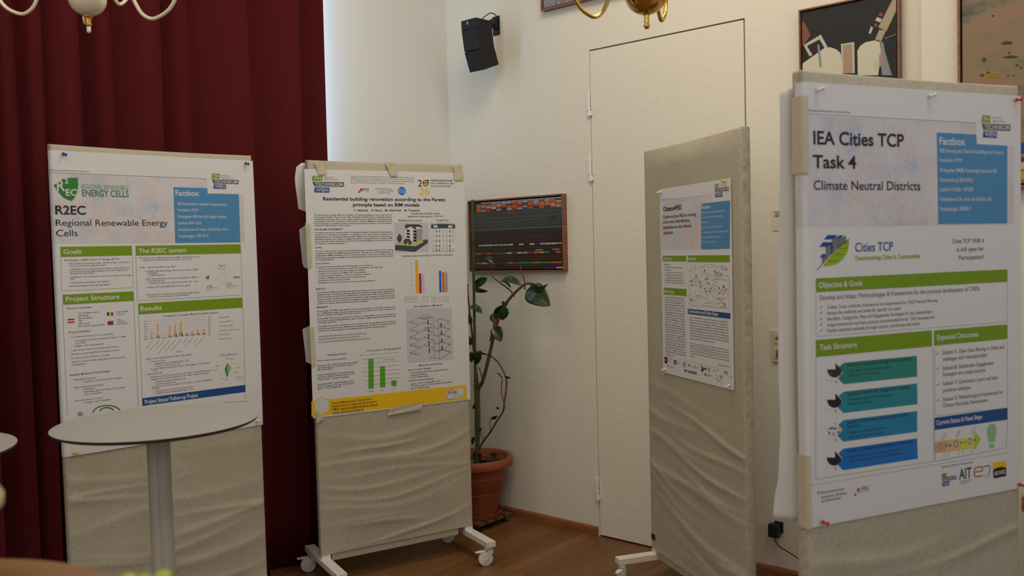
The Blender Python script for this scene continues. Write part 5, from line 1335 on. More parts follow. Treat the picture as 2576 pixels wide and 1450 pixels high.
 ["l","diagram","ink",1.3,[426.9,437.3,435.2,437.1,431.8,438.9]],
 ["l","diagram","ink",1.3,[426.8,439.5,435,440.7,431.7,441.1]],
 ["l","diagram","ink",1.3,[426.7,441.7,435,441.4,431.6,443.3]],
 ["l","diagram","ink",1.3,[258,489.9,272.9,489.3,266.8,492.5]],
 ["l","diagram","ink",1.3,[257.8,493.7,272.7,494.5,266.7,496.3]],
 ["l","diagram","ink",1.3,[257.6,497.5,272.6,496.8,266.5,500.1]],
 ["l","diagram","ink",1.2,[524,495.7,538.4,495,532.5,498.4]],
 ["l","diagram","ink",1.2,[523.8,499.6,538.2,500.3,532.3,502.3]],
 ["l","diagram","ink",1.2,[523.6,503.5,538.1,502.8,532.1,506.2]],
 ["l","diagram","ink",1.3,[389.2,451.3,397.6,451,394.2,452.9]],
 ["l","diagram","ink",1.3,[389.1,453.5,397.5,454.7,394.1,455.1]],
 ["l","diagram","ink",1.3,[389,455.7,397.4,455.4,394,457.3]],
 ["l","diagram","ink",1.2,[524,426.3,534.5,426,530.2,428.4]],
 ["l","diagram","ink",1.2,[523.8,429.2,534.3,430.3,530,431.2]],
 ["l","diagram","ink",1.2,[523.7,432,534.2,431.7,529.9,434.1]],
 ["l","diagram","ink",0.9,[260.5,381,261,369.6,253.7,364.4]],
 ["l","diagram","ink",0.9,[261,369.6,271.7,366.5]],
 ["l","diagram","ink",0.9,[279.7,370.1,280.2,358.8,273,353.6]],
 ["l","diagram","ink",0.9,[280.2,358.8,290.8,355.7]],
 ["l","diagram","ink",0.9,[306,361.5,306.5,350.3,299.4,345.1]],
 ["l","diagram","ink",0.9,[306.5,350.3,317,347.2]],
 ["t","diagram","ink","PED District",311.9,476.2,36.3,4.1,1],
 ["t","diagram","ink","PED System",517.1,403.4,32.8,3.9,1],
 ["t","diagram","ink","PED Environment",483.5,479.9,46.5,3.9,1],
 ["t","diagram","leaf","Neighbourhood",382.5,504.1,52.3,4,1],
 ["t","diagram","ink","Ressources",277.6,500.8,25.9,4.1,1],
 ["t","diagram","ink","Stakeholder",502,513.3,46,3.9,1],
 ["l","diagram","ink",0.7,[506.6,344.8,546.2,345.5]],
 ["l","diagram","ink",0.7,[506.3,350.1,542,350.8]],
 ["l","diagram","ink",0.7,[506.1,355.5,537.8,356.2]],
 ["l","diagram","ink",0.7,[505.8,360.8,533.6,361.5]],
 ["g","heading_band","green",[18.7,449.7,226.9,449.7,226.9,480.6,18.7,480.6]],
 ["t","heading_band","white","Methodology",23,472.8,97.6,13.6,2],
 ["t","body_text","ink","The project ran in four distinct ways. Firstly, it",25.5,495.1,180.5,7.6,0],
 ["t","body_text","ink","combined the four Living Labs - La Roue,",25.5,506.4,180.9,7.6,0],
 ["t","body_text","ink","Usquare, Kabelwerk, Stadl-Paura - as",25.5,517.8,181.2,7.6,0],
 ["t","body_text","ink","in-house empirical testing with the modelling,",25.5,529.2,181.6,7.6,0],
 ["t","body_text","ink","allowing each simulation scenario to be",25.5,540.6,181.9,7.6,0],
 ["t","body_text","ink","evaluated against what residents, social",25.5,551.9,182.3,7.6,0],
 ["t","body_text","ink","housing organisations, and municipal officials",25.5,563.3,182.6,7.6,0],
 ["t","body_text","ink","deemed feasible, affordable, and acceptable.",25.4,574.6,183,7.6,0],
 ["t","body_text","ink","Secondly, it incorporated the concept of",25.4,585.9,183.4,7.6,0],
 ["t","body_text","ink","sufficiency - fulfilling human needs with",25.4,597.3,183.7,7.6,0],
 ["t","body_text","ink","minimal resource consumption - alongside",25.4,608.6,184.1,7.6,0],
 ["t","body_text","ink","efficiency and renewable energy production.",25.4,619.9,184.4,7.5,0],
 ["t","body_text","ink","Thirdly, it merged a Method-Agile-Block",25.4,631.2,184.8,7.5,0],
 ["t","body_text","ink","stakeholder typology with an Actor Linkage",25.4,642.5,185.1,7.5,0],
 ["t","body_text","ink","Matrix and a \"Policy Canvas\", creating a",25.4,653.8,185.5,7.5,0],
 ["t","body_text","ink","replicable approach for mapping who can",25.4,665.1,185.8,7.5,0],
 ["t","body_text","ink","perform which actions, under what regulations,",25.4,676.4,186.2,7.5,0],
 ["t","body_text","ink","and with what incentives, within each country's",25.4,687.7,186.5,7.5,0],
 ["t","body_text","ink","energy-community governance. Lastly, it",25.4,699,186.9,7.5,0],
 ["t","body_text","ink","contributed its insights to a CEN Workshop",25.4,710.2,187.2,7.5,0],
 ["t","body_text","ink","Agreement (CWA), enabling the experiences of",25.4,721.5,187.6,7.5,0],
 ["t","body_text","ink","these cities to support other European",25.4,732.7,187.9,7.5,0],
 ["t","body_text","ink","municipalities without enforcing a singular",25.4,744,188.3,7.5,0],
 ["t","body_text","ink","prescriptive model.",25.4,757.2,77.4,7.5,0],
 ["g","heading_band","darkblue",[235.1,534.1,574.2,534.1,574.2,557.2,235.1,557.2]],
 ["t","heading_band","white","Conclusions and Next Steps",239.4,550.1,242.2,13.6,2],
 ["t","body_text","ink","The project established a comprehensive framework encompassing five",248.2,573.8,308,7.2,0],
 ["t","body_text","ink","dimensions: production and distribution infrastructures; energy demand",248.4,585,308.5,7.2,0],
 ["t","body_text","ink","beyond averages, incorporating flexibility and sufficiency; pricing structures",248.7,596.1,309.1,7.2,0],
 ["t","body_text","ink","(electricity, gas, heat, carbon); regulation and zoning law limitations on the",248.9,607.3,309.6,7.2,0],
 ["t","body_text","ink","interactions among stakeholders; and spatial arrangements within Positive",249.1,618.4,310.1,7.2,0],
 ["t","body_text","ink","Energy Districts (PEDs), and their relationship with the surrounding urban",249.4,629.6,310.7,7.2,0],
 ["t","body_text","ink","environment. The framework was implemented for each Living Lab through",249.6,640.7,311.2,7.2,0],
 ["t","body_text","ink","a continuous dialogue involving techno-economic simulation, stakeholder",249.9,651.8,311.7,7.2,0],
 ["t","body_text","ink","analysis and collaborative creation with residents.",250.1,664.6,202.3,7.1,0],
 ["t","body_text","ink","The outcomes comprise locally customized scenario libraries and",250.7,686.5,305.2,7.1,0],
 ["t","body_text","ink","simulation results, stakeholder and policy canvases for each city, four PED",251.3,697.2,305.5,7.1,0],
 ["t","body_text","ink","Action Plans, a collection of PED Guidelines separated into four phases",251.8,707.9,305.7,7.1,0],
 ["t","body_text","ink","and a proposal for a CEN Workshop Agreement on \"Guidelines for the",252.4,718.5,305.9,7.1,0],
 ["t","body_text","ink","Integrated and Context-Sensitive Development of Positive Energy",252.9,729.2,306.2,7.1,0],
 ["t","body_text","ink","Districts\".",253.5,742.8,39.3,7.1,0],
 ["t","body_text","ink","https://citizens4ped.eu",474.1,752.9,92.8,5.7,0],
 ["l","body_text","greymid",0.8,[18.4,766.4,577.7,763]],
 ["g","partner_logo","ink",[14.1,768,44,767.7,43.7,795.1,17.1,796.1]],
 ["t","partner_logo","white","PED",19.3,784.9,19.9,6.3,2],
 ["l","partner_logo","redorange",1.6,[55,780.2,74,772.3,71.8,766.7,53.7,770.6,53.1,786.3,75,787]],
 ["l","partner_logo","greymid",1.6,[77.2,773.9,87.7,774,87.2,786.5]],
 ["g","partner_logo","darkblue",[103,773.1,128.5,771.9,128.5,790.8,103.8,791.6]],
 ["t","partner_logo","white","AUE",105.7,785.8,20.7,6.2,1],
 ["l","partner_logo","greymid",1.2,[133,777.6,162.9,777]],
 ["l","partner_logo","greymid",1.2,[132.8,782.2,166.6,781.2]],
 ["l","partner_logo","greymid",1.2,[132.7,786.8,170.3,785.3]],
 ["t","partner_logo","ink","20",189.8,780.3,20.7,9.9,1],
 ["t","partner_logo","ink","70",187.7,793.1,22.2,9.9,1],
 ["l","partner_logo","ink",1.1,[182.6,768.4,183.8,794.1]],
 ["c","partner_logo","leaf",235.4,780.7,5.3,0],
 ["l","partner_logo","leaf",1.9,[235.2,785.2,235.6,793.4]],
 ["t","partner_logo","leaf","PEDs",246.4,785,23.9,6.8,0],
 ["l","partner_logo","greydark",1.9,[274.4,790,291.2,775.2,297.9,789.9]],
 ["t","partner_logo","greymid","arteria",290.8,785.5,32.7,5.2,0],
 ["g","partner_logo","green",[336.4,769.4,351.4,768.4,350.2,778.8,338.1,779.1]],
 ["g","partner_logo","grey",[343.2,776.6,387,775.3,386.6,784.3,344.9,785.6]],
 ["g","partner_logo","darkblue",[339.2,786.2,362.7,785.3,362.3,793.3,339.5,794.6]],
 ["c","partner_logo","red",408.2,781.8,6.5,0.3],
 ["g","partner_logo","leaf",[401.9,770,408.7,771,405.7,791,401.7,787.9]],
 ["c","partner_logo","skyblue",444.6,779.3,6.4,0],
 ["c","partner_logo","azure",444.6,779.3,2.9,0],
 ["t","partner_logo","greymid","UNIVERSITY",456.1,778.1,33.5,4.3,0],
 ["t","partner_logo","leaf","ARDA",520.4,779.7,29.8,9.1,2],
 ["t","partner_logo","leaf","Natura",520,786.9,32.4,3.5,0],
 ["t","partner_logo","red","Smart",560.5,791,22.3,4.5,1],
 ["g","partner_logo","grey",[43.4,801,53.3,801.1,52.9,810.5,43.8,810.8]],
 ["g","partner_logo","skyblue",[59.8,800.8,69.6,800.8,69.2,810.2,60.2,810.5]],
 ["g","partner_logo","orange",[76.1,800.5,85.8,800.6,85.4,809.9,76.5,810.2]],
 ["g","partner_logo","greymid",[92.2,800.2,101.9,800.3,101.5,809.6,92.6,809.9]],
 ["g","partner_logo","ink",[200.3,802.4,217.1,802.3,216.9,806.8,210,807.6,209.7,815.2,200.5,815.5]],
 ["c","partner_logo","red",213.8,806.4,1.5,0],
 ["t","partner_logo","ink","realitylab",222.6,813.3,83.1,12.1,2],
 ["c","partner_logo","darkblue",376.6,804.6,6.2,0],
 ["t","partner_logo","ink","UNI",389.6,809.5,29.1,8.7,0],
 ["l","partner_logo","green",3.2,[464.2,792.9,464.8,808.7,474.5,816.3,487.8,815.6]],
 ["t","partner_logo","ink","RSE",488.4,803.6,23,11.3,0],
 ["l","partner_logo","greymid",1.1,[494.7,808.5,506.6,808]],
 ["l","partner_logo","greymid",1.1,[494.6,812.7,506.4,812.2]],
 ["l","partner_logo","greymid",1.1,[494.4,816.9,506.2,816.4]],
],
4: [
 ["t","header_text","greydark","F&E Schwerpunkt Renewable Energy Systems",18.4,77,162,6.3,0],
 ["l","header_text","ink",0.9,[18.3,83.2,661,86.4]],
 ["g","sketch_banner","sketch",[12.2,86.6,660.9,87.8,663.1,148.3,822.2,149.9,821.5,384.3,0.3,381.7]],
 ["g","factbox","blue",[500.8,118.8,661.3,120.3,663.1,147.6,791.9,149.5,791.1,380.3,504.4,379.5]],
 ["t","title_text","ink","IEA Cities TCP",49.6,162.6,323.8,34.3,2],
 ["t","title_text","ink","Task 4",46.6,225.3,150.3,33.4,2],
 ["t","title_text","ink","Climate Neutral Districts",47.8,283.1,386.7,24.2,1],
 ["t","factbox","white","Factbox",510.9,152.5,104.1,20.5,2],
 ["t","factbox","white","F&E Schwerpunkt: Climate-fit Buildings and Districts",512.2,175.1,261.5,11,1],
 ["t","factbox","white","Koordinator: FHTW",512,201.8,89.4,11,1],
 ["t","factbox","white","Fördergeber: BMIMI, Forschungskooperation IEA",511.8,230.5,234.4,11,1],
 ["t","factbox","white","Ausschreibung 2024 (FFG)",511.5,258.2,133.5,11,1],
 ["t","factbox","white","Laufzeit: 01/2026 - 09/2029",511.3,285.3,136.5,11,1],
 ["t","factbox","white","Kontaktperson: Dr. techn. Karthik Bhat, M.Sc.",512.1,313.3,217.4,11,1],
 ["t","factbox","white","Projektbudget: 340000 €",512.8,341.3,123.3,11,1],
 ["g","school_logo","green",[686.6,63.4,720.4,62.9,720.3,83,682.5,82.9]],
 ["t","school_logo","white","FH",691,80.2,24.2,12.6,1],
 ["t","school_logo","grey","University of",728,70.5,43.5,4.9,0],
 ["t","school_logo","grey","Applied Sciences",728,80,53.9,4.9,0],
 ["g","school_logo","grey",[684,86.7,805.7,86.5,804.6,105.2,691.4,105.4]],
 ["t","school_logo","white","TECHNIKUM",694.9,102.6,105,13.4,1],
 ["g","school_logo","navy",[690.9,108.9,747.7,108.6,747.2,127.8,688.3,127.3]],
 ["t","school_logo","white","WIEN",694.8,124.4,48.2,14.1,1],
 ["g","city_emblem","leafgreen",[167.9,416.2,166.5,436.3,159.7,454,143.9,471.4,124.5,482.1,101.5,486.4,73.1,487.6,98,464.2,129,439.9]],
 ["l","city_emblem","brown",2.6,[54.9,497.2,90.4,465.5,129,438.5,167.2,416.1]],
 ["g","city_emblem","midnight",[72.3,464.1,86.8,456.9,86.6,469.2,73.1,482.6]],
 ["g","city_emblem","midnight",[85.2,436,108.1,422.7,107.7,453.6,85.8,471.2]],
 ["g","city_emblem","midnight",[108.3,414.5,128.3,407.4,128.2,437.8,108.1,453.3]],
 ["g","city_emblem","midnight",[129.3,414.3,157.2,408.8,157,422.8,129.4,437]],
 ["g","city_emblem","darkblue",[64,463.9,73.6,454.2,87.5,455.1,82.1,463.2]],
 ["g","city_emblem","darkblue",[63.7,435.2,76.7,422.6,108.1,423.3,99.2,434.8]],
 ["g","city_emblem","darkblue",[79,415.7,93.2,403.9,126.8,404.5,113.2,415.4]],
 ["g","city_emblem","darkblue",[126.2,414.8,132.5,405.2,145.6,405.4,142.8,411.5]],
 ["g","city_emblem","darkblue",[144,412.2,146.7,407.5,157.2,407.7,155.6,411.2]],
 ["g","city_emblem","white",[87.8,438.1,90.8,436.7,90.8,439.7,87.7,441]],
 ["g","city_emblem","white",[87.7,444,90.7,442.6,90.7,445.5,87.7,446.9]],
 ["g","city_emblem","white",[87.6,449.8,90.7,448.5,90.6,451.4,87.6,452.8]],
 ["g","city_emblem","white",[87.5,455.7,90.6,454.3,90.5,457.3,87.5,458.6]],
 ["g","city_emblem","white",[87.4,461.6,90.5,460.2,90.5,463.1,87.4,464.5]],
 ["g","city_emblem","white",[93.5,435.6,96.6,434.2,96.5,437.1,93.5,438.5]],
 ["g","city_emblem","white",[93.4,441.5,96.5,440.1,96.4,443,93.4,444.4]],
 ["g","city_emblem","white",[93.3,447.3,96.4,445.9,96.4,448.9,93.3,450.3]],
 ["g","city_emblem","white",[93.3,453.2,96.3,451.8,96.3,454.8,93.2,456.2]],
 ["g","city_emblem","white",[93.2,459.1,96.2,457.7,96.2,460.6,93.1,462]],
 ["g","city_emblem","white",[99.2,433.1,102.3,431.7,102.3,434.6,99.2,436]],
 ["g","city_emblem","white",[99.2,439,102.2,437.6,102.2,440.5,99.1,441.9]],
 ["g","city_emblem","white",[99.1,444.8,102.1,443.4,102.1,446.4,99,447.8]],
 ["g","city_emblem","white",[99,450.7,102.1,449.3,102,452.3,98.9,453.7]],
 ["g","city_emblem","white",[98.9,456.6,102,455.2,101.9,458.1,98.9,459.5]],
 ["g","city_emblem","white",[110.9,417.4,114,416,113.9,419,110.8,420.4]],
 ["g","city_emblem","white",[110.8,423.3,113.9,421.9,113.8,424.9,110.8,426.3]],
 ["g","city_emblem","white",[110.7,429.2,113.8,427.8,113.8,430.8,110.7,432.2]],
 ["g","city_emblem","white",[110.6,435.1,113.7,433.7,113.7,436.6,110.6,438]],
 ["g","city_emblem","white",[110.6,441,113.6,439.6,113.6,442.5,110.5,443.9]],
 ["g","city_emblem","white",[110.5,446.9,113.6,445.5,113.5,448.4,110.4,449.8]],
 ["g","city_emblem","white",[116.7,414.9,119.7,413.5,119.7,416.4,116.6,417.8]],
 ["g","city_emblem","white",[116.6,420.8,119.7,419.4,119.6,422.3,116.5,423.7]],
 ["g","city_emblem","white",[116.5,426.7,119.6,425.3,119.5,428.2,116.5,429.6]],
 ["g","city_emblem","white",[116.4,432.6,119.5,431.2,119.5,434.1,116.4,435.5]],
 ["g","city_emblem","white",[116.3,438.5,119.4,437.1,119.4,440,116.3,441.4]],
 ["g","city_emblem","white",[116.2,444.4,119.3,443,119.3,445.9,116.2,447.3]],
 ["g","city_emblem","white",[122.4,412.4,125.5,410.9,125.5,413.9,122.4,415.3]],
 ["g","city_emblem","white",[122.4,418.3,125.4,416.8,125.4,419.8,122.3,421.2]],
 ["g","city_emblem","white",[122.3,424.1,125.4,422.7,125.3,425.7,122.2,427.1]],
 ["g","city_emblem","white",[122.2,430,125.3,428.6,125.2,431.6,122.1,433]],
 ["g","city_emblem","white",[122.1,435.9,125.2,434.5,125.2,437.5,122.1,438.9]],
 ["g","city_emblem","white",[122,441.8,125.1,440.4,125.1,443.4,122,444.8]],
 ["g","city_emblem","white",[131.6,416.4,134.7,414.9,134.6,417.9,131.5,419.3]],
 ["g","city_emblem","white",[131.5,422.3,134.6,420.9,134.6,423.8,131.5,425.2]],
 ["g","city_emblem","white",[131.4,428.2,134.5,426.8,134.5,429.7,131.4,431.1]],
 ["g","city_emblem","white",[137.4,413.8,140.5,412.4,140.5,415.3,137.4,416.8]],
 ["g","city_emblem","white",[137.3,419.7,140.4,418.3,140.4,421.3,137.3,422.7]],
 ["g","city_emblem","white",[137.2,425.6,140.3,424.2,140.3,427.2,137.2,428.6]],
 ["g","city_emblem","white",[143.2,411.3,146.3,409.8,146.3,412.8,143.2,414.2]],
 ["g","city_emblem","white",[143.1,417.2,146.2,415.8,146.2,418.7,143.1,420.1]],
 ["g","city_emblem","white",[143.1,423.1,146.2,421.7,146.1,424.6,143,426]],
 ["g","city_emblem","white",[149,408.7,152.2,407.3,152.1,410.2,149,411.7]],
 ["g","city_emblem","white",[149,414.6,152.1,413.2,152,416.2,148.9,417.6]],
 ["g","city_emblem","white",[148.9,420.5,152,419.1,152,422.1,148.8,423.5]],
 ["g","city_emblem","white",[74.5,465.9,77.6,464.5,77.5,467.5,74.5,468.9]],
 ["g","city_emblem","white",[74.4,471.8,77.5,470.4,77.4,473.3,74.4,474.7]],
 ["g","city_emblem","white",[80.2,463.4,83.3,462.1,83.2,465,80.2,466.4]],
 ["g","city_emblem","white",[80.1,469.3,83.2,467.9,83.1,470.9,80.1,472.2]],
 ["l","city_emblem","ink",0.9,[140.7,426.9,165.9,424.4]],
 ["l","city_emblem","ink",0.9,[129,439.9,163.7,440.7]],
 ["l","city_emblem","ink",0.9,[113.4,456.4,149.9,457.3]],
 ["l","city_emblem","ink",0.9,[90.3,472.8,128.5,473.3]],
 ["t","title_text","midblue","Cities TCP",189,450.7,139.6,23.9,1],
 ["t","title_text","leafgreen","Decarbonising Cities & Communities",189.9,473.9,241.6,11.9,2],
 ["t","title_text","greydark","Cities TCP TASK 4",560.8,435.4,130.3,12,0],
 ["t","title_text","greydark","is still open for",578.4,459.6,112.6,12.1,0],
 ["t","title_text","greydark","Participation!",587.1,483.5,103.8,12.1,0],
 ["g","heading_band","green",[50,518.3,791.7,518.3,791.7,555.5,50,555.5]],
 ["t","heading_band","white","Objective & Goals",59.1,544.1,155.1,14.6,2],
 ["l","body_text","green",0.9,[50.3,554.1,49.2,673.7,789.7,676.6,791.1,556.9]],
 ["t","body_text","greydark","Develop and Adapt: Methodologies & Frameworks for the practical development of CNDs",62.4,576.9,610.1,12.9,0],
 ["t","body_text","greydark","Collect Tools, methods, frameworks and experiences for CND Practical Planning",87.7,602,412.6,9.4,0],
 ["l","body_text","greydark",1.5,[64,594.3,66.2,598.5,71.6,591.7]],
 ["t","body_text","greydark","Assess the methods and tools for specific use cases",87.5,617.5,269,9.4,0],
 ["l","body_text","greydark",1.5,[63.7,610.2,65.9,614.4,71.3,607.6]],
 ["t","body_text","greydark","Identificy, Categorize, Map and Engagement Strategies for key stakeholders",87.3,633.5,392.9,9.4,0],
 ["l","body_text","greydark",1.5,[63.5,626,65.7,630.3,71.1,623.5]],
 ["t","body_text","greydark","Adapt frameworks and best practice recommendations for CND development",87,649.6,401.6,9.4,0],
 ["l","body_text","greydark",1.5,[63.3,641.6,65.5,645.8,70.9,639.1]],
 ["t","body_text","greydark","Publish validated methods through reports, workshops and media",86.8,665,343.7,9.5,0],
 ["l","body_text","greydark",1.5,[63,657.5,65.2,661.7,70.6,655]],
 ["g","heading_band","green",[48,683.1,477.8,683.1,477.8,728.9,48,728.9]],
 ["t","heading_band","white","Task Structure",60.4,711.3,132.3,14.7,2],
 ["g","heading_band","green",[486.1,683.9,790.6,683.9,790.6,727.8,486.1,727.8]],
 ["t","heading_band","white","Expected Outcomes",498.2,712.6,167.6,15.2,2],
 ["l","body_text","green",1.1,[48.3,727.2,44.7,1058.5,483.4,1063.1,482.5,731.2]],
 ["l","body_text","green",1.1,[489.2,735.5,489.7,930.5,790,936.7,790.7,736.2]],
 ["l","body_text","greydark",1,[485.7,972.2,488.6,1063.7,783.9,1057.5,789.3,972.3]],
 ["g","task_arrow","teal",[146.6,751.2,418.4,752,419.9,811.6,144.9,810.1,124.2,792.9,142.1,776.4,127,761.6]],
 ["t","task_arrow","ink","Subtask A: Open Data Sharing & Interoperability",157.2,763.1,242.3,9.4,1],
 ["t","task_arrow","ink","- Open data compilation & Value creation",157,778.7,160.2,6.5,1],
 ["t","task_arrow","ink","- Challenges in Interoperability",156.9,790.6,118.5,6.5,1],
 ["g","task_arrow","tealblue",[145.6,830.3,419.2,831.1,420.2,890.8,143.9,889,123.1,871.1,141,855.5,125.9,840.5]],
 ["t","task_arrow","ink","Subtask B: Stakeholder Engagement Strategies",156.2,842.3,233.9,9.4,1],
 ["t","task_arrow","ink","- Stakeholder Categorization and mapping",156,857.1,164.9,6.5,1],
 ["t","task_arrow","ink","- Engagement strategies",155.8,868.9,95.3,6.5,1],
 ["g","task_arrow","cyanblue",[144.5,908.6,419,910.3,418.5,970,142.8,967.7,122.1,949.5,140,934.1,124.8,918.8]],
 ["t","task_arrow","ink","Subtask C: Governance Frameworks and Best",155.2,920.5,229.1,9.4,1],
 ["t","task_arrow","ink","Practices",155.9,932,45,8.7,1],
 ["t","task_arrow","ink","- Identification of Governance Levers",157.1,948.6,144.5,6.5,1],
 ["t","task_arrow","ink","- Good & Best Practices for CNDs",157,961,128.8,6.5,1],
 ["g","task_arrow","royal",[143.5,987,417.8,988.8,420.3,1047.9,141.7,1046.3,121,1028.5,138.9,1012.5,123.7,997.4]],
 ["t","task_arrow","ink","Subtask D: Assessment & Analytical Frameworks",156.5,999.2,243.3,9.4,1],
 ["t","task_arrow","ink","- Adapt Framework for Environmental Assessment",157.2,1015.5,195.9,6.5,1],
 ["t","task_arrow","ink","- Policy recommendation for Assessment Frameworks",157,1026.8,207.5,6.5,1],
 ["g","task_arrow","charcoal",[86.8,764.9,87.6,770.7,90.2,776.2,94.2,781.1,99.6,785.1,105.9,787.8,112.7,789.1,119.5,788.9,125.9,787.2,131.4,784.1,135.7,779.8,138.4,774.7,139.4,769]],
 ["g","task_arrow","charcoal",[115.6,749.2,116.2,770,139.8,775.5,133.8,766.8]],
 ["g","task_arrow","blackish",[85.6,846.8,86.5,852.6,89,858.2,93.1,863.2,98.4,867.2,104.7,870,111.5,871.5,118.4,871.3,124.8,869.7,130.3,866.7,134.6,862.5,137.3,857.4,138.3,851.7]],
 ["g","task_arrow","blackish",[114.4,831.5,115,852.4,138.7,858.2,132.7,849.4]],
 ["g","task_arrow","blackish",[83.4,1004.1,84.2,1010,86.7,1015.7,90.8,1020.8,96.2,1025,102.5,1028,109.3,1029.6,116.2,1029.7,122.6,1028.2,128.1,1025.3,132.4,1021.2,135.2,1016.1,136.1,1010.4]],
 ["g","task_arrow","blackish",[112.2,989.5,112.9,1010.5,136.5,1017,130.6,1007.9]],
 ["g","task_arrow","leaf",[97.7,776.4,101.4,775.3,102.2,779.7,98.5,780.1]],
 ["l","task_arrow","greymid",1.1,[135.4,930.7,134,937.1,130.3,942.5,124.6,946.5,117.4,948.7,109.5,948.9,101.7,947,94.7,943.3,89.2,938.1,85.7,931.9,84.5,925.4]],
 ["g","task_arrow","skyblue",[86.8,924.2,93.3,924.5,93.2,931,86.7,930.6]],
 ["g","task_arrow","navy",[95.1,923.3,101.6,923.6,101.5,930,95,929.7]],
 ["g","task_arrow","azure",[103.4,922.7,109.9,923,109.8,929.5,103.3,929.2]],
 ["g","task_arrow","red",[111.7,925,118.2,925.3,118.1,931.8,111.6,931.5]],
 ["g","task_arrow","orange",[123.8,924.5,130.3,924.8,130.2,931.3,123.7,931]],
 ["g","task_arrow","red",[90.3,935.3,96.8,935.7,96.7,942.1,90.3,941.8]],
 ["g","task_arrow","redorange",[105.1,938.7,111.5,939,111.4,945.5,105,945.2]],
 ["g","task_arrow","navy",[121.3,936.1,127.8,936.4,127.7,942.9,121.2,942.6]],
 ["g","task_arrow","yellow",[126.1,928.3,132.6,928.6,132.5,935.1,126,934.8]],
 ["g","task_arrow","slate",[112.4,908.5,117.9,917.4,116,919.7]],
 ["g","task_arrow","greymid",[113.9,799.2,123.2,797.9,117.5,809.6]],
 ["l","task_arrow","greymid",0.7,[81.8,794.8,113.9,798.5]],
 ["g","task_arrow","greymid",[112.8,878,122.1,876.8,116.4,888.5]],
 ["l","task_arrow","greymid",0.7,[80.7,873.1,112.8,877.3]],
 ["g","task_arrow","greymid",[111.7,957,121,955.9,115.3,967.5]],
 ["l","task_arrow","greymid",0.7,[79.6,951.7,111.7,956.3]],
 ["g","task_arrow","greymid",[110.7,1034.4,120,1033.4,114.2,1045]],
 ["l","task_arrow","greymid",0.7,[78.4,1028.7,110.7,1033.7]],
 ["t","body_text","greydark","Subtask A: Open Data Sharing in Cities and",518.9,755.7,255.8,11.4,0],
 ["l","body_text","greydark",1.5,[495.4,750.3,499,755.1,505.3,747.2]],
 ["t","body_text","greydark","challenges with Interoperability",519.8,775.1,184.3,11.5,0],
 ["t","body_text","greydark","Subtask B: Stakeholder Engagement",519.6,800.9,210.7,11.5,0],
 ["l","body_text","greydark",1.5,[496.1,794.5,499.7,799.4,506,791.5]],
 ["t","body_text","greydark","Strategies and categorizations",520.5,819.4,175,11.5,0],
 ["t","body_text","greydark","Subtask C: Governance Layers and best",520.3,845.7,227.3,11.5,0],
 ["l","body_text","greydark",1.5,[496.7,839.9,500.4,844.8,506.7,837]],
 ["t","body_text","greydark","practices catalogue",521.8,865.5,111.8,11.5,0],
 ["t","body_text","greydark","Subtask D: Methodological Frameworks for",520.5,891.6,249.7,11.5,0],
 ["l","body_text","greydark",1.5,[496.9,885.4,500.5,890.3,506.9,882.5]],
 ["t","body_text","greydark","Climate Neutrality Assessments",520.4,910,183.1,11.5,0],
 ["g","heading_band","darkblue",[485.9,936.5,789.4,936.5,789.4,972.2,485.9,972.2]],
 ["t","heading_band","white","Current Status & Next Steps",493.7,958.5,187.3,13,2],
 ["g","timeline","pink",[488.1,1006.1,534,1007.4,533.7,1040.6,487.8,1039.8]],
 ["g","timeline","peach",[534,1007.4,587.5,1008.3,587.3,1041.3,533.7,1040.6]],
 ["g","timeline","lemon",[587.5,1008.3,647.5,1009,647.3,1042.7,587.3,1041.3]],
 ["g","timeline","lime",[647.6,992.5,676.2,1018.4,650,1050.9,647.4,1035.6]],
 ["c","timeline","bargreen",510,1022.8,10.4,0.35],
 ["c","timeline","tealblue",532.8,1022.7,5,0],
 ["c","timeline","tealblue",548.2,1023.3,5,0],
 ["c","timeline","royal",572.3,1022.5,9.7,0.3],
 ["c","timeline","tealblue",592.8,1021.7,4.3,0],
 ["c","timeline","bargreen",608,1021.8,4.3,0],
 ["c","timeline","royal",629.3,1020.3,9.8,0.3],
 ["c","timeline","tealblue",650.2,1020.2,4.3,0],
 ["l","timeline","greydark",1.2,[510.2,1004.7,521.9,984.9]],
 ["l","timeline","greydark",1.2,[520.7,1004,532.5,984.1]],
 ["l","timeline","greydark",1.2,[572.5,1003.9,584.5,983.8]],
 ["l","timeline","greydark",1.2,[579.5,1000.8,591.5,980.7]],
 ["l","timeline","greydark",1.2,[631.1,1000.5,643.3,980.3]],
 ["l","timeline","greydark",1.2,[642.1,999.7,654.3,979.5]],
 ["l","timeline","greydark",1,[525.8,1039.2,522.5,1054.3]],
 ["l","timeline","greydark",1,[544.4,1039.5,541.1,1054.6]],
 ["l","timeline","greydark",1,[584.6,1040.2,581.3,1055.4]],
 ["l","timeline","greydark",1,[603.6,1040.5,600.2,1055.7]],
 ["l","timeline","greydark",1,[639.1,1040.6,635.7,1055.9]],
 ["c","timeline","mint",721,998.3,20.2,0],
 ["g","timeline","mint",[703,1006.3,739.6,1007.1,733.8,1033.5,708.5,1033]],
 ["g","timeline","mint",[708.5,1039.4,734.4,1039.9,729.8,1052.1,714,1051.9]],
 ["l","body_text","greydark",0.7,[21.9,1073.3,799.3,1073.4]],
 ["t","partner_logo","greydark","Austrian Project Consortium",513.2,1086.6,128.4,6.9,0],
 ["g","partner_logo","green",[515.2,1102.8,533.2,1102.7,532.1,1114.6,513.5,1113.8]],
 ["g","partner_logo","grey",[514.6,1114.3,573.3,1114.8,573.2,1126.9,518.7,1125.2]],
 ["g","partner_logo","darkblue",[517.1,1127.7,544.8,1127.8,544.7,1141,516,1140.3]],
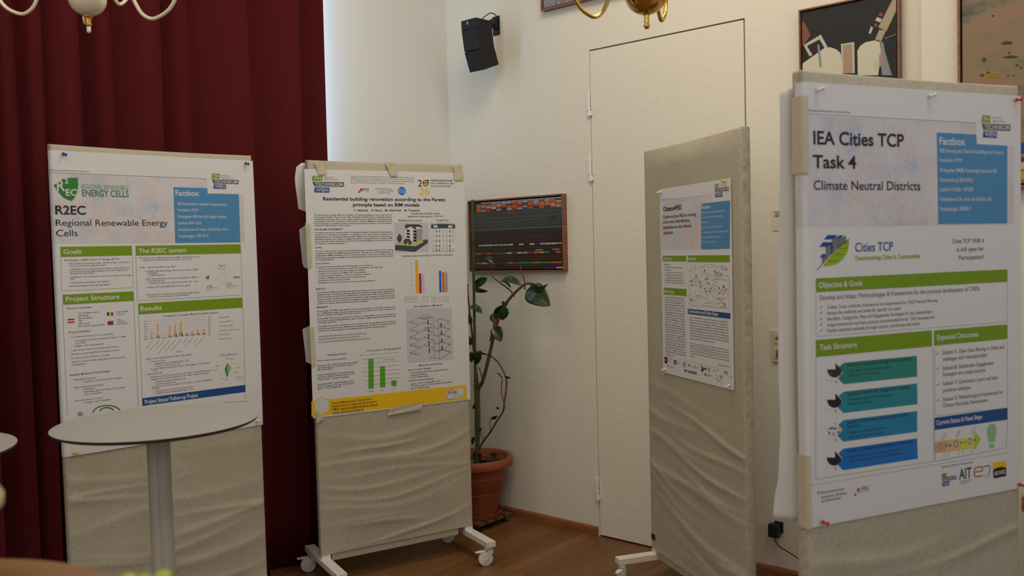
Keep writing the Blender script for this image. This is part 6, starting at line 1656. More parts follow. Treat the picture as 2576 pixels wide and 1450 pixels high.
 ["t","partner_logo","white","TECHNIKUM",519.8,1123.8,50.8,6.9,1],
 ["t","partner_logo","white","WIEN",519.7,1138.2,22.3,7,1],
 ["t","partner_logo","charcoal","AIT",584,1129.2,51.8,30.4,3],
 ["t","partner_logo","red","AUSTRIAN INSTITUTE",586.7,1138.2,49.1,3.9,0],
 ["t","partner_logo","red","OF TECHNOLOGY",587.7,1143.6,37,3.9,0],
 ["l","partner_logo","redorange",3.9,[649.7,1115.4,680.1,1115.3,683,1106.9,674.7,1101.9,652.5,1102.4,646.9,1108.4,648,1124.3,655.1,1129.5,681.2,1129.7]],
 ["l","partner_logo","greydark",2.8,[686.9,1103.4,708.2,1102.1,713.8,1107.5,710.9,1128.2]],
 ["l","partner_logo","greymid",1.2,[686.8,1129.2,713.7,1128.6]],
 ["l","partner_logo","greymid",1.2,[686.7,1133.9,713.6,1133.4]],
 ["l","partner_logo","greymid",1.2,[686.7,1138.7,713.6,1138.2]],
 ["g","partner_logo","yellow",[726.8,1095.6,783.7,1097.2,783.6,1121.3,726.7,1119.5]],
 ["g","partner_logo","blackish",[726.7,1118.3,742,1113.4,764.8,1113,783.6,1118.5,783.5,1143.5,730.5,1144.7,727.2,1132.3]],
 ["t","partner_logo","white","AEE INTEC",730.6,1135.5,49.6,11.2,2],
 ["l","partner_logo","red",2.1,[48.7,1094.4,58.3,1094.6]],
 ["l","partner_logo","red",2.1,[50.9,1099.7,58.2,1099.6]],
 ["t","partner_logo","greydark","Bundesministerium",63.7,1101,79.7,7.9,0],
 ["t","partner_logo","greydark","Innovation, Mobilität",63.5,1113.6,90,7.9,0],
 ["t","partner_logo","greydark","und Infrastruktur",63.3,1124.1,71.3,7.9,0],
 ["c","partner_logo","red",195.9,1105.4,4,0],
 ["c","partner_logo","red",191.5,1109.6,2.6,0],
 ["c","partner_logo","red",198.7,1112.4,2.9,0],
 ["c","partner_logo","red",183.3,1119.5,3.7,0],
 ["t","partner_logo","ink","FFG",207.3,1112.5,25.5,11.7,0],
 ["l","partner_logo","grey",0.7,[207.2,1115.4,232.8,1115.5]],
],
}

def w1(p, q): return 0.004 * max(0, q - .55) ** 1.5 * (1 + sin(p * 5)) + 0.010 * max(0, p - .85) / .15 * q * (1 - q) * 4 * .5
def w2(p, q): return 0.001 * (1 + sin(p * 6)) * sin(q * pi)
def w3(p, q): return 0.0012 * (1 + sin(q * 7)) * (1 - p)
def w4(p, q): return 0.002 * (1 + sin(p * 4 + q * 3)) * sin(q * pi)
make_poster(1, 1, 'A0 poster headed R2EC, Regional Renewable Energy Cells, with a green shield logo', -0.020, 0.4324 + H, 850, 1189, True, w1, 0)
make_poster(2, 2, 'A0 poster about residential building renovation with a yellow band along its foot', -0.004, 0.4127 + H, 848, 1189, False, w2, 0)
make_poster(3, 3, 'smaller A1 poster titled Citizens4PED on the sideways pinboard', 0.0, 0.264 + H, 594, 841, False, w3, 0)
make_poster(4, 4, 'A0 poster headed IEA Cities TCP Task 4 at the right edge', -0.022, 0.4243 + H, 851, 1189, True, w4, 0)

def board_mesh(num, name, bm, m, label, cat, group=None, smooth=False):
    (ox, oy), yaw, u0, _z = BOARDS[num]; o = obj(name, bm, m, None, smooth); o.location = (ox, oy, 0); o.rotation_euler = (0, 0, radians(yaw))
    if label: tag(o, label, cat, group)
    return o
# sheets pinned to the backs of two boards, their edges sticking out past the left side
def back_sheet(num, u_fn, zt, zb, label, yb=TH + 0.004, right=0.70, curl=0.0):
    u0 = BOARDS[num][2]; bm = bmesh.new(); ny, nx = 60, 24; g = []
    for j in range(ny + 1):
        q = j / ny; z = zt + (zb - zt) * q; row = []
        ul = u_fn(z)
        for i in range(nx + 1):
            p = (i / nx) ** 2.2; u = ul + (u0 + right - ul) * p
            out = max(0.0, u0 + .004 - u)
            row.append(bm.verts.new((u, yb + 0.004 + curl * out + 0.004 * sin(z * 9) * (out > 0), z)))
        g.append(row)
    for j in range(ny):
        for i in range(nx): bm.faces.new([g[j][i], g[j][i + 1], g[j + 1][i + 1], g[j + 1][i]])
    o = board_mesh(num, 'poster', bm, PAPERB, label, 'poster', 'project posters on the pinboards', True)
    md = o.modifiers.new('thickness', 'SOLIDIFY'); md.thickness = 0.0004
def lerp_table(T):
    def f(z):
        for (z0, a), (z1, b) in zip(T, T[1:]):
            if z1 <= z <= z0: t = (z0 - z) / (z0 - z1); t = t * t * (3 - 2 * t); return a + (b - a) * t
        return T[0][1] if z > T[0][0] else T[-1][1]
    return f
back_sheet(4, lerp_table([(2.02, -.016), (1.70, -.017), (1.45, -.021), (1.25, -.025), (1.10, -.022), (.97, -.024), (.87, -.033), (.835, -.036)]), 2.015, 0.835, 'blank back edge of a poster on the rear of the large right pinboard', curl=1.1)
back_sheet(2, lerp_table([(2.045, .002), (2.03, -.024), (1.97, -.033), (1.82, -.022), (1.805, .03), (1.75, .03), (1.742, -.020), (1.55, -.010), (1.538, .03), (1.27, .03), (1.255, -.022), (1.08, -.012), (1.066, .03), (.85, .03)]), 2.045, 0.85, 'blank edges of a poster on the rear of the middle pinboard, pulled in by tape', curl=0.1)
# masking tape
TG = 'masking tape strips'
def tape(num, pts, label, y=-0.0085):
    bm = bmesh.new(); n = 6; a, b, c, d = [Vector(p) for p in pts]; rnd = random.Random(int(abs(a.x * 1e4)))
    top = []; bot = []
    rows = []
    for i in range(n + 1):
        t = i / n; l = a.lerp(d, t); r = b.lerp(c, t); row = []
        for k in range(4):
            q = l.lerp(r, k / 3); row.append(bm.verts.new((q.x, y - 0.001 * sin(t * 7 + k) - 0.001, q.y + H)))
        rows.append(row)
    for i in range(n):
        for k in range(3): bm.faces.new([rows[i + 1][k], rows[i + 1][k + 1], rows[i][k + 1], rows[i][k]])
    o = board_mesh(num, 'tape_strip', bm, TAPE, label, 'tape', TG); md = o.modifiers.new('thickness', 'SOLIDIFY'); md.thickness = 0.0004
tape(2, [(.042, .449), (.089, .452), (.104, .388), (.066, .387)], 'crinkled masking tape strip at the top left corner of the renovation poster')
tape(2, [(.404, .455), (.455, .455), (.468, .386), (.430, .389)], 'masking tape strip at the top middle of the renovation poster')
tape(2, [(.780, .452), (.832, .452), (.838, .374), (.783, .374)], 'masking tape strip at the top right corner of the renovation poster')
tape(2, [(.385, -.766), (.570, -.758), (.556, -.798), (.373, -.806)], 'long masking tape strip along the foot of the yellow banded poster')
tape(2, [(.004, -.740), (.020, -.745), (.050, -.783), (.012, -.800)], 'small folded tape piece at the bottom left corner of the renovation poster')
tape(2, [(-.010, .160), (.012, .150), (.014, -.050), (-.006, -.058)], 'masking tape strip halfway down the left edge of the renovation poster')
tape(2, [(-.008, -.335), (.012, -.340), (.014, -.520), (-.004, -.530)], 'masking tape strip low on the left edge of the renovation poster')
def edge_tape(num, z0, z1, uf, yb, label):
    u0 = BOARDS[num][2]; bm = bmesh.new()
    pr = [(u0 + uf, -0.0085), (u0 + .003, -0.0085), (u0 - .0055, -0.0065), (u0 - .0085, 0.0), (u0 - .0085, yb)]
    a = [bm.verts.new((x, y, z0)) for x, y in pr]; b = [bm.verts.new((x, y, z1)) for x, y in pr]
    for i in range(4): bm.faces.new([a[i], a[i + 1], b[i + 1], b[i]])
    o = board_mesh(num, 'tape_strip', bm, TAPE, label, 'tape', TG); md = o.modifiers.new('thickness', 'SOLIDIFY'); md.thickness = 0.0004
edge_tape(4, 1.782, 1.985, .008, .035, 'masking tape wrapped round the upper left edge of the large right pinboard')
edge_tape(4, 0.832, 1.030, .002, .030, 'masking tape wrapped round the lower left edge of the large right pinboard')
# push pins
def pin(num, u, z, colname, col, label, lean=(0, 0)):
    bm = bmesh.new()
    lathe(bm, [(.0, 0), (.0062, 0), (.0066, .002), (.0046, .004), (.0034, .008), (.0036, .012), (.0058, .014), (.0060, .0165), (.0048, .018), (0, .0185)], 14)
    tube(bm, [(0, 0, -.004), (0, 0, .001)], .0006, 6)
    xform(bm, Matrix.Translation((0, -0.0095 - lean[1] * 0.0, 0)) @ Euler((radians(90) + lean[0], 0, lean[1])).to_matrix().to_4x4())
    s = Matrix.Translation((u, 0, z + H)); xform(bm, s)
    board_mesh(num, 'push_pin', bm, pin_mat(colname, col), label, 'push pin', 'push pins in the posters', True)
CW = (.70, .68, .64)
pin(1, .042, .420, 'blue', (.01, .03, .30), 'blue push pin at the top left of the R2EC poster', (.3, .4))
pin(1, .792, .420, 'green', (.01, .11, .05), 'green push pin at the top right of the R2EC poster', (.3, .5))
pin(1, .801, -.733, 'white', CW, 'white push pin at the bottom right of the R2EC poster', (.2, .2))
pin(1, .031, -.742, 'yellow', (.62, .50, .01), 'yellow push pin at the bottom left of the R2EC poster', (.2, .5))
pin(3, .557, .254, 'yellow', (.62, .50, .01), 'yellow push pin at the top right of the small Citizens4PED poster', (0, .2))
pin(3, .019, .250, 'white', CW, 'white push pin at the top left of the small Citizens4PED poster', (.2, 0))
pin(3, .028, -.560, 'white', CW, 'white push pin at the bottom left of the small Citizens4PED poster', (.2, 0))
pin(3, .568, -.560, 'white', CW, 'white push pin at the bottom right of the small Citizens4PED poster', (.2, 0))
pin(4, .040, .403, 'white', CW, 'white push pin at the top left of the cities poster', (-.2, .7))
pin(4, .447, .406, 'white', CW, 'white push pin at the top middle of the cities poster', (-.2, .7))
pin(4, .799, .411, 'red', (.50, .012, .016), 'red push pin at the top right of the cities poster', (0, .8))
pin(4, .039, -.751, 'red', (.50, .012, .016), 'red push pin at the bottom left of the cities poster', (.3, .8))
pin(4, .812, -.750, 'red', (.50, .012, .016), 'red push pin at the bottom right of the cities poster', (.3, .8))

# ---------------------------------------------------------------- things on the door wall  (local: x along the wall from the door's hinge side, -y out of the wall)
DO = ROOM @ Matrix.Translation((DX0, 0, 0))
def wall_thing(name, label, cat, u, z, group=None):
    p = DO @ Vector((u, 0, z)); return thing(name, label, cat, p, YAW, group)
def frame_parts(t, w, h, depth, lip, mats, gap=0.006):
    """floater frame: outer box, narrow front lip, dark gap, print panel;  local origin = bottom left"""
    bm = bmesh.new()
    box(bm, 0, w, -depth, 0, 0, lip); box(bm, 0, w, -depth, 0, h - lip, h); box(bm, 0, lip, -depth, 0, lip, h - lip); box(bm, w - lip, w, -depth, 0, lip, h - lip)
    obj('frame', bm, FRAMEW, t)
    bm = bmesh.new(); box(bm, lip, w - lip, -0.012, 0, lip, h - lip); obj('backing', bm, DARKGAP, t)
    return lip + gap
# container yard picture
t = wall_thing('framed_picture', 'brown framed aerial picture of container rows and rail tracks, beside the plant', 'picture', -0.909, 1.476)
w, h = 0.729, 0.434; g = frame_parts(t, w, h, 0.038, 0.008, None)
YD = -0.030; Y0 = 'asphalt'
PICM = {'ground': patch_mat('track_bed', [(.3, (.018, .011, .008)), (.7, (.032, .018, .012))], 60, stretch=(1, 1, 12)), 'road': patch_mat('asphalt', [(.3, (.025, .025, .024)), (.7, (.042, .042, .040))], 40)}
bm = bmesh.new(); box(bm, g, w - g, YD, -0.012, g, h - g); cmats = ['ground']
def cm(c):
    if c not in cmats: cmats.append(c)
    return cmats.index(c)
iw, ih = w - 2 * g, h - 2 * g
_ly = [0]
def R(x0, x1, y0, y1, c):
    _ly[0] += 1; y = YD - 0.0004 - 0.0000012 * _ly[0]
    poly(bm, [(g + x0 * iw, y, g + (1 - y1) * ih), (g + x1 * iw, y, g + (1 - y1) * ih), (g + x1 * iw, y, g + (1 - y0) * ih), (g + x0 * iw, y, g + (1 - y0) * ih)], cm(c))
rnd = random.Random(5)
CC = {'cwhite': (.40, .42, .40), 'cwhite2': (.32, .35, .34), 'corange': (.52, .10, .02), 'cred': (.42, .03, .02), 'cbrown': (.22, .05, .03), 'cblue': (.02, .04, .20), 'camber': (.50, .25, .01), 'cteal': (.25, .38, .33), 'cgreen': (.05, .20, .04), 'cream': (.45, .42, .28), 'linew': (.26, .27, .26), 'liney': (.16, .15, .04), 'rail': (.085, .038, .028), 'blk': (.012, .012, .013), 'cpink': (.40, .15, .11)}
for k_, v_ in CC.items(): PICM[k_] = mat('picture_' + k_, v_, 0.4)
R(0, 1, 0, .44, 'road'); R(0, .07, 0, .13, 'blk'); R(.07, 1, 0, .135, 'blk')
bag = ['cwhite', 'cwhite2', 'corange', 'corange', 'cred', 'cbrown', 'cblue', 'cwhite', 'cpink', 'corange', 'camber']
for r in range(6):
    for c in range(16):
        col = 'cwhite2' if r == 0 else rnd.choice(bag)
        if r == 5 and rnd.random() < .3 or (r == 0 and c < 1): continue
        x = .075 + c * .058
        R(x, x + .053, .006 + r * .0225, .006 + r * .0225 + .0185, col)
R(.02, .99, .150, .153, 'liney'); R(.0, 1, .215, .218, 'liney'); R(0, 1, .255, .257, 'liney'); R(.02, 1, .185, .187, 'linew'); R(0, 1, .245, .247, 'linew')
for yy in (.318, .345, .372):
    for c in range(34): R(.01 + c * .029, .01 + c * .029 + .014, yy, yy + .0035, 'linew')
R(0, 1, .408, .413, 'linew'); R(0, 1, .29, .293, 'linew'); R(.42, .50, .175, .19, 'cred'); R(.52, .58, .292, .308, 'cblue'); R(.88, .94, .285, .30, 'blk')
for yy in (.455, .52, .555, .59, .69, .72, .82, .855, .94): R(0, 1, yy, yy + .008, 'rail')
x = .09
for c in ('cteal', 'cream', 'cwhite', 'cwhite2', 'cteal', 'cteal', 'cwhite', None, 'cream', None, 'cwhite', 'cblue', 'cwhite2', 'cwhite', 'cwhite', 'camber'):
    if c: R(x, x + .052, .632, .655, c)
    x += .057
x = .01
for c in ('corange', 'corange', 'cbrown', 'corange', 'cbrown', 'cbrown', 'cgreen', 'cwhite', 'cbrown', 'cream', 'cwhite2', 'cbrown', 'corange', 'camber', 'cgreen', None, 'corange'):
    if c: R(x, x + .052, .752, .776, c)
    x += .0575
x = .01
for c in ('cbrown', 'corange', 'cwhite2', 'cbrown', 'corange', 'cbrown', 'cblue', 'corange', 'cbrown', 'cgreen', 'cgreen', 'cgreen', 'corange', 'cgreen', 'cgreen', 'corange', 'corange'):
    if c: R(x, x + .054, .896, .92, c)
    x += .0578
R(.80, .935, .972, .992, 'cblue'); R(.935, 1, .972, .992, 'cwhite'); R(.72, .80, .722, .738, 'linew'); R(.90, .97, .72, .735, 'linew')
obj('picture_print', bm, [PICM[c] for c in cmats], t)
# picture above, cut by the top of the view
t = wall_thing('framed_picture', 'brown framed grey picture hanging high above the brass lamp', 'picture', -0.301, 2.938)
frame_parts(t, 0.729, 0.434, 0.038, 0.008, None)
bm = bmesh.new(); box(bm, .014, .715, -.030, -.012, .014, .42); obj('picture_print', bm, patch_mat('grey_gravel', [(.3, (.07, .06, .05)), (.5, (.19, .17, .15)), (.7, (.30, .28, .25))], 55), t)
ART1 = [["rust",[1.192,2.598,1.207,2.595,1.234,2.535,1.222,2.516,1.193,2.491]],["pale",[1.202,2.494,1.281,2.527,1.316,2.457,1.303,2.454,1.275,2.507,1.217,2.487,1.243,2.443,1.228,2.439]],["ivory",[1.192,2.412,1.295,2.464,1.323,2.464,1.348,2.451,1.369,2.43,1.376,2.369,1.375,2.333,1.191,2.36]],["steel",[1.265,2.484,1.274,2.484,1.284,2.384,1.274,2.381]],["pale",[1.37,2.47,1.428,2.469,1.429,2.334,1.375,2.342]],["tan",[1.379,2.462,1.418,2.462,1.42,2.335,1.379,2.342]],["ivory",[1.441,2.427,1.452,2.447,1.475,2.459,1.514,2.461,1.536,2.451,1.54,2.406,1.528,2.31,1.442,2.323]],["steel",[1.538,2.455,1.551,2.444,1.557,2.407,1.578,2.325,1.586,2.302,1.543,2.308]],["sand",[1.516,2.465,1.534,2.502,1.562,2.494,1.542,2.452]],["sand",[1.53,2.513,1.588,2.616,1.605,2.621,1.605,2.569,1.564,2.492]],["pale",[1.526,2.558,1.545,2.546,1.539,2.532,1.517,2.544]],["pale",[1.499,2.523,1.509,2.516,1.498,2.49,1.49,2.496]],["pale",[1.513,2.378,1.526,2.375,1.522,2.329,1.509,2.331]],["pinkish",[1.533,2.4,1.545,2.396,1.541,2.344,1.531,2.345]],["redmark",[1.513,2.532,1.528,2.529,1.525,2.519,1.515,2.518]],["redmark",[1.532,2.572,1.55,2.571,1.547,2.556,1.534,2.561]],["ochre",[1.562,2.527,1.573,2.53,1.571,2.512,1.563,2.512]],["pale",[1.557,2.464,1.564,2.465,1.564,2.462,1.558,2.461]],["pale",[1.567,2.465,1.573,2.466,1.574,2.464,1.568,2.463]],["pale",[1.576,2.467,1.583,2.468,1.583,2.466,1.577,2.465]],["pale",[1.586,2.469,1.592,2.47,1.592,2.468,1.586,2.467]],["pale",[1.595,2.471,1.601,2.472,1.602,2.47,1.596,2.469]]]
ART2 = [["umber",[2.037,2.307,2.041,2.313,2.047,2.311,2.046,2.305,2.04,2.304]],["umber",[2.062,2.256,2.067,2.262,2.075,2.259,2.073,2.253,2.066,2.252]],["umber",[2.078,2.246,2.081,2.252,2.087,2.249,2.086,2.243,2.08,2.242]],["umber",[2.033,2.221,2.037,2.225,2.043,2.223,2.042,2.219,2.036,2.219]],["umber",[2.054,2.219,2.057,2.223,2.062,2.221,2.061,2.217,2.056,2.217]],["umber",[1.98,2.459,1.985,2.464,1.993,2.461,1.992,2.456,1.984,2.456]],["umber",[2.013,2.348,2.031,2.356,2.056,2.348,2.052,2.339,2.026,2.341]],["umber",[1.947,2.294,1.954,2.307,1.963,2.301,1.962,2.289,1.952,2.287]],["umber",[2.017,2.295,2.04,2.299,2.074,2.291,2.068,2.285,2.034,2.288]],["umber",[1.938,2.236,1.946,2.243,1.957,2.239,1.955,2.232,1.944,2.232]],["umber",[1.962,2.24,1.968,2.25,1.977,2.245,1.976,2.236,1.967,2.235]],["mustard",[1.964,2.241,2.011,2.24,2.008,2.21,1.962,2.217]],["umber",[1.964,2.238,2.008,2.235,2.008,2.233,1.964,2.236]],["umber",[1.964,2.232,2.008,2.229,2.008,2.228,1.964,2.231]],["umber",[1.964,2.227,2.008,2.224,2.008,2.222,1.964,2.225]],["umber",[1.964,2.221,2.008,2.218,2.008,2.216,1.964,2.22]]]
STEMS = {"stake":[[-0.212,5.045,1.896],[-0.232,5.062,0.374]],"a":[[-0.233,5.103,0.376],[-0.215,5.087,0.613],[-0.212,5.085,0.788],[-0.182,5.059,0.853],[-0.137,5.02,1.014],[-0.096,4.985,1.175],[-0.047,4.943,1.285],[-0.008,4.909,1.34],[0.037,4.87,1.385],[0.075,4.838,1.414],[0.118,4.801,1.416]],"b":[[0.012,4.892,1.345],[-0.011,4.912,1.378],[-0.066,4.96,1.42],[-0.107,4.994,1.453],[-0.113,4.999,1.485],[-0.105,4.992,1.528]],"c":[[0.07,4.843,1.383],[0.069,4.843,1.436],[0.055,4.855,1.484],[0.047,4.862,1.528]],"d":[[-0.213,5.112,0.783],[-0.226,5.123,0.934],[-0.236,5.132,1.073],[-0.249,5.143,1.213],[-0.259,5.152,1.353],[-0.258,5.15,1.411]],"e":[[-0.213,5.099,1.018],[-0.145,5.04,1.002],[-0.099,5.001,0.974],[-0.064,4.971,0.922],[-0.045,4.954,0.87],[-0.049,4.958,0.808],[-0.06,4.967,0.743],[-0.07,4.976,0.685],[-0.104,5.005,0.63],[-0.143,5.039,0.562],[-0.197,5.085,0.484],[-0.231,5.114,0.408]],"f":[[-0.068,4.961,0.872],[-0.076,4.968,0.803],[-0.064,4.958,0.743],[-0.058,4.953,0.707]],"g":[[-0.135,5.019,1.087],[-0.11,4.997,1.175],[-0.113,5.0,1.22]],"h":[[-0.203,5.077,0.928],[-0.188,5.064,0.871],[-0.199,5.073,0.836],[-0.242,5.111,0.815]],"i":[[-0.177,5.055,0.507],[-0.198,5.073,0.527],[-0.209,5.082,0.555]],"j":[[-0.145,5.027,0.569],[-0.148,5.03,0.617],[-0.138,5.021,0.642]]}
LEAVES = [[[-0.139,5.022,1.446],[-0.229,5.1,1.375],0.052,0.1,0.3],[[-0.227,5.098,1.379],[-0.137,5.021,1.371],0.039,0.15,0.8],[[-0.103,4.991,1.533],[-0.149,5.03,1.56],0.032,0.3,0.2],[[-0.098,4.987,1.533],[-0.029,4.927,1.511],0.025,0.2,0.9],[[0.052,4.858,1.407],[-0.066,4.959,1.425],0.046,0.2,0.5],[[-0.006,4.908,1.391],[-0.062,4.955,1.425],0.023,0.2,0.9],[[0.094,4.822,1.425],[0.195,4.735,1.415],0.037,-0.45,0.6],[[0.08,4.834,1.38],[0.202,4.729,1.297],0.133,0.15,0.1],[[-0.172,5.01,1.247],[-0.257,5.084,1.279],0.044,0.15,0.5],[[-0.106,4.994,1.246],[-0.024,4.923,1.306],0.039,0.1,0.4],[[-0.035,4.932,1.283],[-0.064,4.958,1.208],0.062,0.1,0.2],[[-0.106,4.994,1.251],[-0.088,4.978,1.182],0.069,0.1,0.3],[[-0.042,4.938,1.308],[-0.062,4.956,1.302],0.021,0.1,0.3],[[-0.108,4.995,1.17],[-0.07,4.963,1.087],0.078,0.1,0.1],[[-0.199,5.034,1.024],[-0.216,5.049,0.949],0.055,0.1,0.3],[[-0.246,5.074,1.02],[-0.245,5.073,0.959],0.041,0.1,0.3],[[-0.2,5.074,1.024],[-0.169,5.048,1.006],0.023,0.1,0.8],[[-0.066,4.959,0.876],[-0.105,4.993,0.903],0.016,0.2,0.7],[[-0.055,4.95,0.885],[-0.017,4.917,0.884],0.018,0.2,0.7],[[-0.091,4.98,0.701],[-0.111,4.998,0.703],0.016,0.1,0.3],[[-0.133,5.017,0.637],[-0.102,4.99,0.659],0.021,0.1,0.4],[[-0.207,5.08,0.552],[-0.206,5.08,0.578],0.018,0.1,0.2],[[-0.138,5.021,0.634],[-0.101,4.99,0.658],0.021,0.1,0.3],[[-0.245,5.14,1.166],[-0.265,5.157,1.236],0.032,0.2,0.3],[[-0.251,5.145,1.049],[-0.264,5.156,1.107],0.032,0.2,0.3],[[-0.246,5.114,0.514],[-0.257,5.124,0.466],0.021,0.2,0.3],[[-0.246,5.114,0.679],[-0.221,5.092,0.728],0.021,0.1,0.3]]
# harbour picture
t = wall_thing('framed_picture', 'brown framed black picture with pale boats and jetties, above the right pinboard', 'picture', 1.183, 2.13)
frame_parts(t, 0.434, 0.523, 0.038, 0.007, None)
bm = bmesh.new(); box(bm, .012, .422, -.030, -.012, .012, .511); cols = ['water']
PICM['water'] = patch_mat('black_water', [(.3, (.005, .005, .004)), (.7, (.011, .011, .010))], 30, rough=.7)
def art(bm, A, u0, z0, y, clip, cols):
    for i, (c, q) in enumerate(A):
        if c not in cols: cols.append(c)
        pts = [(min(max(a - u0, clip[0]), clip[1]), min(max(b - z0, clip[2]), clip[3])) for a, b in zip(q[0::2], q[1::2])]
        f = poly(bm, [(a, y - .0003 - i * .00002, b) for a, b in pts], cols.index(c))
        f.normal_update()
        if f.normal.y > 0: f.normal_flip()
        bmesh.ops.triangulate(bm, faces=[f], ngon_method='EAR_CLIP')
art(bm, ART1, 1.183, 2.13, -.030, (.013, .421, .013, .510), cols)
obj('picture_print', bm, [PICM['water']] + [mat('print_' + c, PC[c], .45) for c in cols[1:]], t)
# desert picture on the chimney breast
p = DO @ Vector((1.862, -0.08, 1.79)); t = thing('framed_picture', 'large framed tan and green landscape picture at the far right edge', 'picture', p, YAW)
frame_parts(t, 1.00, 1.25, 0.038, 0.009, None)
bm = bmesh.new(); box(bm, .016, .984, -.030, -.012, .016, 1.234); cols = ['tanland']
PICM['tanland'] = patch_mat('tan_land', [(.28, (.045, .05, .035)), (.40, (.11, .105, .06)), (.48, (.20, .15, .085)), (.57, (.26, .155, .085)), (.66, (.27, .135, .085)), (.76, (.09, .08, .055))], 4.0, 8, (1.3, 0, 4.4), .55, (1, 1, 2.6))
art(bm, ART2, 1.862, 1.79, -.030, (.017, .983, .017, 1.233), cols)
def R2(x0, x1, z0, z1, c):
    if c not in cols: cols.append(c)
    poly(bm, [(x0, -.0308, z0), (x1, -.0308, z0), (x1, -.0308, z1), (x0, -.0308, z1)], cols.index(c))
R2(.018, .983, .10, .115, 'umber'); R2(.20, .26, .13, .17, 'navy'); R2(.10, .983, .07, .095, 'pale'); R2(.15, .9, .03, .06, 'ochre')
obj('picture_print', bm, [PICM['tanland']] + [mat('print_' + c, PC[c], .45) for c in cols[1:]], t)
# title card, switches, plug
t = wall_thing('wall_label', 'small cream title card on the wall between the two right pinboards', 'label', 1.030, 1.660)
bm = bmesh.new(); box(bm, 0, .13, -.003, 0, 0, .10, .0008); obj('card', bm, mat('card', (.66, .60, .47), .7), t)
V, F = glyphs('Fosfo', 2, 3); bm = bmesh.new(); x0 = min(v[0] for v in V); x1 = max(v[0] for v in V)
vs = [bm.verts.new((.012 + (v[0] - x0) * .030 / (x1 - x0), -.0034, .083 + v[1] * .011)) for v in V]
for f in F:
    try: bm.faces.new([vs[i] for i in f])
    except ValueError: pass
for i, wd in enumerate((.026, .022, .0)):
    if wd: poly(bm, [(.012, -.0034, .074 - i * .008), (.012 + wd, -.0034, .074 - i * .008), (.012 + wd, -.0034, .0775 - i * .008), (.012, -.0034, .0775 - i * .008)])
obj('lettering', bm, pm('ink'), t)
t = wall_thing('light_switch', 'cream double wall switch with brown rockers beside the right pinboard', 'switch', 1.020, 1.040)
bm = bmesh.new(); box(bm, 0, .085, -.010, 0, 0, .151, .003); obj('plate', bm, mat('switch_plate', (.62, .55, .40), .4), t)
for z0, z1 in ((.018, .068), (.088, .135)):
    bm = bmesh.new(); box(bm, .013, .072, -.013, -.0095, z0, z1, .002); obj('rocker', bm, mat('switch_cream', (.58, .51, .37), .35), t)
for x0, z0, z1 in ((.024, .022, .056), (.022, .108, .120)):
    bm = bmesh.new(); box(bm, x0, x0 + .024, -.0145, -.0128, z0, z1, .0006); obj('indicator', bm, mat('switch_brown', (.22, .10, .03), .3), t)
t = wall_thing('power_adapter', 'black plug-in power adapter low on the wall behind the large right pinboard', 'adapter', 1.035, 0.206); t.location = DO @ Vector((1.035, -.002, .206))
bm = bmesh.new(); box(bm, -.027, .022, -.050, -.012, 0, .062, .004); box(bm, -.012, .030, -.014, 0, .018, .070, .003); obj('housing', bm, BLACK, t)
bm = bmesh.new(); tube(bm, smooth_path([(.000, -.035, .003), (.004, -.036, -.018), (.03, -.04, -.040), (.09, -.045, -.062), (.16, -.05, -.10), (.20, -.055, -.16), (.21, -.06, -.2025)]), .0028, 8); obj('cable', bm, BLACK, t, True)
# loudspeaker on its bracket
t = wall_thing('wall_speaker', 'black three-part loudspeaker on a wall bracket, upper middle of the wall', 'speaker', -0.66, 2.60)
def cab(z0, z1, v0, tilt, name, par):
    bm = bmesh.new(); hgt = z1 - z0
    box(bm, -.058, .060, 0, .135, -hgt, 0, .0025)
    for v in bm.verts:
        q = v.co.y / .135; v.co.x *= 1 - .05 * q
    xform(bm, Matrix.Translation((0, -v0, z1 - 2.60)) @ Matrix.Rotation(tilt, 4, 'X')); return obj(name, bm, BLACKG, par)
hd = cab(2.868, 2.922, .250, 0.03, 'head_box', t); cab(2.748, 2.866, .2485, 0.16, 'driver_cabinet', t); cab(2.630, 2.746, .229, 0.36, 'driver_cabinet', t)
V, F = glyphs('LD', 3, 3); bm = bmesh.new(); vs = [bm.verts.new((-.016 + v[0] * .012, -.2512, .300 + v[1] * .016)) for v in V]
for f in F:
    try: bm.faces.new([vs[i] for i in f])
    except ValueError: pass
poly(bm, [(-.016, -.2512, .295), (.001, -.2512, .295), (.001, -.2512, .2975), (-.016, -.2512, .2975)])
obj('maker_mark', bm, pm('white'), hd)
bm = bmesh.new(); box(bm, -.032, .020, -.006, 0, .275, .385, .002); box(bm, -.022, .010, -.03, -.006, .31, .37, .003)
tube(bm, [(-.006, -.03, .34), (-.003, -.10, .325), (-.002, -.15, .305)], .012, 12); ball(bm, (-.004, -.05, .338), .020); box(bm, -.028, .024, -.15, -.135, .27, .32, .002)
for x, z in ((-.024, .283), (.012, .283), (-.024, .377), (.012, .377)): ball(bm, (x, -.007, z), .0035, 8, 6)
obj('bracket', bm, BLACK, t)
bm = bmesh.new(); tube(bm, smooth_path([(-.01, -.15, .32), (-.006, -.11, .36), (.0, -.06, .392), (.008, -.02, .385), (.01, -.003, .36)]), .003, 8); obj('cable', bm, BLACK, t, True)

# low bench at the far right edge
p = DO @ Vector((2.118, -0.09, 0)); t = thing('bench', 'low wooden-topped bench against the wall at the far right edge', 'bench', p, YAW)
bm = bmesh.new(); box(bm, 0, 1.1, -.22, 0, .585, .640, .004); obj('bench_top', bm, SKIRT, t)
bm = bmesh.new(); box(bm, .02, 1.08, -.20, -.005, .0, .5845, .003); obj('cabinet_body', bm, mat('dark_grey_panel', (.055, .052, .055), .6), t)

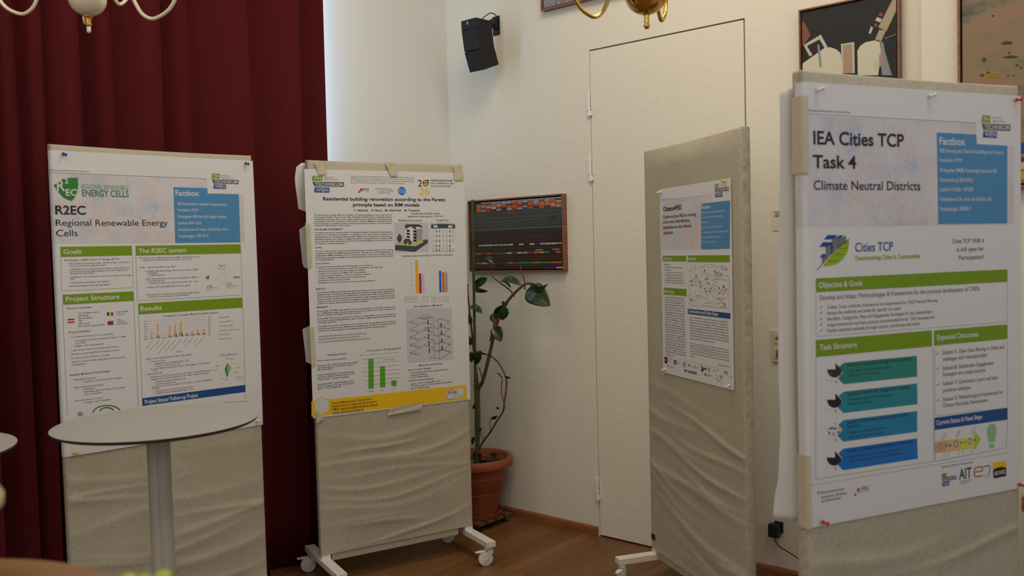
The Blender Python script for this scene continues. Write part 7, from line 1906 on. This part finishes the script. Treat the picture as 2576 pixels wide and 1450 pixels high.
# ---------------------------------------------------------------- potted rubber plant
PX, PY = -0.2398, 5.1151
t = thing('plant_trolley', 'slatted wooden plant trolley on dark castors under the terracotta pot', 'plant stand', (PX, PY, 0), YAW)
bm = bmesh.new()
for i in range(4): box(bm, -.15, .15, -.145 + i * .077, -.145 + i * .077 + .058, .042, .056, .002)
obj('slat_deck', bm, TROLLEY, t)
bm = bmesh.new(); box(bm, -.12, -.09, -.14, .14, .030, .042); box(bm, .09, .12, -.14, .14, .030, .042); obj('cross_bar', bm, TROLLEY, t)
for sx in (-1, 1):
    for sy in (-1, 1):
        bm = bmesh.new(); s = 0; lathe(bm, [(.002, -.009), (.014, -.009), (.015, 0), (.014, .009), (.002, .009)], 16); xform(bm, Matrix.Translation((sx * .105, sy * .11, .015)) @ Matrix.Rotation(radians(90), 4, 'Y')); obj('castor', bm, BLACK, t)
t = thing('potted_plant', 'tall rubber plant tied to a green stake in a terracotta pot in the room corner', 'plant', (PX, PY, 0.056))
def loc(p): return (p[0] - PX, p[1] - PY, p[2] - 0.056)
bm = bmesh.new(); lathe(bm, [(.10, 0), (.142, 0), (.150, .020), (.153, .030), (.147, .030), (.140, .016), (.10, .010)], 40); obj('saucer', bm, TERRA, t, True, 40)
bm = bmesh.new()
lathe(bm, [(.105, .011), (.118, .013), (.128, .045), (.150, .14), (.152, .143), (.1535, .146), (.152, .15), (.154, .152), (.172, .235), (.174, .238), (.172, .242), (.183, .285), (.188, .292), (.205, .294), (.217, .300), (.221, .315), (.219, .336), (.211, .347), (.199, .349), (.190, .343), (.184, .325), (.175, .29), (.16, .275)], 56, cap1=True)
obj('pot', bm, TERRA, t, True, 35)
bm = bmesh.new(); s = len(bm.verts); lathe(bm, [(0, .306), (.06, .312), (.12, .306), (.178, .300)], 32, cap0=False, cap1=False); obj('soil', bm, SOIL, t, True)
rnd = random.Random(3); bm = bmesh.new()
def leaf(bm, b, tip, w, droop, tw, curl=.25, n=10, ws=7):
    b = Vector(b); tip = Vector(tip); ax = tip - b; L = ax.length; d = ax.normalized()
    toc = Vector((0.03, -1, 0.10)).normalized()
    sd = d.cross(toc); sd = sd.normalized() if sd.length > .05 else Vector((1, 0, 0))
    nn = sd.cross(d).normalized()
    M_ = Matrix.Rotation(tw, 3, d); sd = M_ @ sd; nn = M_ @ nn
    g = []
    for i in range(n + 1):
        q = i / n; hw = w / 2 * (sin(pi * min(1, q ** .85)) ** .7) * (1 - .15 * q) if 0 < q < 1 else w * .012
        c = b + d * (L * q) + Vector((0, 0, 1)) * (droop * L * (sin(pi * q) * .5)) + nn * (.12 * L * sin(pi * q))
        g.append([bm.verts.new(c + sd * hw * k + nn * (-curl * hw * (1 - abs(k)) ** 1.0)) for k in [(-1 + 2 * j / (ws - 1)) for j in range(ws)]])
    for i in range(n):
        for j in range(ws - 1): bm.faces.new([g[i][j], g[i][j + 1], g[i + 1][j + 1], g[i + 1][j]])
for i in range(9):
    a = rnd.uniform(0, 6.28); r_ = rnd.uniform(.03, .13); q = (r_ * cos(a), r_ * sin(a), .318)
    leaf(bm, q, (q[0] + rnd.uniform(-.06, .06), q[1] + rnd.uniform(-.06, .06), .325 + rnd.uniform(0, .035)), .055, .4, rnd.uniform(-.6, .6), .5)
obj('dry_leaves', bm, DRYLEAF, t, True)
sp = STEMS.pop('stake'); bm = bmesh.new(); tube(bm, [loc((sp[1][0], sp[1][1], .30)), loc(sp[1]), loc(sp[0])], [.0075, .0075, .0085], 12); obj('stake', bm, STAKE, t, True, 40)
RAD = {'a': (.0125, .0065), 'b': (.005, .0025), 'c': (.0045, .002), 'd': (.009, .003), 'e': (.0045, .0055), 'f': (.003, .003), 'g': (.004, .0025), 'h': (.004, .0025), 'i': (.003, .002), 'j': (.0025, .002)}
for k_, pts in STEMS.items():
    P = smooth_path([loc(p) for p in pts], 5); n = len(P); r0, r1 = RAD[k_]
    if k_ == 'a': P.insert(0, Vector((P[0].x, P[0].y, .29))); n += 1
    bm = bmesh.new(); tube(bm, P, [r0 + (r1 - r0) * i / (n - 1) for i in range(n)], 10); obj('stem', bm, BARK, t, True)
for i, (b, tip, w, dr_, tw) in enumerate(LEAVES):
    bm = bmesh.new(); leaf(bm, loc(b), loc(tip), w, dr_, tw)
    o = obj('leaf', bm, LEAFM, t, True); md = o.modifiers.new('thickness', 'SOLIDIFY'); md.thickness = 0.0008

# ---------------------------------------------------------------- tables
def bistro(x, y, z, R, label, group='round standing tables'):
    t = thing('bistro_table', label, 'table', (x, y, 0), radians(20), group)
    bm = bmesh.new(); lathe(bm, [(0, z - .0125), (R - .010, z - .0125), (R - .003, z - .009), (R, z - .0025), (R, z - .0012)], 96, cap1=False, mi=1); 
    lathe(bm, [(R, z - .0012), (R - .0012, z), (0, z)], 96, cap0=False, mi=0); bmesh.ops.remove_doubles(bm, verts=bm.verts, dist=1e-5)
    obj('tabletop', bm, [HPL, HPLEDGE], t, True, 30)
    bm = bmesh.new(); n = 72; ring = []
    for k in range(n):
        a = 2 * pi * k / n; gr = abs(((a / (pi / 2)) + .5) % 1 - .5); r_ = .0345 - (.0045 if gr < .07 else 0) - (.0015 if .07 <= gr < .1 else 0)
        ring.append((r_ * cos(a), r_ * sin(a)))
    A = [bm.verts.new((p[0], p[1], .03)) for p in ring]; B = [bm.verts.new((p[0], p[1], z - .02)) for p in ring]
    for k in range(n): bm.faces.new([A[k], A[(k + 1) % n], B[(k + 1) % n], B[k]])
    bm.faces.new(A[::-1]); bm.faces.new(B); obj('column', bm, ALU, t)
    bm = bmesh.new(); lathe(bm, [(.03, z - .03), (.11, z - .018), (.11, z - .0125)], 32); obj('top_plate', bm, ALU, t)
    bm = bmesh.new(); lathe(bm, [(0, 0), (R * .78, 0), (R * .78, .008), (R * .74, .013), (.05, .030), (.036, .036), (0, .036)], 64); obj('base_plate', bm, ALU, t, True, 30)
bistro(-1.109, 2.708, 1.10, 0.300, 'round grey standing table in front of the R2EC pinboard')
bistro(-1.672, 2.325, 1.10, 0.300, 'round grey standing table cut off by the left edge of the view')
bistro(-0.62, 0.80, 1.150, 0.415, 'near standing table below the view, carrying the wooden tray and the grapes')
t = thing('serving_board', 'round pale wooden serving board in the bottom left corner', 'tray', (-0.7273, 0.8764, 1.1505))
bm = bmesh.new(); R_ = .310; lathe(bm, [(0, 0), (R_ - .012, 0), (R_ - .003, .006), (R_, .016), (R_, .040), (R_ - .004, .047), (R_ - .012, .0495), (0, .0495)], 96); obj('board', bm, TRAYW, t, True, 40)
t = thing('footed_bowl', 'cream footed bowl at the left edge, standing on the wooden board', 'bowl', (-0.692, 1.05, 1.2005))
bm = bmesh.new(); lathe(bm, [(0, 0), (.040, 0), (.042, .004), (.020, .012), (.010, .03), (.010, .065), (.022, .078), (.050, .088), (.063, .102), (.064, .114), (.060, .122), (.057, .121), (.058, .110), (.045, .096), (0, .088)], 40); obj('bowl', bm, CERAM, t, True, 40)
t = thing('apple', 'red apple in the cream bowl at the left edge', 'apple', (-0.677, 1.05, 1.3010))
bm = bmesh.new(); lathe(bm, [(0, .010), (.012, .002), (.026, .006), (.040, .022), (.044, .042), (.038, .062), (.024, .072), (.010, .072), (.003, .066), (0, .064)], 32); obj('flesh', bm, APPLE, t, True)
bm = bmesh.new(); tube(bm, [(0, 0, .062), (.002, 0, .078), (.006, 0, .086)], .0015, 8); obj('stem', bm, TWIG, t)
# grapes
t = thing('grape_bunch', 'bunch of yellow-green grapes at the bottom edge beside the wooden board', 'grapes', (-0.395, 0.985, 1.1505))
rnd = random.Random(8); spots = []
heaps = [(.0, .0, .0, 0)]
for lay, (cnt, rad, z) in enumerate(((11, .050, .0125), (8, .034, .0315), (5, .022, .050), (2, .010, .068))):
    for i in range(cnt):
        a = 2 * pi * i / cnt + lay * .6; spots.append((rad * cos(a) * 1.2, rad * sin(a), z))
spots += [(0, 0, .013), (0.018, 0.008, .012), (-.078, .012, .0125), (-.062, .030, .0125), (-.084, -.012, .0125), (-.064, 0, .016), (-.055, -.025, .0125), (-.100, .006, .0125), (-.010, 0, .083), (-.056, .015, .075), (-.036, .010, .076)]
for p in spots:
    if sqrt((p[0] - .395 + .7273) ** 2 + (p[1] + .985 - .8764) ** 2) < .330 and p[2] < .0625: p = (p[0], p[1], .0632 + (p[2] - .0125) * .2)
    bm = bmesh.new(); ball(bm, p, .0125, 14, 9, sq=(1, 1, 1.0)); 
    bmesh.ops.translate(bm, verts=bm.verts, vec=(0, 0, 0)); obj('grape', bm, GRAPE, t, True)
bm = bmesh.new(); tube(bm, smooth_path([(-.045, .008, .082), (-.02, .0, .085), (.0, 0, .088), (.004, .006, .094)]), .002, 8); obj('stalk', bm, TWIG, t)

# ---------------------------------------------------------------- chandeliers
def chandelier(x, y, zb, rg, arms, label, bodym, armm, finm, rt, power):
    t = thing('chandelier', label, 'lamp', (x, y, zb), 0, 'branched ceiling lamps')
    bm = bmesh.new(); prof = [(rg * sin(pi * (k / 20)) if k < 20 else 0, rg * .92 - rg * .92 * cos(pi * k / 20)) for k in range(1, 18)]
    prof = [(.012, .0005)] + prof + [(.020, rg * 1.86), (.016, rg * 2.2), (.026, rg * 2.5), (.014, rg * 2.9), (.012, 1.0), (.020, 1.02), (.009, 1.06), (.009, RZ - zb - .06)]
    lathe(bm, prof, 40); obj('body', bm, bodym, t, True, 40)
    bm = bmesh.new(); lathe(bm, [(0, RZ - zb), (.06, RZ - zb), (.055, RZ - zb - .03), (.012, RZ - zb - .06)], 32); obj('canopy', bm, bodym, t, True, 40)
    bm = bmesh.new()
    if finm is BRASS: lathe(bm, [(.0, -.0452), (.006, -.0445), (.0098, -.038), (.0098, -.033), (.0065, -.0275), (.0085, -.023), (.0072, -.017), (.0088, -.012), (.0068, -.006), (.012, .001)], 24)
    else: lathe(bm, [(.0, -.034), (.006, -.034), (.0095, -.030), (.0095, -.026), (.007, -.022), (.009, -.018), (.009, -.014), (.008, -.010), (.014, -.003), (.015, .002)], 24)
    obj('finial', bm, finm, t, True)
    if finm is not BRASS:
        bm = bmesh.new(); lathe(bm, [(0, -.053), (.004, -.0525), (.0062, -.049), (.0062, -.034)], 16); obj('finial_tip', bm, WHITEP, t, True)
    for ang, dip, reach in arms:
        a = radians(ang); d = Vector((cos(a), sin(a), 0))
        R0 = reach
        path = [d * (rg * .9) + Vector((0, 0, rg * 1.2))] + [d * (R0 * f) + Vector((0, 0, z)) for f, z in ((.34, rg * 1.75), (.46, rg * 1.35), (.52, .055 + dip), (.60, .012 + dip), (.70, -.008 + dip), (.80, -.004 + dip), (.92, .018 + dip), (1.0, .060 + dip), (1.01, .11 + dip), (.96, .16 + dip))]
        bm = bmesh.new(); tube(bm, smooth_path(path, 6), rt, 14); am = obj('arm', bm, armm, t, True)
        e = path[-1]
        bm = bmesh.new(); lathe(bm, [(.010, 0), (.030, .012), (.034, .018), (.016, .018), (.015, .085), (.012, .087)], 24); xform(bm, Matrix.Translation(e)); obj('candle_holder', bm, armm, am, True, 40)
        bm = bmesh.new(); lathe(bm, [(.010, .087), (.016, .105), (.017, .122), (.010, .148), (.003, .165), (0, .167)], 20); xform(bm, Matrix.Translation(e)); obj('bulb', bm, BULB, am, True)
    l = bpy.data.lights.new('lamp_glow', 'POINT'); l.energy = power; l.shadow_soft_size = 0.22; l.color = (1.0, 0.84, 0.62)
    lo = bpy.data.objects.new('lamp_glow', l); COL.objects.link(lo); lo.location = (x, y, zb + .42)
BULB = mat('warm_bulb', (1, .9, .7), .4); _b = BULB.node_tree.nodes['Principled BSDF']; _b.inputs['Emission Color'].default_value = (1, .82, .55, 1); _b.inputs['Emission Strength'].default_value = 12.0
chandelier(-1.309, 2.80, 2.371, .0555, [(180, .020, .285), (-12, -.018, .312), (62, .072, .16), (118, .03, .25), (232, .03, .25), (300, .075, .25)], 'cream branched ceiling lamp with a round body, cut by the top edge at the left', CREAM, CREAM, BRASSD, .0052, P_BULB)
chandelier(0.4456, 2.80, 2.3295, .0675, [(200, -.010, .250), (62, .022, .20), (20, .115, .24), (110, .135, .24), (150, .12, .24), (290, .13, .24)], 'polished brass branched ceiling lamp with a round body, cut by the top edge', BRASS, BRASS, BRASS, .0062, P_BULB)
